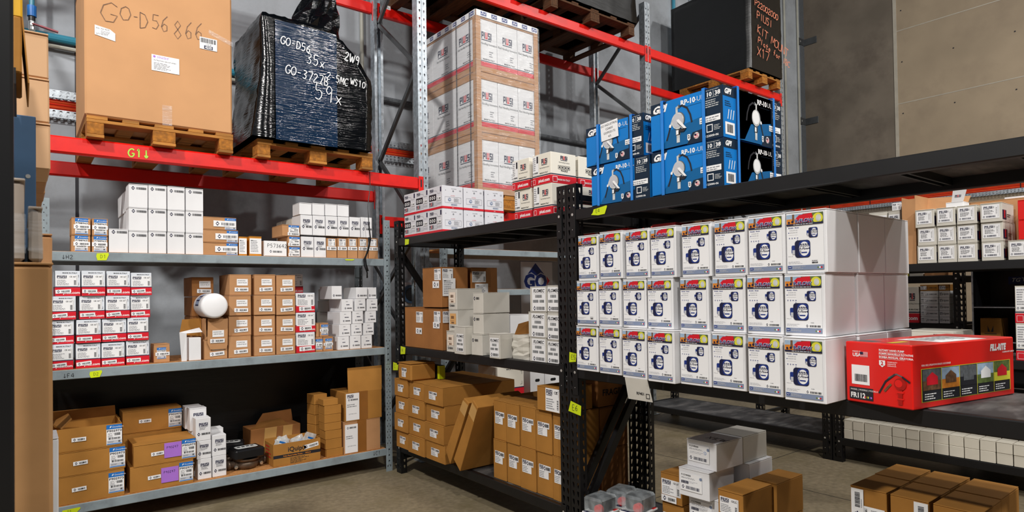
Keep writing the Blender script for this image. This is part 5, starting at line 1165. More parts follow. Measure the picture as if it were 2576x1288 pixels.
# crumpled taped carton
t = MB(); y0, y1 = at_y(1282, 880), at_y(1324, 880); n = 12; zt2 = at(1280, 843, 'X', X0).z; rn = random.Random(5)
wc, dc2, hc2 = y0 - y1, .15, zt2 - ZM
ring = [(-1, -1), (-.33, -1.05), (.33, -1.05), (1, -1), (1.05, -.3), (1.05, .3), (1, 1), (.3, 1.05), (-.3, 1.05), (-1, 1), (-1.05, .3), (-1.05, -.3)]
vs = []
for k in range(9):
    for a, c in ring: q = 1 + rn.uniform(-.07, .05) if k else .96; vs.append((a * wc / 2 * q, c * dc2 / 2 * q, hc2 * k / 8 + (rn.uniform(-.006, .006) if k else 0)))
fs = [(k * n + i, k * n + (i + 1) % n, (k + 1) * n + (i + 1) % n, (k + 1) * n + i) for k in range(8) for i in range(n)] + [tuple(range(8 * n, 9 * n))]
CRUM = film('crumpled_taped_board', 'CFCBC0', 1.0, .3, .8, 14, (1, 1, 2)); t.mesh(vs, fs, CRUM); o = t.build('crumpled_carton'); o.location = (2.6 + .1, (y0 + y1) / 2, ZM + .001); o.rotation_euler = (0, 0, -PI / 2)
thing(o, 'crumpled white carton sealed in clear tape with its lid torn up', 'carton')
t = MB(); t.poly([(-wc / 2 + .005, -.06, hc2), (-wc / 2 + .05, -.06, hc2 + .075), (wc * .3, -.03, hc2 + .1), (wc * .25, .0, hc2 + .01)], KRAFT_IN); t.poly([(wc * .18, .0, hc2), (wc * .5, .02, hc2), (wc * .5, .03, hc2 + .07), (wc * .2, .02, hc2 + .06)], GREY_C); t.build('torn_flap', o, solid=.003)
G = 'white flow meter cartons next to the double upright'
for ci, ((u0, u1), tops) in enumerate((((1332, 1374.5), (848, 784, 720.7)), ((1377, 1408.5), (855, 785, 718)))):
    z = ZM
    for ri, vt in enumerate(tops):
        sh = (0, -3, 1)[ri] if ci == 0 else 0
        _, z = pbox('X', X0 + .004, u0 + sh, u1, z, vt, d=.24, mat=GREY_C, flaps=True, st=[('flomec', .55, .42, .13, .15)], group=G, rj=.7, label='white flow meter carton, %s column and %s row beside the double black upright' % (('left', 'right')[ci], ('bottom', 'middle', 'top')[ri]))

# ------------------------------------------------------------------ black bay, bottom deck
G = 'long brown pump cartons on the bottom black shelf'
s2 = [('shipbar', .47, .5, .085, .085, 0)]
xs_ = 2.52
grid = ((993.5, 1026.5, (1079, 1041, 1000, 956)), (1027.5, 1068, (1090, 1046, 1003, 960)), (1069, 1116, (1105, 1058, 1012, 966)))
for ci, (u0, u1, tops) in enumerate(grid):
    z = ZB
    ya, yb = at(u0, 1020, 'X', xs_).y, at(u1, 1020, 'X', xs_).y
    hh = (at(1069, 966, 'X', xs_).z - ZB) / 4 - .002
    for ri in range(4):
        w = ya - yb - .004; o = carton('carton', w, .7, hh, KRAFT_D, True); o.location = (xs_ + .35 + (.01, -.008, .004, -.004)[(ri + ci) % 4], (ya + yb) / 2 + random.uniform(-.002, .002), ZB + .001 + ri * (hh + .002)); o.rotation_euler = (0, 0, -PI / 2 + math.radians(random.uniform(-.15, .15)))
        thing(o, 'long brown pump carton, %s column, %s row of the stack jutting off the bottom shelf' % (('left', 'middle', 'right')[ci], ('bottom', 'second', 'third', 'top')[ri]), 'carton', G); stick(o, faces(w, .7, hh)['F'], w * .46, hh * .48, w * .36, hh * .42, 'shipbar')
    zt4 = ZB + 4 * (hh + .002) + .001
ya, yb = at(1001, 930, 'X', 2.5).y, at(1033.5, 930, 'X', 2.5).y
o = carton('carton', ya - yb, .24, hh, KRAFT_D, True, None, .012); o.location = (2.5 + .12, (ya + yb) / 2, zt4); o.rotation_euler = (0, 0, -PI / 2); thing(o, 'single brown pump carton on top of the jutting stack', 'carton', G); stick(o, faces(ya - yb, .24, hh)['F'], (ya - yb) * .46, hh * .45, .07, .075, 'shipbar')
yl0, yl1 = at(1069, 950, 'X', xs_).y, at(1116, 950, 'X', xs_).y
# leaning pair
G = 'leaning long brown cartons'
def leaning(bl, br, tl, tr, X, d, lab):
    a = [at(*p, 'X', X) for p in (bl, br, tr, tl)]
    t = MB(); ofs = Vector((d, .0, 0)); fr = [Vector(p) for p in a]; bk = [p + ofs for p in fr]
    vs = fr + bk; t.mesh(vs, [(0, 1, 2, 3), (7, 6, 5, 4), (0, 4, 5, 1), (1, 5, 6, 2), (2, 6, 7, 3), (3, 7, 4, 0)], KRAFT_D)
    o = t.build('carton'); md = o.modifiers.new('edge', 'BEVEL'); md.width = .004; md.segments = 2
    c = sum(fr, Vector()) / 4; T = MB(); mid = lambda p, q, k: p.lerp(q, k)
    n = (fr[1] - fr[0]).cross(fr[3] - fr[0]).normalized() * .0012
    T.poly([mid(fr[3], fr[0], .04) + n, mid(fr[3], fr[0], .22) + n, mid(fr[2], fr[1], .22) + n, mid(fr[2], fr[1], .04) + n], TAPE_L); T.build('tape', o); thing(o, lab, 'carton', G)
zb_ = ZB
leaning((1121, 1133), (1132, 1168), (1167, 1001), (1180, 1014), 2.5, .5, 'long brown carton leaning right, far one of the leaning pair')
leaning((1141, 1155), (1157, 1186), (1190, 1006), (1202, 1026), 2.5, .6, 'long brown carton leaning right, near one of the leaning pair')
G = 'tall brown logo cartons on the bottom black shelf'
tall = (((1240.5, 1272.5), 1100, 1005), ((1273.5, 1306.5), 1109, 1010), ((1307.5, 1346.5), 1119, 1020), ((1347.5, 1388), 1132, 1029), ((1389, 1420), 1145, 1038))
hh = (at(1240.5, 1005, 'X', 2.62).z - ZB) / 2 - .0015
for ci, ((u0, u1), _a, _b) in enumerate(tall):
    ya, yb = at(u0, 1100, 'X', 2.62).y, at(u1, 1100, 'X', 2.62).y
    for ri in range(2):
        w = ya - yb - .003; o = carton('carton', w, .3, hh, KRAFT_D, True); o.location = (2.62 + .15 + (.006 * ((ci + ri) % 2)), (ya + yb) / 2, ZB + .001 + ri * (hh + .0015)); o.rotation_euler = (0, 0, -PI / 2 + math.radians(random.uniform(-.3, .3)))
        thing(o, 'tall brown logo carton, %s from left in the %s row on the bottom black shelf' % (ORD[ci], ('lower', 'upper')[ri]), 'carton', G); stick(o, faces(w, .3, hh)['F'], w * .44, hh * .56, w * .6, .085, 'shipbar')
        if ri == 0 and ci < 5:
            pass
yN = 2.846
for i, (za, hq) in enumerate(((ZB, hh), (ZB + hh + .002, hh * .99))):
    o = carton('carton', .3, .26, hq, KRAFT_R, True); o.location = (3.075, yN + .153, za + .001); o.rotation_euler = (0, 0, -PI / 2); thing(o, 'large brown carton in the back row seen through the frame, %s one' % ('lower', 'upper')[i], 'carton', G)
zf = ZB + 2 * hh + .005
o, _ = pbox('X', 2.6, 1350.5, 1409, zf, 969, d=.28, mat=KRAFT_D, flaps=True, st=[('ship', .88, .5, .13, .19, 0)], group=G, label='brown carton with turned label lying on the tall brown cartons', rj=1)
o = carton('carton', .26, .26, .17, KRAFT_R, True); o.location = (3.06, yN + .135, zf); o.rotation_euler = (0, 0, -PI / 2); thing(o, 'brown carton printed FRAGILE in the back row seen through the frame', 'carton', G)
t = MB(); R = faces(.26, .26, .17)['R']; t.text(R, 'FRAGILE', .04, .07, .04, INK, 1, 'l', .02); t.build('print', o)

# black case with a lime strip on the jutting stack, and an added black sheet standing in for the shade behind the lowest grey shelf
t = MB(); t.box((0, -.075, 0), (.05, .075, .115), BLK, .006); o = t.build('tool_case'); o.location = (2.74, 4.56, zt4 + .001); thing(o, 'small black case with a lime strip on top of the jutting brown stack', 'case')
t = MB(); t.box((-.002, -.079, .002), (.05, -.0755, .112), LIME); t.box((-.004, -.079, .002), (-.001, -.045, .112), LIME); t.build('strip', o)
t = MB(); t.box((-0.28, 5.735, 0.0), (2.72, 5.745, 1.0), BLACKMATT); thing(t.build('shade_sheet'), 'added black sheet standing in for shade behind the lowest grey shelf', 'sheet')

# ------------------------------------------------------------------ white meter cartons with picture labels
RWT = M('bright_white_board', 'E6E6E8', .5, var=.02, scale=4, bump=.15, bscale=9, spec=.3)
G = 'white meter cartons with picture labels'
RCOL = [  # per column: shelf-front x, bottom/middle/top (u0, u1), top row vt
    (2.505, (1450, 1505.5), (1451, 1505), (1454.5, 1505.5), 594), (2.49, (1507.6, 1564), (1506.5, 1562), (1508.6, 1566), 585), (2.455, (1565.6, 1627.5), (1567, 1626.5), (1573.7, 1634), 579),
    (2.44, (1629, 1697), (1628.5, 1694), (1636.5, 1701), 573), (2.475, (1710.5, 1789), (1710.6, 1783), (1715, 1790), 564.6), (2.48, (1791, 1877), (1792, 1877), (1797, 1881), 556), (2.45, (1881, 1970), (1879, 1970), (1882, 1976), 546), (2.42, (1972.6, 2078), (1973, 2076), (1977, 2081), 535)]
for ci, (xf, ub, um, ut, vt) in enumerate(RCOL):
    z = ZM; zt = at(ut[0], vt, 'X', 2.5).z; hh = (zt - ZM) / 3 - .0015
    for ri, (u0, u1) in enumerate((ub, um, ut)):
        X = xf if ri == 0 else 2.5 + random.uniform(-.006, .006) - (.015 if ci > 5 else 0)
        o, z = pbox('X', X, u0, u1, z, None, hh, d=.27, mat=RWT, flaps=True, group=G, gap=.001, rj=.25, label='white meter carton with picture label, %s column from the black upright, %s row' % (ORD[ci], ('bottom', 'middle', 'top')[ri]))
        w = o['w'] if 'w' in o else (o.bound_box[4][0] - o.bound_box[0][0])
        stick(o, faces(w, .27, hh)['F'], w * .48, hh * .5, w * .9, hh * .9, 'rflow', arg=0 if (ci, ri) in ((0, 1), (7, 2)) else 1, name='printed_label')
        if ci == 2 and ri == 0:
            t = MB(); t.poly([(-w * .42, -.134, 0), (w * .5, -.134, 0), (w * .62, -.12, -.11), (-w * .36, -.12, -.11)], GREY_C); fl = t.build('flap', o, solid=.003); q = MB(); F = Fr((-w * .36, -.122, -.105), (1, 0, 0), (0, -.1, .99)); q.text(F, 'RF401', .06, .025, .014, INK, 4, 'l', .02); q.frame(F, w * .75, .01, w * .9, .035, .003, INK, 4); q.build('print', fl)
        if ci == 7:
            for k in (1, 2):
                o = carton('carton', w, .27, hh, RWT, True); o.location = (X + .135 + .275 * k + random.uniform(-.003, .003), (at(u0, 700, 'X', X).y + at(u1, 700, 'X', X).y) / 2 + random.uniform(-.006, .0), z - hh - .001); o.rotation_euler = (0, 0, -PI / 2 + math.radians(random.uniform(-.8, .8))); thing(o, 'white meter carton at the aisle end, %s in depth, %s row' % (('second', 'third')[k - 1], ('bottom', 'middle', 'top')[ri]), 'carton', G)
zz_ = z
xb = 2.83
for (u0, u1, za, h, m, lab) in ((1705, 1880, 1.862, .028, KRAFT_R, 'long flat brown carton lying behind the top row of white meter cartons'), (1885, 1968, 1.862, .035, KRAFT, 'flat brown carton behind the top row near the aisle end')):
    p0, p1 = at(u0, 560, 'X', xb).y, at(u1, 560, 'X', xb).y
    o = carton('carton', p0 - p1, .3, za + h - ZM, m, True); o.location = (xb + .15, (p0 + p1) / 2, ZM + .001); o.rotation_euler = (0, 0, -PI / 2); thing(o, lab, 'carton')
for k, (u0, u1) in enumerate(((1462, 1545), (1548, 1580), (1640, 1700))):
    p0, p1 = min(2.655, at(u0, 570, 'X', xb).y), at(u1, 570, 'X', xb).y; h = at(u0, 588 - 11 * k, 'X', xb).z - ZM
    o = carton('carton', p0 - p1, .26, h, FR_RED, True); o.location = (xb + .13, (p0 + p1) / 2, ZM + .001); o.rotation_euler = (0, 0, -PI / 2); thing(o, 'red carton top showing behind the white meter cartons, %s from the black upright' % ORD[k], 'carton', 'red cartons behind the white meter cartons')

# ------------------------------------------------------------------ big red pump carton
c0, c1, c2 = [at(u, v, 'Z', ZM) for u, v in ((2150, 1010), (2322, 1037), (2530, 990))]
w = (c1 - c0).length; d = (c2 - c1).length * 1.02; hh = at(2322, 871, 'X', c1.x).z - ZM
def art_fr(b, f, w, d, h):
    F = f['F']; b.rect(F, w * .06, h * .05, w * .43, h * .25, INK, 1); b.text(F, 'FR112', w * .08, h * .08, h * .08, WHITE_I, 2, 'l', .03, .85); b.text(F, 'MODEL | MODELE | MODELO', w * .08, h * .2, h * .025, WHITE_I, 2, 'l')
    for i, m in enumerate((RED, GRN_I, YELL_I, RBLUE, PURP)): b.disc(F, w * (.31 + .022 * i), h * .1, h * .017, m, 2)
    b.rect(F, w * .1, h * .3, w * .38, h * .62, PAPER, 1); b.barcode(F, w * .15, h * .35, w * .2, h * .12, INK, 2); b.text(F, 'MADE IN', w * .12, h * .83, h * .025, WHITE_I, 1); b.text(F, 'USA', w * .12, h * .76, h * .055, WHITE_I, 1, 'l', .03)
    b.rect(F, w * .24, h * .76, w * .36, h * .84, WHITE_I, 1)
    for i in range(4): b.rect(F, w * .24, h * (.765 + .02 * i), w * .36, h * (.775 + .02 * i), RED, 2)
    b.rect(F, w * .24, h * .8, w * .29, h * .84, NAVY, 3)
    for i, s in enumerate(('ROTARY HAND PUMP', 'POMPE MANUELLE ROTATIVE', 'BOMBA MANUAL GIRATORIA')): b.text(F, s, w * .53, h * (.88 - .055 * i), h * .028, WHITE_I, 1, 'l', .03); b.rect(F, w * .53, h * (.865 - .055 * i), w * .9, h * (.868 - .055 * i), WHITE_I, 1)
    b.pl(F, [(w * .53, h * .66), (w * .575, h * .62), (w * .62, h * .66), (w * .62, h * .73), (w * .53, h * .73)], WHITE_I, 1); b.text(F, '2', w * .575, h * .655, h * .06, RED, 2, 'c', .03)
    for i in range(3): b.text(F, ('WARRANTY', 'GARANTIE', 'GARANTIA')[i], w * .65, h * (.7 - .03 * i), h * .02, WHITE_I, 1)
    DR = M('dark_red_print', 'A81208', .4, var=.1, scale=40)
    b.stroke(F, [(w * .52, h * .2), (w * .62, h * .4), (w * .76, h * .53)], h * .028, INK, 2); b.stroke(F, [(w * .66, h * .46), (w * .78, h * .535), (w * .86, h * .5), (w * .96, h * .43)], h * .022, DGR_I, 2); b.stroke(F, [(w * .86, h * .5), (w * .97, h * .42)], h * .03, INK, 3); b.stroke(F, [(w * .6, h * .24), (w * .7, h * .37)], h * .035, BRN_I, 2)
    b.disc(F, w * .83, h * .38, h * .095, DR, 3, None, 24); b.disc(F, w * .81, h * .39, h * .06, FR_RED, 4, None, 20); b.rect(F, w * .8, h * .06, w * .86, h * .3, DR, 3); b.rect(F, w * .78, h * .24, w * .88, h * .27, FR_RED, 4); b.rect(F, w * .78, h * .14, w * .88, h * .16, FR_RED, 4)
    R = f['R']; b.text(R, 'FILL-RITE', d * .74, h * .8, h * .1, WHITE_I, 1, 'l', .06, .85, .2); b.text(R, 'A GORMAN-RUPP COMPANY', d * .87, h * .745, h * .025, WHITE_I, 1, 'l', .02, .8)
    b.text(R, 'IDEAL USES | UTILISATIONS IDEALES | USOS IDEALES', d * .08, h * .66, h * .026, WHITE_I, 1, 'l', .02, .9); b.rect(R, d * .075, h * .1, d * .95, h * .62, YELL_I, 1); b.rect(R, d * .08, h * .108, d * .945, h * .612, INK, 2)
    pics = ((DGR_I, BRN_I, RED), (SKY_I, OR_I, BRN_I), (DGR_I, INK, DGR_I), (SKY_I, GRN_I, WHITE_I), (GRN_I, YELL_I, RED))
    for i, (m0, m1, m2) in enumerate(pics):
        a0, a1 = d * (.085 + .172 * i), d * (.085 + .172 * (i + 1) - .006); y0, y1 = h * (.28 - .012 * i * 0), h * .605
        b.rect(R, a0, y0, a1, y1, m0, 3); b.rect(R, a0, y0, a1, y0 + (y1 - y0) * .45, m1, 4); b.pl(R, [(a0 + (a1 - a0) * .2, y0 + h * .08), (a0 + (a1 - a0) * .8, y0 + h * .08), (a0 + (a1 - a0) * .8, y0 + h * .2), (a0 + (a1 - a0) * .5, y0 + h * .28), (a0 + (a1 - a0) * .2, y0 + h * .2)], m2, 5)
        b.lines(R, a0 + d * .015, h * .13, (a1 - a0) * .7, h * .11, 3, WHITE_I, 3); b.rect(R, a1, h * .108, a1 + d * .004, h * .612, YELL_I, 4)
    T = f['T']; b.rect(T, w * .3, d * .3, w * .95, d * .75, PAPER, 1); b.lines(T, w * .35, d * .35, w * .5, d * .35, 6, GREYINK, 2); b.rect(T, w * .55, d * .05, w * .65, d * .2, YELL_I, 1); b.rect(T, w * .02, d * .05, w * .35, d * .14, DGR_I, 1)
o = carton('carton', w, d, hh, FR_RED, False, art_fr, .004, .002)
o.location = ((c0.x + c2.x) / 2, (c0.y + c2.y) / 2, ZM + .001); ang = math.atan2(c1.y - c0.y, c1.x - c0.x); o.rotation_euler = (0, 0, ang)
thing(o, 'large glossy red rotary hand pump carton on the middle black shelf', 'carton')

# ------------------------------------------------------------------ bottom deck of the near black bay
ZB2 = .176
G = 'white cartons with part stickers on the bottom black shelf'
XW = 2.80
ys0, ys1 = at(1727, 1140, 'X', XW).y, at(1803, 1150, 'X', XW).y; ww = ys0 - ys1; dW = at(1869, 1110, 'Y', ys1).x - XW
z1 = at(1727, 1101.6, 'X', XW).z; zb = at(1727, 1170, 'X', XW).z; hW = z1 - zb
n = 4; hl = (zb - ZB2) / 3 - .0012
for i in range(n):
    h = hW - .002 if i == 3 else hl; za = ZB2 + .001 + i * (hl + .0012) if i < 3 else zb + .001
    dx, dy = ((0, 0), (.0, -.006), (-.05, .02), (0, 0))[i]
    o = carton('carton', ww - .002, dW - .004, h, WHITE_C, True); o.location = (XW + dW / 2 + dx, (ys0 + ys1) / 2 + dy, za); o.rotation_euler = (0, 0, -PI / 2 + math.radians((0, 1, 2.2, -.5)[i])); thing(o, 'white sticker-marked carton, %s of the near tower on the bottom black shelf' % ('lowest', 'second', 'third', 'topmost')[i], 'carton', G)
    stick(o, faces(ww, dW, h)['F'], ww * .42, h * .52, ww * .7, h * .62, 'fbox', arg=1 if i == 3 else None)
    if i == 3: t = MB(); hand(t, faces(ww, dW, h)['T'].sub(ww * .35, dW * .3, 0, .0006), 'XKW', 0, 0, .05, .006, INK, 1); t.build('marking', o)
    if i in (0, 1, 2, 3):
        h2 = h; o = carton('carton', ww - .002, dW - .004, h2, WHITE_C if i < 3 else GREY_C, True); o.location = (XW + dW * 1.5 + .006 + (.012 if i == 2 else 0), (ys0 + ys1) / 2 + .004 - (.025 if i == 2 else 0), za); o.rotation_euler = (0, 0, -PI / 2 + math.radians(.6)); thing(o, 'white carton, %s of the rear tower on the bottom black shelf' % ('lowest', 'second', 'third', 'topmost')[i], 'carton', G)
G = 'brown logo cartons on the bottom black shelf'
bl = [('ship', .5, .52, .14, .085), ('bar', .4, .14, .1, .036)]
XL = 2.80
yl0, yl1 = at(1666, 1210, 'X', XL).y, at(1719, 1220, 'X', XL).y; zt1 = at(1666, 1184, 'X', XL).z; zt0 = at(1667, 1259, 'X', XL).z
for i, (za, zc_) in enumerate(((ZB2, zt0), (zt0 + .001, zt1))):
    w = min(yl0 - yl1, yl0 - ys0 - .006); o = carton('carton', w, .22, zc_ - za - .002, KRAFT_D, True); o.location = (XL + .11 - .01 * i, yl0 - w / 2 + .004, za + .001); o.rotation_euler = (0, 0, -PI / 2 + math.radians(.5)); thing(o, 'brown logo carton left of the white tower, %s of two' % ('lower', 'upper')[i], 'carton', G)
    for s in bl: stick(o, faces(w, .22, zc_ - za)['F'], s[1] * w, s[2] * (zc_ - za), min(s[3], w * .9), s[4], s[0])
XR_ = 2.74
yr0, yr1 = at(1805.5, 1260, 'X', XR_).y, at(1869, 1270, 'X', XR_).y; yr0 = min(yr0, ys1 - .012); zt1 = at(1806, 1228, 'X', XR_).z; w = yr0 - yr1; dR = .27
hR = (zt1 - ZB2) / 2 - .002
for i in range(2):
    for k in range(2):
        o = carton('carton', w, dR - .004, hR, KRAFT_D, True); o.location = (XR_ + dR / 2 + k * (dR + .012), (yr0 + yr1) / 2 + (.0 if k == 0 else -.015), ZB2 + .001 + i * (hR + .002)); o.rotation_euler = (0, 0, -PI / 2); thing(o, 'brown logo carton right of the white tower, %s %s' % (('lower', 'upper')[i], ('front', 'rear')[k]), 'carton', G)
        stick(o, faces(w, dR, hR)['F'], w * .46, hR * .62, w * .74, hR * .42, 'ship'); stick(o, faces(w, dR, hR)['F'], w * .5, hR * .18, w * .6, hR * .16, 'bar')
G = 'brown cartons in the lower right corner'
zt = .70; p = at(2137, 1219, 'Z', zt); XQ = p.x
edges = [at(u, v, 'X', XQ).y for u, v in ((2137, 1219), (2231, 1242), (2237, 1243), (2337, 1270), (2345, 1272), (2470, 1300))]
hq = (zt - ZB2) / 2 - .002; dq = .25
for i in range(3):
    y0, y1 = edges[2 * i], edges[2 * i + 1]; w = y0 - y1
    for k in range(2):
        for l in range(2):
            o = carton('carton', w - .003, dq - .004, hq, KRAFT_D, True); o.location = (XQ + dq / 2 + k * (dq + .008), (y0 + y1) / 2 + .004 * k, ZB2 + .001 + l * (hq + .002)); o.rotation_euler = (0, 0, -PI / 2 + math.radians(random.uniform(-.4, .4))); thing(o, 'brown carton at lower right, %s from left, %s row, %s layer' % (ORD[i], ('front', 'rear')[k], ('lower', 'upper')[l]), 'carton', G)
            if k == 0 and l == 1:
                F = faces(w, dq, hq)['F']; stick(o, F, w * .66, hq * .5, w * .56, hq * .42, 'ship', PI if i == 0 else 0); stick(o, F, w * .22 if i == 0 else w * .8, hq * .7, .14, .05, 'bar', PI / 2)
# blister packed devices with red knobs
G = 'blister packed black devices with red knobs'
for k, (u, v, s) in enumerate(((1506, 1262, 1.0), (1560, 1243, 1.0), (1602, 1258, 1.0))):
    p = at(u, v, 'X', (2.60, 2.83, 2.62)[k]); zb = p.z - .06
    r = empty('packed_device', (p.x, p.y, zb), -PI / 2 + (.1, .25, .15)[k]); thing(r, 'black device with red knob in clear packaging, %s of three low by the upright' % ('left', 'middle', 'right')[k], 'device', G)
    t = MB(); t.box((-.055, -.03, .012), (.055, .09, .085), BLK, .006); t.build('device_body', r)
    t = MB(); t.tube([(.035, -.03, .035), (.035, -.055, .035)], .026, FR_RED, 18); t.tube([(.035, -.055, .035), (.035, -.06, .035)], .02, FR_RED, 18); t.build('knob', r)
    t = MB(); t.box((-.068, -.067, 0), (.068, .1, .008), PAPER); F = Fr((-.075, -.07, .008), (1, 0, 0), (0, 1, 0)); t.rect(F, .01, .13, .14, .168, FR_RED, 1); t.rect(F, .01, .005, .14, .02, NAVY, 1); t.lines(F, .02, .025, .1, .02, 2, INK, 1); t.build('backing_card', r)
    t = MB(); t.box((-.064, -.064, .009), (.064, .096, .095), BLISTER, .012); t.build('blister', r)
    b0 = carton('carton', .13, .15, zb - ZB2 - .002, GREY_C, True); b0.location = (p.x, p.y, ZB2 + .001); b0.rotation_euler = r.rotation_euler; thing(b0, 'grey-white carton carrying a packed device, %s of three' % ('left', 'middle', 'right')[k], 'carton', 'cartons under the packed devices')

# ------------------------------------------------------------------ next aisle
XN = CXF + .01
G = 'grey logo cartons on the next aisle shelf'
yy = [at(u, 600, 'X', XN).y for u in (2306, 2355, 2357, 2406, 2408, 2460, 2469, 2526, 2533, 2590)]
hN = (at(2306, 529.5, 'X', XN).z - 1.74) / 3 - .002
def art_side(b, f, w, d, h):
    R = f['R']; b.rect(R, d * .02, h * .12, d * .34, h * .62, NAVY, 1); b.rect(R, d * .14, h * .2, d * .24, h * .6, RED, 2); b.lines(R, d * .4, h * .25, d * .3, h * .2, 2, INK, 1)
NG = M('warm_grey_board', 'CBC7BC', .6, var=.03, spec=.25)  # even warm grey board of the grey cartons
for c in range(5):
    for l in range(3 if c < 4 else 1):
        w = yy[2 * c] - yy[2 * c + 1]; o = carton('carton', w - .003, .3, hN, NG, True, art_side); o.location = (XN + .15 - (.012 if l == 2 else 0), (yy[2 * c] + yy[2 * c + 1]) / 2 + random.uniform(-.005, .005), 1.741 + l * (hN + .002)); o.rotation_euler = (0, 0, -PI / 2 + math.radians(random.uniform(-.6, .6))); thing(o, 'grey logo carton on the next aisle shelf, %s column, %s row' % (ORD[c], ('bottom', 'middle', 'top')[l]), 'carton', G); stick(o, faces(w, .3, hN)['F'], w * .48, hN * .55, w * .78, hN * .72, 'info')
for k, (u0, u1, vt, lab) in enumerate(((2187, 2233, 536, 'far'), (2236, 2266, 531, 'near'))):
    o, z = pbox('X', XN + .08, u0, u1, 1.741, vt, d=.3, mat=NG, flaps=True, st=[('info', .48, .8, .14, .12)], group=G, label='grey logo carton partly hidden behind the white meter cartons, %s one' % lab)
pbox('X', XN + .1, 2244, 2266, z + .002, 511.5, d=.25, mat=WHITE_C, st=[('ship', .35, .5, .1, .07)], group=G, label='small white carton lying on the half-hidden grey logo cartons')
t = MB(); a, b_, c_, d_ = [at(u, v, 'X', XN + .02) for u, v in ((2272, 660), (2306, 661), (2304, 533), (2296, 492))]
o = empty('open_carton', (a.x, a.y, 1.741)); thing(o, 'tall open tan carton with a torn edge left of the grey logo cartons', 'carton')
L = a - b_; y0, y1 = 0.0, -(a.y - b_.y); hT = d_.z - 1.74
t.box((0, y1, 0), (.3, y1 + .004, hT), KRAFT); t.box((0, y0 - .004, 0), (.3, y0, hT * .98), KRAFT); t.box((.296, y1 + .004, 0), (.3, y0 - .004, hT), KRAFT); t.box((0, y1 + .004, 0), (.004, y0 - .004, hT * .95), KRAFT); t.build('carton_wall', o)
t = MB(); t.poly([(.3, y1, hT), (.3, y1 - .3, hT - .02), (.24, y1 - .28, hT - .2 + .08), (.24, y1, hT - .12)], KRAFT); t.build('flap', o, solid=.004)
y_ = at(2402, 510, 'X', XN + .1).y; zt = 1.741 + 3 * (hN + .002)
o = carton('carton', .12, .14, .045, WHITE_C, True); o.location = (XN + .16, y_, zt + .001); o.rotation_euler = (0, 0, -PI / 2); thing(o, 'small white logo carton with raised lid on the grey logo cartons', 'carton')
t = MB(); t.poly([(-.02, -.07, .045), (.06, -.07, .045), (.09, -.09, .13), (.0, -.09, .15)], WHITE_C); F = Fr((-.02, -.071, .05), (1, .0, .0), (.2, -.2, .96)); t.piusi(F, .02, .03, .04, .02, NAVY, RED, 3); t.build('lid', o, solid=.002)
o, z = pbox('X', 6.1, 2420, 2600, 1.741, 512, d=.3, mat=KRAFT, flaps=True, label='wide tan carton in the back row behind the grey logo cartons', group=None)
o, z2 = pbox('X', 6.13, 2526, 2620, z, 497, d=.15, mat=M('poster_carton_board', 'DADCE0', .5), label='white printed carton standing on the wide tan carton at the photo edge'); F = faces(.4, .15, .1)['F']
for k, lv in enumerate((0, 1)):
    o = carton('carton', .12, .3, hN, FR_RED, True); o.location = (XN + .15, yy[7] - .085 - .06, 1.741 + hN + .003 + lv * (hN + .002)); o.rotation_euler = (0, 0, -PI / 2); thing(o, 'small red carton at the right end of the grey logo cartons, %s' % ('lower', 'upper')[lv], 'carton', 'red cartons at the shelf end')
# small plain cartons on the low deck
G = 'small plain white cartons on the low next aisle shelf'
ue = (2122, 2145, 2173.5, 2211, 2243, 2278, 2312, 2347.5, 2386, 2424, 2463, 2504, 2547, 2590)
ze = .2155; hS = (at(2122, 1055, 'X', CXF).z - ze) / 2 - .001
for c in range(13):
    y0, y1 = at(ue[c], 1090, 'X', CXF).y, at(ue[c + 1], 1120, 'X', CXF).y
    for l in range(2):
        o = carton('carton', abs(y0 - y1) - .003, .16, hS * (1 if l == 0 else 1.0), M('dim_white_board', 'CFC9BA', .6, var=.03), l == 1); o.location = (CXF + .085 + random.uniform(-.004, .004), (y0 + y1) / 2, ze + .0005 + l * (hS + .0015)); o.rotation_euler = (0, 0, -PI / 2 + math.radians(random.uniform(-.8, .8))); thing(o, 'small plain white carton on the low shelf, %s from left, %s row' % (ORD[c], ('lower', 'upper')[l]), 'carton', G)
# middle deck
pW, pE = at(2272, 850, 'X', XN).y, at(2398, 850, 'X', XN).y; zPt = at(2300, 832, 'X', XN).z
def art_wide(b, f, w, d, h): b.piusi(f['F'], w * .12, h * .15, w * .7, h * .55, NAVY, RED, 1, False); b.lines(f['F'], w * .62, h * .78, w * .2, h * .14, 2, INK)
o = carton('carton', pW - pE, .45, zPt - 1.002, CREAM_C, True, art_wide); o.location = (XN + .225, (pW + pE) / 2, 1.001); o.rotation_euler = (0, 0, -PI / 2); thing(o, 'wide white carton with large logo letters behind the red pump carton', 'carton')
G = 'white and red logo cartons at the right photo edge'
y0 = at(2554, 800, 'X', XN).y; zA = [at(2560, v, 'X', XN).z for v in (948, 834, 719)]
base = 1.001; hq = (zA[2] - 1.0) / 2 - .002
for l in range(2):
    o = carton('carton', .3, .3, hq, CREAM_C, True, art_cream); o.location = (XN + .15, y0 - .15, base + l * (hq + .002)); o.rotation_euler = (0, 0, -PI / 2); thing(o, 'white and red logo carton cut by the right photo edge, %s of two' % ('lower', 'upper')[l], 'carton', G)
XK = 6.62
zk = at(2300, 812, 'X', XK).z; zk2 = at(2330, 694, 'X', XK).z
pk = at(2412, 750, 'X', XK).y
row_c = boltless('boltless_shelving', XK, XK + .6, pk - .04, pk + 2.0, 1.95, (zk - .001, zk2), 'black shelving farther back with flat white cartons and a dark upright', diag=False)
y0, y1 = at(2268, 760, 'X', XK).y, at(2314, 760, 'X', XK).y
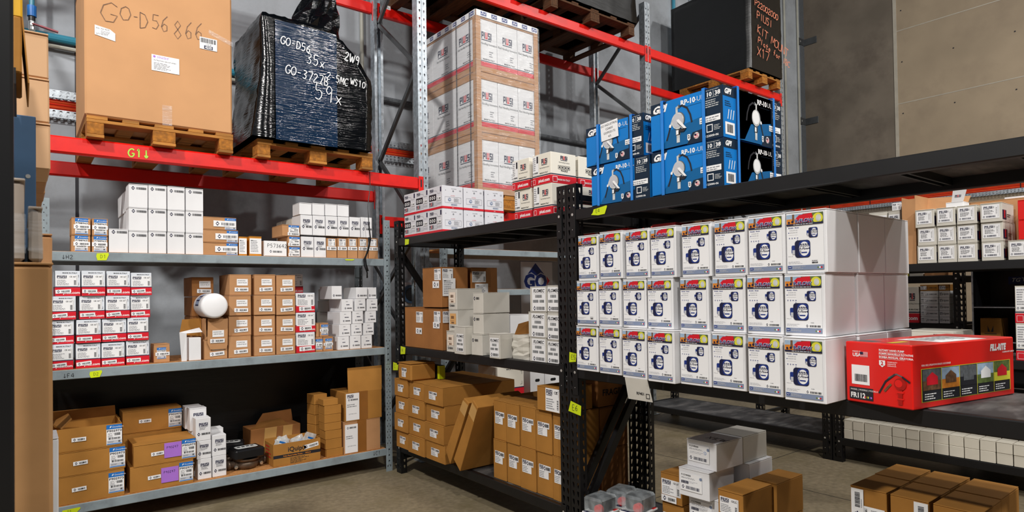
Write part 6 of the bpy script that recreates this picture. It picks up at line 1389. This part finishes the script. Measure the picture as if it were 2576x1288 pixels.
o, _ = pbox('X', XK, 2266, 2311, zk, 722, d=.3, mat=CREAM_C, art=art_cream, label='tall white and red logo carton left of the flat white stack', v=760)
G = 'flat white cartons in the farther shelving'
for c, (u0, u1) in enumerate(((2315, 2360), (2362, 2389))):
    z = zk; h6 = (at(2315, 717, 'X', XK).z - zk) / 6 - .001
    for l in range(6):
        o, z = pbox('X', XK + .01 * c, u0, u1, z, None, h6, d=.3, mat=(WHITE_C if l < 5 else KRAFT_D), st=[('ship', .2, .5, .05, .035), ('bare', .65, .5, .09, .02)], group=G, v=760, label='flat %s carton in the farther shelving, %s column, %s from bottom' % ('white' if l < 5 else 'brown', ('left', 'right')[c], ORD[l]))
for k, (u0, u1, m, lab) in enumerate(((2272, 2285, YELL_I, 'small yellow and blue carton'), (2287, 2322, NG, 'small grey carton'), (2325, 2386, KRAFT, 'low tan carton with yellow tape'))):
    pbox('X', XK + .05, u0, u1, zk2, 682, d=.2, mat=m, v=690, label=lab + ' on the upper farther shelf', rj=.1)
# dark display cabinet
yc0, yc1 = at(2434, 760, 'X', XK).y, at(2620, 760, 'X', XK).y
r = empty('display_cabinet', (XK + .3, (yc0 + yc1) / 2, 0)); thing(r, 'black steel display cabinet with thin shelf edges at the right', 'cabinet')
A, B, C, D = -.25, .25, -(yc0 - yc1) / 2, (yc0 - yc1) / 2 - .02
t = MB(); t.box((B - .01, C, 0), (B, D, 1.75), BLK); t.box((A, D - .01, 0), (B, D, 1.75), BLK); t.box((A, C, 0), (B, C + .01, 1.75), BLK); t.box((A, C, 1.74), (B, D, 1.76), BLK); t.build('cabinet_body', r)
t = MB(); t.box((A - .01, D - .012, 0), (A, D, 1.76), GALV); t.build('edge_strip', r)
for v in (771, 858, 970): z = at(2500, v, 'X', XK + .05).z; t = MB(); t.box((A, C + .01, z - .015), (B - .02, D - .01, z), BLK); t.box((A - .004, C + .01, z - .012), (A, D - .01, z - .004), GALV); t.build('shelf', r)
z = at(2536, 715, 'X', XK + .3).z; p = at(2536, 709, 'X', XK + .53); t = MB(); F = Fr((B - .012, p.y - r.location.y, z), (0, -1, 0), (0, 0, 1)); t.rect(F, 0, 0, .32, .07, RBLUE, 1); t.text(F, 'TRA', .1, .028, .03, WHITE_I, 2, 'l', .04); t.text(F, 'TG', .02, .022, .034, WHITE_I, 2, 'l', .02, 1, .3); t.build('sign', r)
zsh = at(2500, 858, 'X', XK + .05).z
def art_m(b, f, w, d, h): F = f['F']; b.pl(F, [(w * .36, h * .4), (w * .36, h * .68), (w * .48, h * .4)], INK); b.pl(F, [(w * .52, h * .4), (w * .64, h * .68), (w * .64, h * .4)], INK); b.rect(F, w * .2, h * .3, w * .8, h * .33, INK)
o, _ = pbox('X', XK + .06, 2466, 2518, zsh, 800, d=.22, mat=KRAFT_D, flaps=True, art=art_m, label='brown carton with black peaked mark in the dark cabinet')

# ------------------------------------------------------------------ second grey shelving and the wall sign behind the corner
zb1 = at(1300, 727, 'Y', 5.17).z
g2 = longspan('longspan_shelving', 3.2, 5.95, 5.17, .6, 2.05, (.42, .95, zb1, 2.0), 'grey longspan shelving behind the black bay, under the film wrapped stack')
SIGNW = M('sign_white', 'D9DEE6', .4, var=.01)
s0, s1 = at(1311, 658, 'Y', WY - .02), at(1393, 832, 'Y', WY - .02)
t = MB(); w, h = s1.x - s0.x, s0.z - s1.z; t.box((0, -.006, 0), (w, 0, h), SIGNW); F = Fr((0, -.006, 0), (1, 0, 0), (0, 0, 1))
t.pl(F, [(w * .2, h * .82), (w * .46, h * .985), (w * .74, h * .82), (w * .62, h * .85), (w * .48, h * .8), (w * .33, h * .85)], RBLUE, 1); t.text(F, 'GO', w * .46, h * .63, h * .19, RBLUE, 1, 'c', .05, 1.0)
t.pl(F, [(w * .8, h * .8), (w * .91, h * .73), (w * .8, h * .66), (w * .83, h * .73)], RED, 1); t.pl(F, [(w * .2, h * .6), (w * .3, h * .57), (w * .62, h * .57), (w * .74, h * .6), (w * .48, h * .45)], RBLUE, 1)
o = t.build('wall_sign'); o.location = (s0.x, WY - .002, s1.z); thing(o, 'white GO logo sign on the wall behind the grey shelving', 'sign')
G = 'white cartons with hand holes behind the black bay'
HOLE = M('dark_opening', '0A0A0C', .9)
def art_hole(b, f, w, d, h): b.rrect(f['F'], w * .34, h * .5, w * .66, h * .6, h * .045, HOLE, 1)
for k, (u0, u1) in enumerate(((1240, 1283), (1284, 1334), (1335, 1386))):
    o, z = pbox('Y', 5.2, u0, u1, .951, 792, d=.4, mat=WHITE_C, flaps=True, art=art_hole, group=G, label='white carton with hand hole on the rear grey shelving, %s from left, upper shelf' % ORD[k])
for k, (u0, u1) in enumerate(((1334, 1370), (1371, 1412))):
    pbox('Y', 5.2, u0, u1, .421, 925, d=.4, mat=WHITE_C, flaps=True, art=art_hole, group=G, label='white carton with hand hole on the rear grey shelving, %s from left, lower shelf' % ORD[k])
pbox('Y', 5.2, 1252, 1318, .421, 925, d=.35, mat=CREAM_C, art=art_red, label='white and red logo carton low on the rear grey shelving')
G = 'white logo cartons seen below the meter carton shelf'
for k, (u0, u1) in enumerate(((1499, 1516), (1518, 1550), (1552, 1572))):
    pbox('Y', 5.2, u0, u1, .421, 940, d=.4, mat=RW, art=art_red, st=[('ship', .7, .7, .1, .1)], group=G, label='white logo carton glimpsed through the frame below the meter cartons, %s from left' % ORD[k])
# flood light and fan glimpsed behind the corner
o = empty('floodlight', tuple(at(1030, 740, 'Y', WY - .1))); thing(o, 'small white wall fan glimpsed through the far frame braces', 'fan')
t = MB(); t.box((-.14, -.02, -.14), (.14, .08, .14), WHITE_C, .01); t.build('housing', o)
t = MB(); t.tube([(0, -.02, 0), (0, -.05, 0)], .11, BLUE_S, 20); t.tube([(0, -.05, 0), (0, -.055, 0)], .08, BLK, 20); t.build('rotor', o); o.name = 'wall_fan'

# ------------------------------------------------------------------ pallets and big loads on the red rack
def pallet(name, x0, x1, y0, y1, z, label, group, wood=WOOD, deck=True):
    BLOCK = MATS['chip_block'] if wood == WOOD else wood
    r = empty(name, ((x0 + x1) / 2, (y0 + y1) / 2, z)); thing(r, label, 'pallet', group)
    w, d = x1 - x0, y1 - y0
    for fx, bw in ((-w / 2, .1), (-.0725, .145), (w / 2 - .1, .1)):
        for fy in (-d / 2, -.07, d / 2 - .14): t = MB(); t.box((fx, fy, .022), (fx + bw, fy + .14, .1), BLOCK, .003, .002); t.build('block', r)
        t = MB(); t.box((fx, -d / 2, 0), (fx + bw, d / 2, .0215), wood, .002); t.build('bottom_board', r)
    for fy in (-d / 2, -.07, d / 2 - .14): t = MB(); t.box((-w / 2, fy, .1005), (w / 2, fy + .14, .122), wood, .002); t.build('stringer', r)
    nb = 5
    for k in range(nb):
        bw = .12 if k in (0, 2, 4) else .1; x = -w / 2 + (w - bw) * k / (nb - 1); t = MB(); t.box((x, -d / 2, .1225), (x + bw, d / 2, .1445), wood, .002); t.build('deck_board', r)
    return z + .145
G = 'timber pallets on the lower red beams'
zp = 2.6415
x0, x1 = at(218, 345, 'Y', 5.03).x, at(587, 390, 'Y', 5.03).x
zt = pallet('wooden_pallet', x0, x1, 5.03, 6.12, zp, 'orange-brown timber pallet under the large tan carton', G)
bx0, bx1 = at(212, 290, 'Y', 5.035).x, at(586, 343, 'Y', 5.035).x; hB = 1.05; w = bx1 - bx0; dB = .82
o = carton('large_carton', w, dB, hB, M('tan_heavy_board', 'C9976A', .7, var=.03, scale=3, bump=.06, bscale=12, spec=.25), True, None, .012, .004)
o.location = ((bx0 + bx1) / 2, 5.035 + dB / 2, zt + .001); thing(o, 'large tan carton handwritten GO-D56866 on the left pallet', 'carton')
F = faces(w, dB, hB)['F']
def onbox(u, v): p = at(u, v, 'Y', 5.035); return p.x - bx0, p.z - zt
t = MB()
for c, u0, v0, u1, v1 in (('G', 250, 0, 300, 62), ('O', 300, 13, 332, 56), ('-', 333, 25, 350, 60), ('D', 348, 30, 376, 76), ('5', 379, 35, 404, 77), ('6', 403, 38, 427, 84), ('8', 434, 50, 460, 101), ('6', 464, 53, 487, 102), ('6', 489, 55, 513, 104)):
    a0, b1 = onbox(u0, v0); a1, b0 = onbox(u1, v1)
    for st in HW[c]: t.stroke(F, [(a0 + (a1 - a0) * p, b0 + (b1 - b0) * q) for p, q in st], .0045, BRN_I, 2)
t.build('handwriting', o)
def boxlabel(u0, v0, u1, v1, fn, nm, lab=None):
    a0, b1 = onbox(u0, v0); a1, b0 = onbox(u1, v1); t = MB(); G_ = F.sub(a0, b0, 0, .0015); fn(t, G_, a1 - a0, b1 - b0); q = t.build(nm, o)
    if lab: q['label'] = lab
def f1(t, F, w, h): t.pl(F, [(0, h * .25), (w, 0), (w, h * .6), (w * .75, h * .85), (0, h)], PAPER, 1); t.text(F, 'P/N  72518235', w * .06, h * .72, h * .1, INK, 2); t.lines(F, w * .3, h * .4, w * .6, h * .25, 3, GREYINK, 2); t.text(F, 'QTY 60 PCS', w * .06, h * .3, h * .1, INK, 2)
def f2(t, F, w, h): t.rect(F, 0, 0, w, h, PAPER, 1); t.barcode(F, w * .06, h * .55, w * .88, h * .38, INK, 2); t.text(F, '11014', w * .5, h * .38, h * .12, INK, 2, 'c'); t.rect(F, w * .25, h * .04, w * .75, h * .33, NAVY, 2); t.text(F, '4235', w * .5, h * .1, h * .18, WHITE_I, 3, 'c', .03)
def f3(t, F, w, h): t.rect(F, 0, 0, w, h, PAPER, 1); t.disc(F, w * .1, h * .88, h * .07, PURP, 2); t.lines(F, w * .2, h * .8, w * .6, h * .14, 2, PURP, 2); t.text(F, 'FILTRATION GROUP GMBH', w * .08, h * .62, h * .07, INK, 2); t.lines(F, w * .08, h * .08, w * .75, h * .46, 6, GREYINK, 2)
boxlabel(238, 62, 290, 105, f1, 'label', 'white part number sticker'); boxlabel(502, 92, 546, 131, f2, 'label', 'barcode sticker numbered 4235'); boxlabel(381, 136, 451, 189, f3, 'label', 'white address sticker')
boxlabel(408, 264, 433, 318, lambda t, F, w, h: t.rect(F, 0, 0, w, h, CLEARWRAP, 1), 'tape')
boxlabel(525, 75, 586, 132, lambda t, F, w, h: [t.pl(F, [(0, h), (w, h * .55), (w, h * .3), (0, h * .75)], CLEARWRAP, 1)], 'tape')
# second pallet with the black wrapped load
x0, x1 = at(648, 390, 'Y', 5.03).x, at(938, 410, 'Y', 5.03).x
zt = pallet('wooden_pallet', x0, x1, 5.03, 6.12, zp, 'pale timber pallet under the tall black wrapped load', G)
def wrapped(name, prof, y0, y1, z0, mat, label, seed, nz=22, noise=.012, group=None, flare=0.0, tuft=None):
    # prof: list of (x at left, x at right, z)
    rn = random.Random(seed); M_ = 14; vs = []; 
    def edge(a, c, k): return [a + (c - a) * i / k for i in range(k)]
    rows = []
    for i in range(nz + 1):
        z = z0 + (prof[-1][2] - z0) * i / nz
        for (xa, xb, za), (xa2, xb2, zb) in zip(prof, prof[1:]):
            if za <= z <= zb + 1e-6: k = (z - za) / max(1e-6, zb - za); L, R = xa + (xa2 - xa) * k, xb + (xb2 - xb) * k; break
        rows.append((L, R, z))
    n = 4 * M_
    for i, (L, R, z) in enumerate(rows):
        ring = [(x, y0) for x in edge(L, R, M_)] + [(R, y) for y in edge(y0, y1, M_)] + [(x, y1) for x in edge(R, L, M_)] + [(L, y) for y in edge(y1, y0, M_)]
        for k, (x, y) in enumerate(ring):
            q = noise * (1 if 0 < i else .3)
            fl = flare * (1 - i / nz) ** 2
            vs.append((x + rn.uniform(-q, q) - (fl if k > 3 * M_ or k == 0 else 0), y + rn.uniform(-q, q) * (.5 if k < M_ else 1), z + rn.uniform(-q, q)))
    fs = [(i * n + k, i * n + (k + 1) % n, (i + 1) * n + (k + 1) % n, (i + 1) * n + k) for i in range(nz) for k in range(n)]
    c0 = len(vs); L, R, z = rows[-1]; vs.append(((L + R) / 2, (y0 + y1) / 2, z + .01)); fs += [(nz * n + k, nz * n + (k + 1) % n, c0) for k in range(n)]
    t = MB(); o_ = Vector(((prof[0][0] + prof[0][1]) / 2, (y0 + y1) / 2, z0)); t.mesh([Vector(v) - o_ for v in vs], fs, mat); o = t.build(name, smooth=True); o.location = o_ + Vector((0, 0, .4 * noise)); thing(o, label, 'wrapped load', group)
    if tuft:
        x_, y_, z_, w_, h_ = tuft; t = MB(); m = 26; v2 = []
        for j in range(9):
            k = j / 8
            for i in range(m): a = 2 * PI * i / m; rad = (w_ * (1 - .75 * k ** .8)) * (1 + rn.uniform(-.22, .22)); v2.append((x_ - o_.x + rad * math.cos(a) + .12 * k * w_ / .3, y_ - o_.y + rad * .7 * math.sin(a), z_ - o_.z + h_ * k + rn.uniform(-.03, .03)))
        t.mesh(v2, [(j * m + i, j * m + (i + 1) % m, (j + 1) * m + (i + 1) % m, (j + 1) * m + i) for j in range(8) for i in range(m)] + [tuple(range(8 * m, 9 * m))], mat); t.build('gathered_film', o, smooth=False)
    return o
lx0, lx1 = at(672, 360, 'Y', 4.97).x, at(935, 390, 'Y', 4.97).x
G2 = 'black film wrapped loads'
ld = wrapped('wrapped_load', [(lx0 - .02, lx1, zt + .001), (lx0 - .02, lx1 + .01, 3.38), (lx0 - .03, lx1 - .12, 3.56), (lx0 - .035, lx1 - .27, 3.70), (lx0 - .03, lx1 - .5, 3.76)], 4.97, 5.78, zt + .001, BLACKWRAP, 'tall glossy black wrapped load with white handwriting, on the pale pallet', 3, 24, .006, G2, .09, (1.95, 5.28, 3.62, .34, .6))
t = MB(); rn = random.Random(4); q0, q1 = at(694, 350, 'Y', 4.96), at(846, 88, 'Y', 4.96); vs = []
for i in range(15):
    for j in range(15): vs.append((q0.x + (q1.x - q0.x) * i / 14 - ld.location.x, 4.957 + rn.uniform(-.003, .003) - ld.location.y, q0.z + (q1.z - q0.z) * j / 14 - ld.location.z))
t.mesh(vs, [(i * 15 + j, i * 15 + 15 + j, i * 15 + 16 + j, i * 15 + 1 + j) for i in range(14) for j in range(14)], BLUEWRAP); q = t.build('inner_carton', ld, smooth=True); q['label'] = 'blue carton showing through the film'
t = MB()
def wr(u, v, txt, hpx, rot=0.0, wd=.007):
    p = at(u, v, 'Y', 4.96); hsz = hpx / FPX * (p - EYE).length * .98; Fq = Fr((p.x - ld.location.x, 4.951 - ld.location.y, p.z - ld.location.z), (1, 0, 0), (0, 0, 1)); hand(t, Fq.sub(0, 0, math.radians(rot)), txt, 0, 0, hsz, wd, WHITE_I, 1, .8, .62)
wr(704, 109, 'GO-D56', 18, -7); wr(768, 158, '35x', 24, -6); wr(864, 150, '2W9', 20, -10); wr(716, 183, 'GO-3727B', 20, -7); wr(808, 194, '-2-5MC', 17, -9, .006); wr(880, 212, 'WS10', 15, -6, .006); wr(788, 248, '59x', 38, -4)
t.build('handwriting', ld)
# film-wrapped stack of white logo cartons
sx0, sx1, sy0, sy1 = at(1198, 200, 'Y', 4.95).x, at(1358, 250, 'Y', 4.95).x, 4.95, 6.20
zr2 = 2.3845
zt = pallet('wooden_pallet', sx0, sx1, sy0 + .02, sy1 - .02, zr2, 'timber pallet under the film wrapped stack of white logo cartons', G)
zS = at(1198, 22, 'Y', 4.95).z
r = empty('wrapped_load', ((sx0 + sx1) / 2, (sy0 + sy1) / 2, zt + .001)); thing(r, 'clear film wrapped stack of white logo cartons, three layers high', 'wrapped load')
w, d, H = sx1 - sx0 - .03, sy1 - sy0 - .03, zS - zt; lh = H / 3
def art_w(b, f, w, d, h):
    for k, fw in (('F', w), ('L', d)): F = f[k]; b.rect(F, 0, .001, fw, h * .1, RED); b.rect(F, 0, h * .11, fw, h * .125, NAVY); b.piusi(F, fw * .26, h * .56, fw * .46, h * .18, NAVY, RED); b.text(F, 'Fluid Handling Innovation', fw * .5, h * .47, h * .045, INK, 1, 'c', 0, .8, .25); b.lines(F, fw * .62, h * .22, fw * .2, h * .14, 3, GREYINK); b.text(F, 'MADE IN ITALY', fw * .6, h * .145, h * .03, INK, 1, 'c', .02)
for l in range(3):
    zb = l * lh
    t = MB(); t.box((-w / 2, -d / 2, zb + .001), (w / 2, d / 2, zb + lh * .1), KRAFT, .004); t.box((-w / 2, -d / 2, zb + lh * .88), (w / 2, d / 2, zb + lh * .995), KRAFT, .004); t.build('tray', r)
    for i in range(3):
        for j in range(3):
            if i > 0 and j > 0: continue
            cw, cd = w / 3, d / 3; o = carton('carton', cw - .004, cd - .004, lh * .775, WHITE_C, False, art_w); o.parent = r; o.location = (-w / 2 + cw * (i + .5), -d / 2 + cd * (j + .5) + .004, zb + lh * .102)
for (x, y) in ((-w / 2, -d / 2), (w / 2, -d / 2)):
    t = MB(); q = 1 if x < 0 else -1; t.box((min(x - q * .006, x + q * .05), y - .006, .01), (max(x - q * .006, x + q * .05), y - .001, H), KRAFT); t.box((min(x - q * .006, x - q * .001), y - .005, .01), (max(x - q * .006, x - q * .001), y + .05, H), KRAFT); t.build('corner_board', r)
t = MB(); F = Fr((-w / 2, -d / 2 - .009, 0), (1, 0, 0), (0, 0, 1)); L_ = Fr((-w / 2 - .009, d / 2, 0), (0, -1, 0), (0, 0, 1))
for Fq, fw, n in ((F, w, 6), (L_, d, 8)):
    t.rect(Fq, 0, H - .055, fw, H + .004, PAPER, 0)
    for k in range(n): a = fw * (k + .4) / n; t.rect(Fq, a, H - .045, a + .07, H - .004, RBLUE, 1); t.stroke(Fq, [(a + .01, H - .035), (a + .025, H - .015), (a + .045, H - .033), (a + .06, H - .018)], .007, WHITE_I, 2)
t.build('printed_tape', r)
for a in (.18, .62): t = MB(); t.rect(L_, d * (1 - a * .45) - .006, .0, d * (1 - a * .45) + .006, H, INK, 3); t.build('strap', r)
t = MB(); rn = random.Random(8); vs = []; m = 12; nz = 26; n = 4 * m
for i in range(nz + 1):
    z = .001 + H * i / nz; e = .016
    ring = [(-w / 2 - e + (w + 2 * e) * k / m, -d / 2 - e) for k in range(m)] + [(w / 2 + e, -d / 2 - e + (d + 2 * e) * k / m) for k in range(m)] + [(w / 2 + e - (w + 2 * e) * k / m, d / 2 + e) for k in range(m)] + [(-w / 2 - e, d / 2 + e - (d + 2 * e) * k / m) for k in range(m)]
    vs += [(x + rn.uniform(-.004, .004), y + rn.uniform(-.004, .004), z) for x, y in ring]
t.mesh(vs, [(i * n + k, i * n + (k + 1) % n, (i + 1) * n + (k + 1) % n, (i + 1) * n + k) for i in range(nz) for k in range(n)], CLEARWRAP); t.build('stretch_film', r)

# upper level loads
G = 'dark timber pallets on the upper red beams'
zu = 4.6365
for k, (x0, x1, lab) in enumerate(((3.12, 4.22, 'first'), (4.5, 5.85, 'second'))):
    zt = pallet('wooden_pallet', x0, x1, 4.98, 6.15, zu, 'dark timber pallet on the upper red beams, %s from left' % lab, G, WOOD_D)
    wrapped('wrapped_load', [(x0 - .02, x1 + .02, zt + .001), (x0, x1, zt + .9)], 4.96, 6.16, zt + .001, BLACKMATT, 'black wrapped load high on the upper pallet, %s from left, cut by the photo top' % lab, 20 + k, 10, .012, G2)
tx0, tx1 = at(1887, 120, 'Y', 4.95).x, at(1966, 120, 'Y', 4.95).x; ty1 = at(1688, 90, 'X', tx0).y
zt = pallet('wooden_pallet', tx0, tx1, 4.98, min(ty1, 6.2), zu, 'golden timber pallet under the black load marked X17', G, WOOD)
ty1 = min(ty1, 6.5)
ld = wrapped('wrapped_load', [(tx0, tx1, zt + .001), (tx0 + .01, tx1 - .01, at(1890, -60, 'Y', 4.95).z)], 4.95, ty1, zt + .001, BLACKMATT, 'large black wrapped load with orange handwriting above the blue cartons', 31, 14, .006, G2)
t = MB(); OM = M('orange_marker', 'E0876A', .5)
def wr2(u, v, txt, hpx, rot=-6): p = at(u, v, 'Y', 4.94); hsz = hpx / FPX * (p - EYE).length; hand(t, Fr((p.x - ld.location.x, 4.935 - ld.location.y, p.z - ld.location.z), (1, 0, 0), (0, 0, 1)).sub(0, 0, math.radians(rot)), txt, 0, 0, hsz, .012, OM, 1, .62, .95)
for a in ((1897, 12, 'P22002000', 13), (1902, 45, 'PIUSI', 16), (1903, 80, 'KIT MOUNT', 18, -12), (1905, 106, 'Plate for IBC', 13, -12), (1903, 138, 'X17', 20)): wr2(*a)
t.build('handwriting', ld)
# dark loads on the lower level behind the blue cartons
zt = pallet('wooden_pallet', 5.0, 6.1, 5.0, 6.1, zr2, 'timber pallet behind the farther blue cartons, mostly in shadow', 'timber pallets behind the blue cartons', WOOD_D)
wrapped('wrapped_load', [(5.0, 6.1, zt + .001), (5.0, 6.1, 3.0), (5.5, 6.1, 3.25)], 4.98, 6.05, zt + .001, BLACKMATT, 'low black wrapped load with sloping top behind the farther blue cartons', 41, 12, .015, G2)
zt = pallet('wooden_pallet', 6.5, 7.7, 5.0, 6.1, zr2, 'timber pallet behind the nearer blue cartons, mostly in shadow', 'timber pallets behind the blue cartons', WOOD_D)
wrapped('wrapped_load', [(6.45, 7.75, zt + .001), (6.45, 7.75, 3.4), (6.6, 7.6, 3.62)], 4.98, 6.05, zt + .001, BLACKWRAP, 'black wrapped load with gathered film top behind the nearer blue cartons', 42, 12, .02, G2, 0, (7.0, 5.4, 3.55, .3, .32))

# ------------------------------------------------------------------ near left rack and stacks
YN = 2.30
def nx(u, v, Y=YN): return at(u, v, 'Y', Y)
TANL = M('pale_tan_board', 'D3A981', .7, var=.03, scale=4, spec=.25)
G = 'tan cartons high in the near left rack'
vs_ = (428, 311, 200, 86); xr = nx(126, 250).x; zl = [nx(126, v).z for v in vs_]
r = empty('steel_shelving', (-.45, YN + .8, 0)); thing(r, 'dark blue-grey shelving at the left photo edge carrying tan cartons', 'shelving unit')
for k in range(3):
    for j in range(5):
        w = .34; o = carton('carton', w, .26, zl[k + 1] - zl[k] - .002, TANL if j == 0 else KRAFT, True, None, .004, .002); o.location = (xr - w / 2 - .002 * k + random.uniform(-.002, .002), YN + .131 + j * .264, zl[k] + .001)
        thing(o, 'tan carton high in the left rack, %s layer, %s from the front' % (('lower', 'middle', 'upper')[k], ORD[j]), 'carton', G)
        if j == 0: t = MB(); t.rect(faces(w, .26, zl[k + 1] - zl[k])['F'], w * .52, .04, w * .68, zl[k + 1] - zl[k] - .002, TAPE_L, 2); t.build('tape', o)
o_ = r.location
t = MB(); t.box((xr - .75 - o_.x, -.79, zl[0] - .03), (xr - .10 - o_.x, .72, zl[0] - .001), BLUE_S); t.build('shelf_panel', r)
pb = at(59, 400, 'Y', YN - .03).x
for (x, y) in ((pb, -.87), (pb - .1, .75), (pb - .6, -.87), (pb - .6, .75)): t = MB(); t.box((x - .022 - o_.x, y, 0), (x + .028 - o_.x, y + .04, at(60, 298, 'Y', YN - .03).z), BLUE_S, .002); t.disc(Fr((x - .02 - o_.x, y, 1.3), (1, 0, 0), (0, 0, 1)), .03, .6, .006, BOLT, 2, n=10); t.build('upright', r)
G = 'yellow cartons at the upper left'
for k, (u0, u1, v0, v1) in enumerate(((29, 57, -60, 40), (31, 56, 42, 180))):
    a, c = at(u0, v1, 'Y', 1.9), at(u1, v0, 'Y', 1.9); o = carton('carton', c.x - a.x, .25, c.z - a.z, YPAINT if k == 0 else KRAFT_D, False, None, .004); o.location = ((a.x + c.x) / 2, 1.9 + .125, a.z); thing(o, ('yellow carton at the upper left edge, cut by the photo top', 'golden carton below the yellow one at the upper left edge')[k], 'carton', G)
    if k: t = MB(); wq = c.x - a.x; t.poly([(wq / 2, -.125, c.z - a.z), (wq / 2 + .012, -.12, -.02), (wq / 2 + .012, .12, -.02), (wq / 2, .125, c.z - a.z)], KRAFT_D); t.build('flap', o, solid=.003)
p0, p1 = at(-40, 300, 'Y', 1.15), at(34, 300, 'Y', 1.15)
t = MB(); t.box((p0.x, 1.15, 0), (p1.x, 1.21, 2.6), BLACK_S, .004); thing(t.build('steel_post'), 'dark out-of-focus steel post at the left photo edge', 'post')
zy = at(40, 180, 'Y', 1.9).z
t = MB(); t.box((-.75, 1.86, zy - .04), (at(40, 185, 'Y', 1.86).x, 2.2, zy - .002), BLACK_S); t.box((-.75, 2.12, 0), (-.68, 2.19, zy - .04), BLACK_S); t.box((-.75, 1.87, 0), (-.68, 1.93, zy - .04), BLACK_S); thing(t.build('wall_shelf'), 'dark shelf edge carrying the yellow cartons at the upper left', 'shelf')
NEARC = M('near_brown_board', 'A98055', .75, var=.05, scale=4, spec=.25, bump=.1, bscale=16)
NEARG = M('near_greyish_board', 'A3968A', .7, var=.04, scale=4, spec=.25)
G = 'near brown cartons at the left edge'
YF = 1.42
def nearbox(u0, u1, v0, z0, d, m, lab, Y=YF, tilt=0.0, v=None, film_=False):
    a = at(u0, v or 900, 'Y', Y); c = at(u1, v or 900, 'Y', Y); zt = at(u1, v0, 'Y', Y).z
    o = carton('carton', c.x - a.x, d, zt - z0 - .001, m, True, None, .006, .003); o.location = ((a.x + c.x) / 2, Y + d / 2, z0 + .0005); thing(o, lab, 'carton', G)
    if film_:
        t = MB(); F = faces(c.x - a.x, d, zt - z0)['F']; wq = c.x - a.x; t.pl(F, [(0, .02), (wq, .015), (wq, .085), (0, .1)], CLEARWRAP, 3); t.build('tape', o)
    return o, zt
o, z = nearbox(-190, 137, 660, .0, .42, NEARC, 'tall brown carton standing on the floor at the left photo edge', v=1100)
zq = z
nearbox(-190, 65, 449, zq, .4, NEARG, 'greyish taped carton on top of the near stack, taller one', film_=True, v=560)
nearbox(70, 109, 520, zq, .4, NEARG, 'greyish taped carton on top of the near stack, shorter right one', film_=True, v=590)
z_ = 0.0
for k, (v0, u1) in enumerate(((930, 121), (735, 129), (588, 133))):
    o, z_ = nearbox(84, u1, v0, z_, .2, KRAFT, 'brown carton in the stack right behind the near one, %s' % ('bottom', 'middle', 'top')[k], Y=2.02, v=760 if k else 1100)
o, z_ = nearbox(118, 148, 1100, 0, .2, WHITE_C, 'white carton edge between the near stack and the grey shelving', Y=3.2, v=1150)
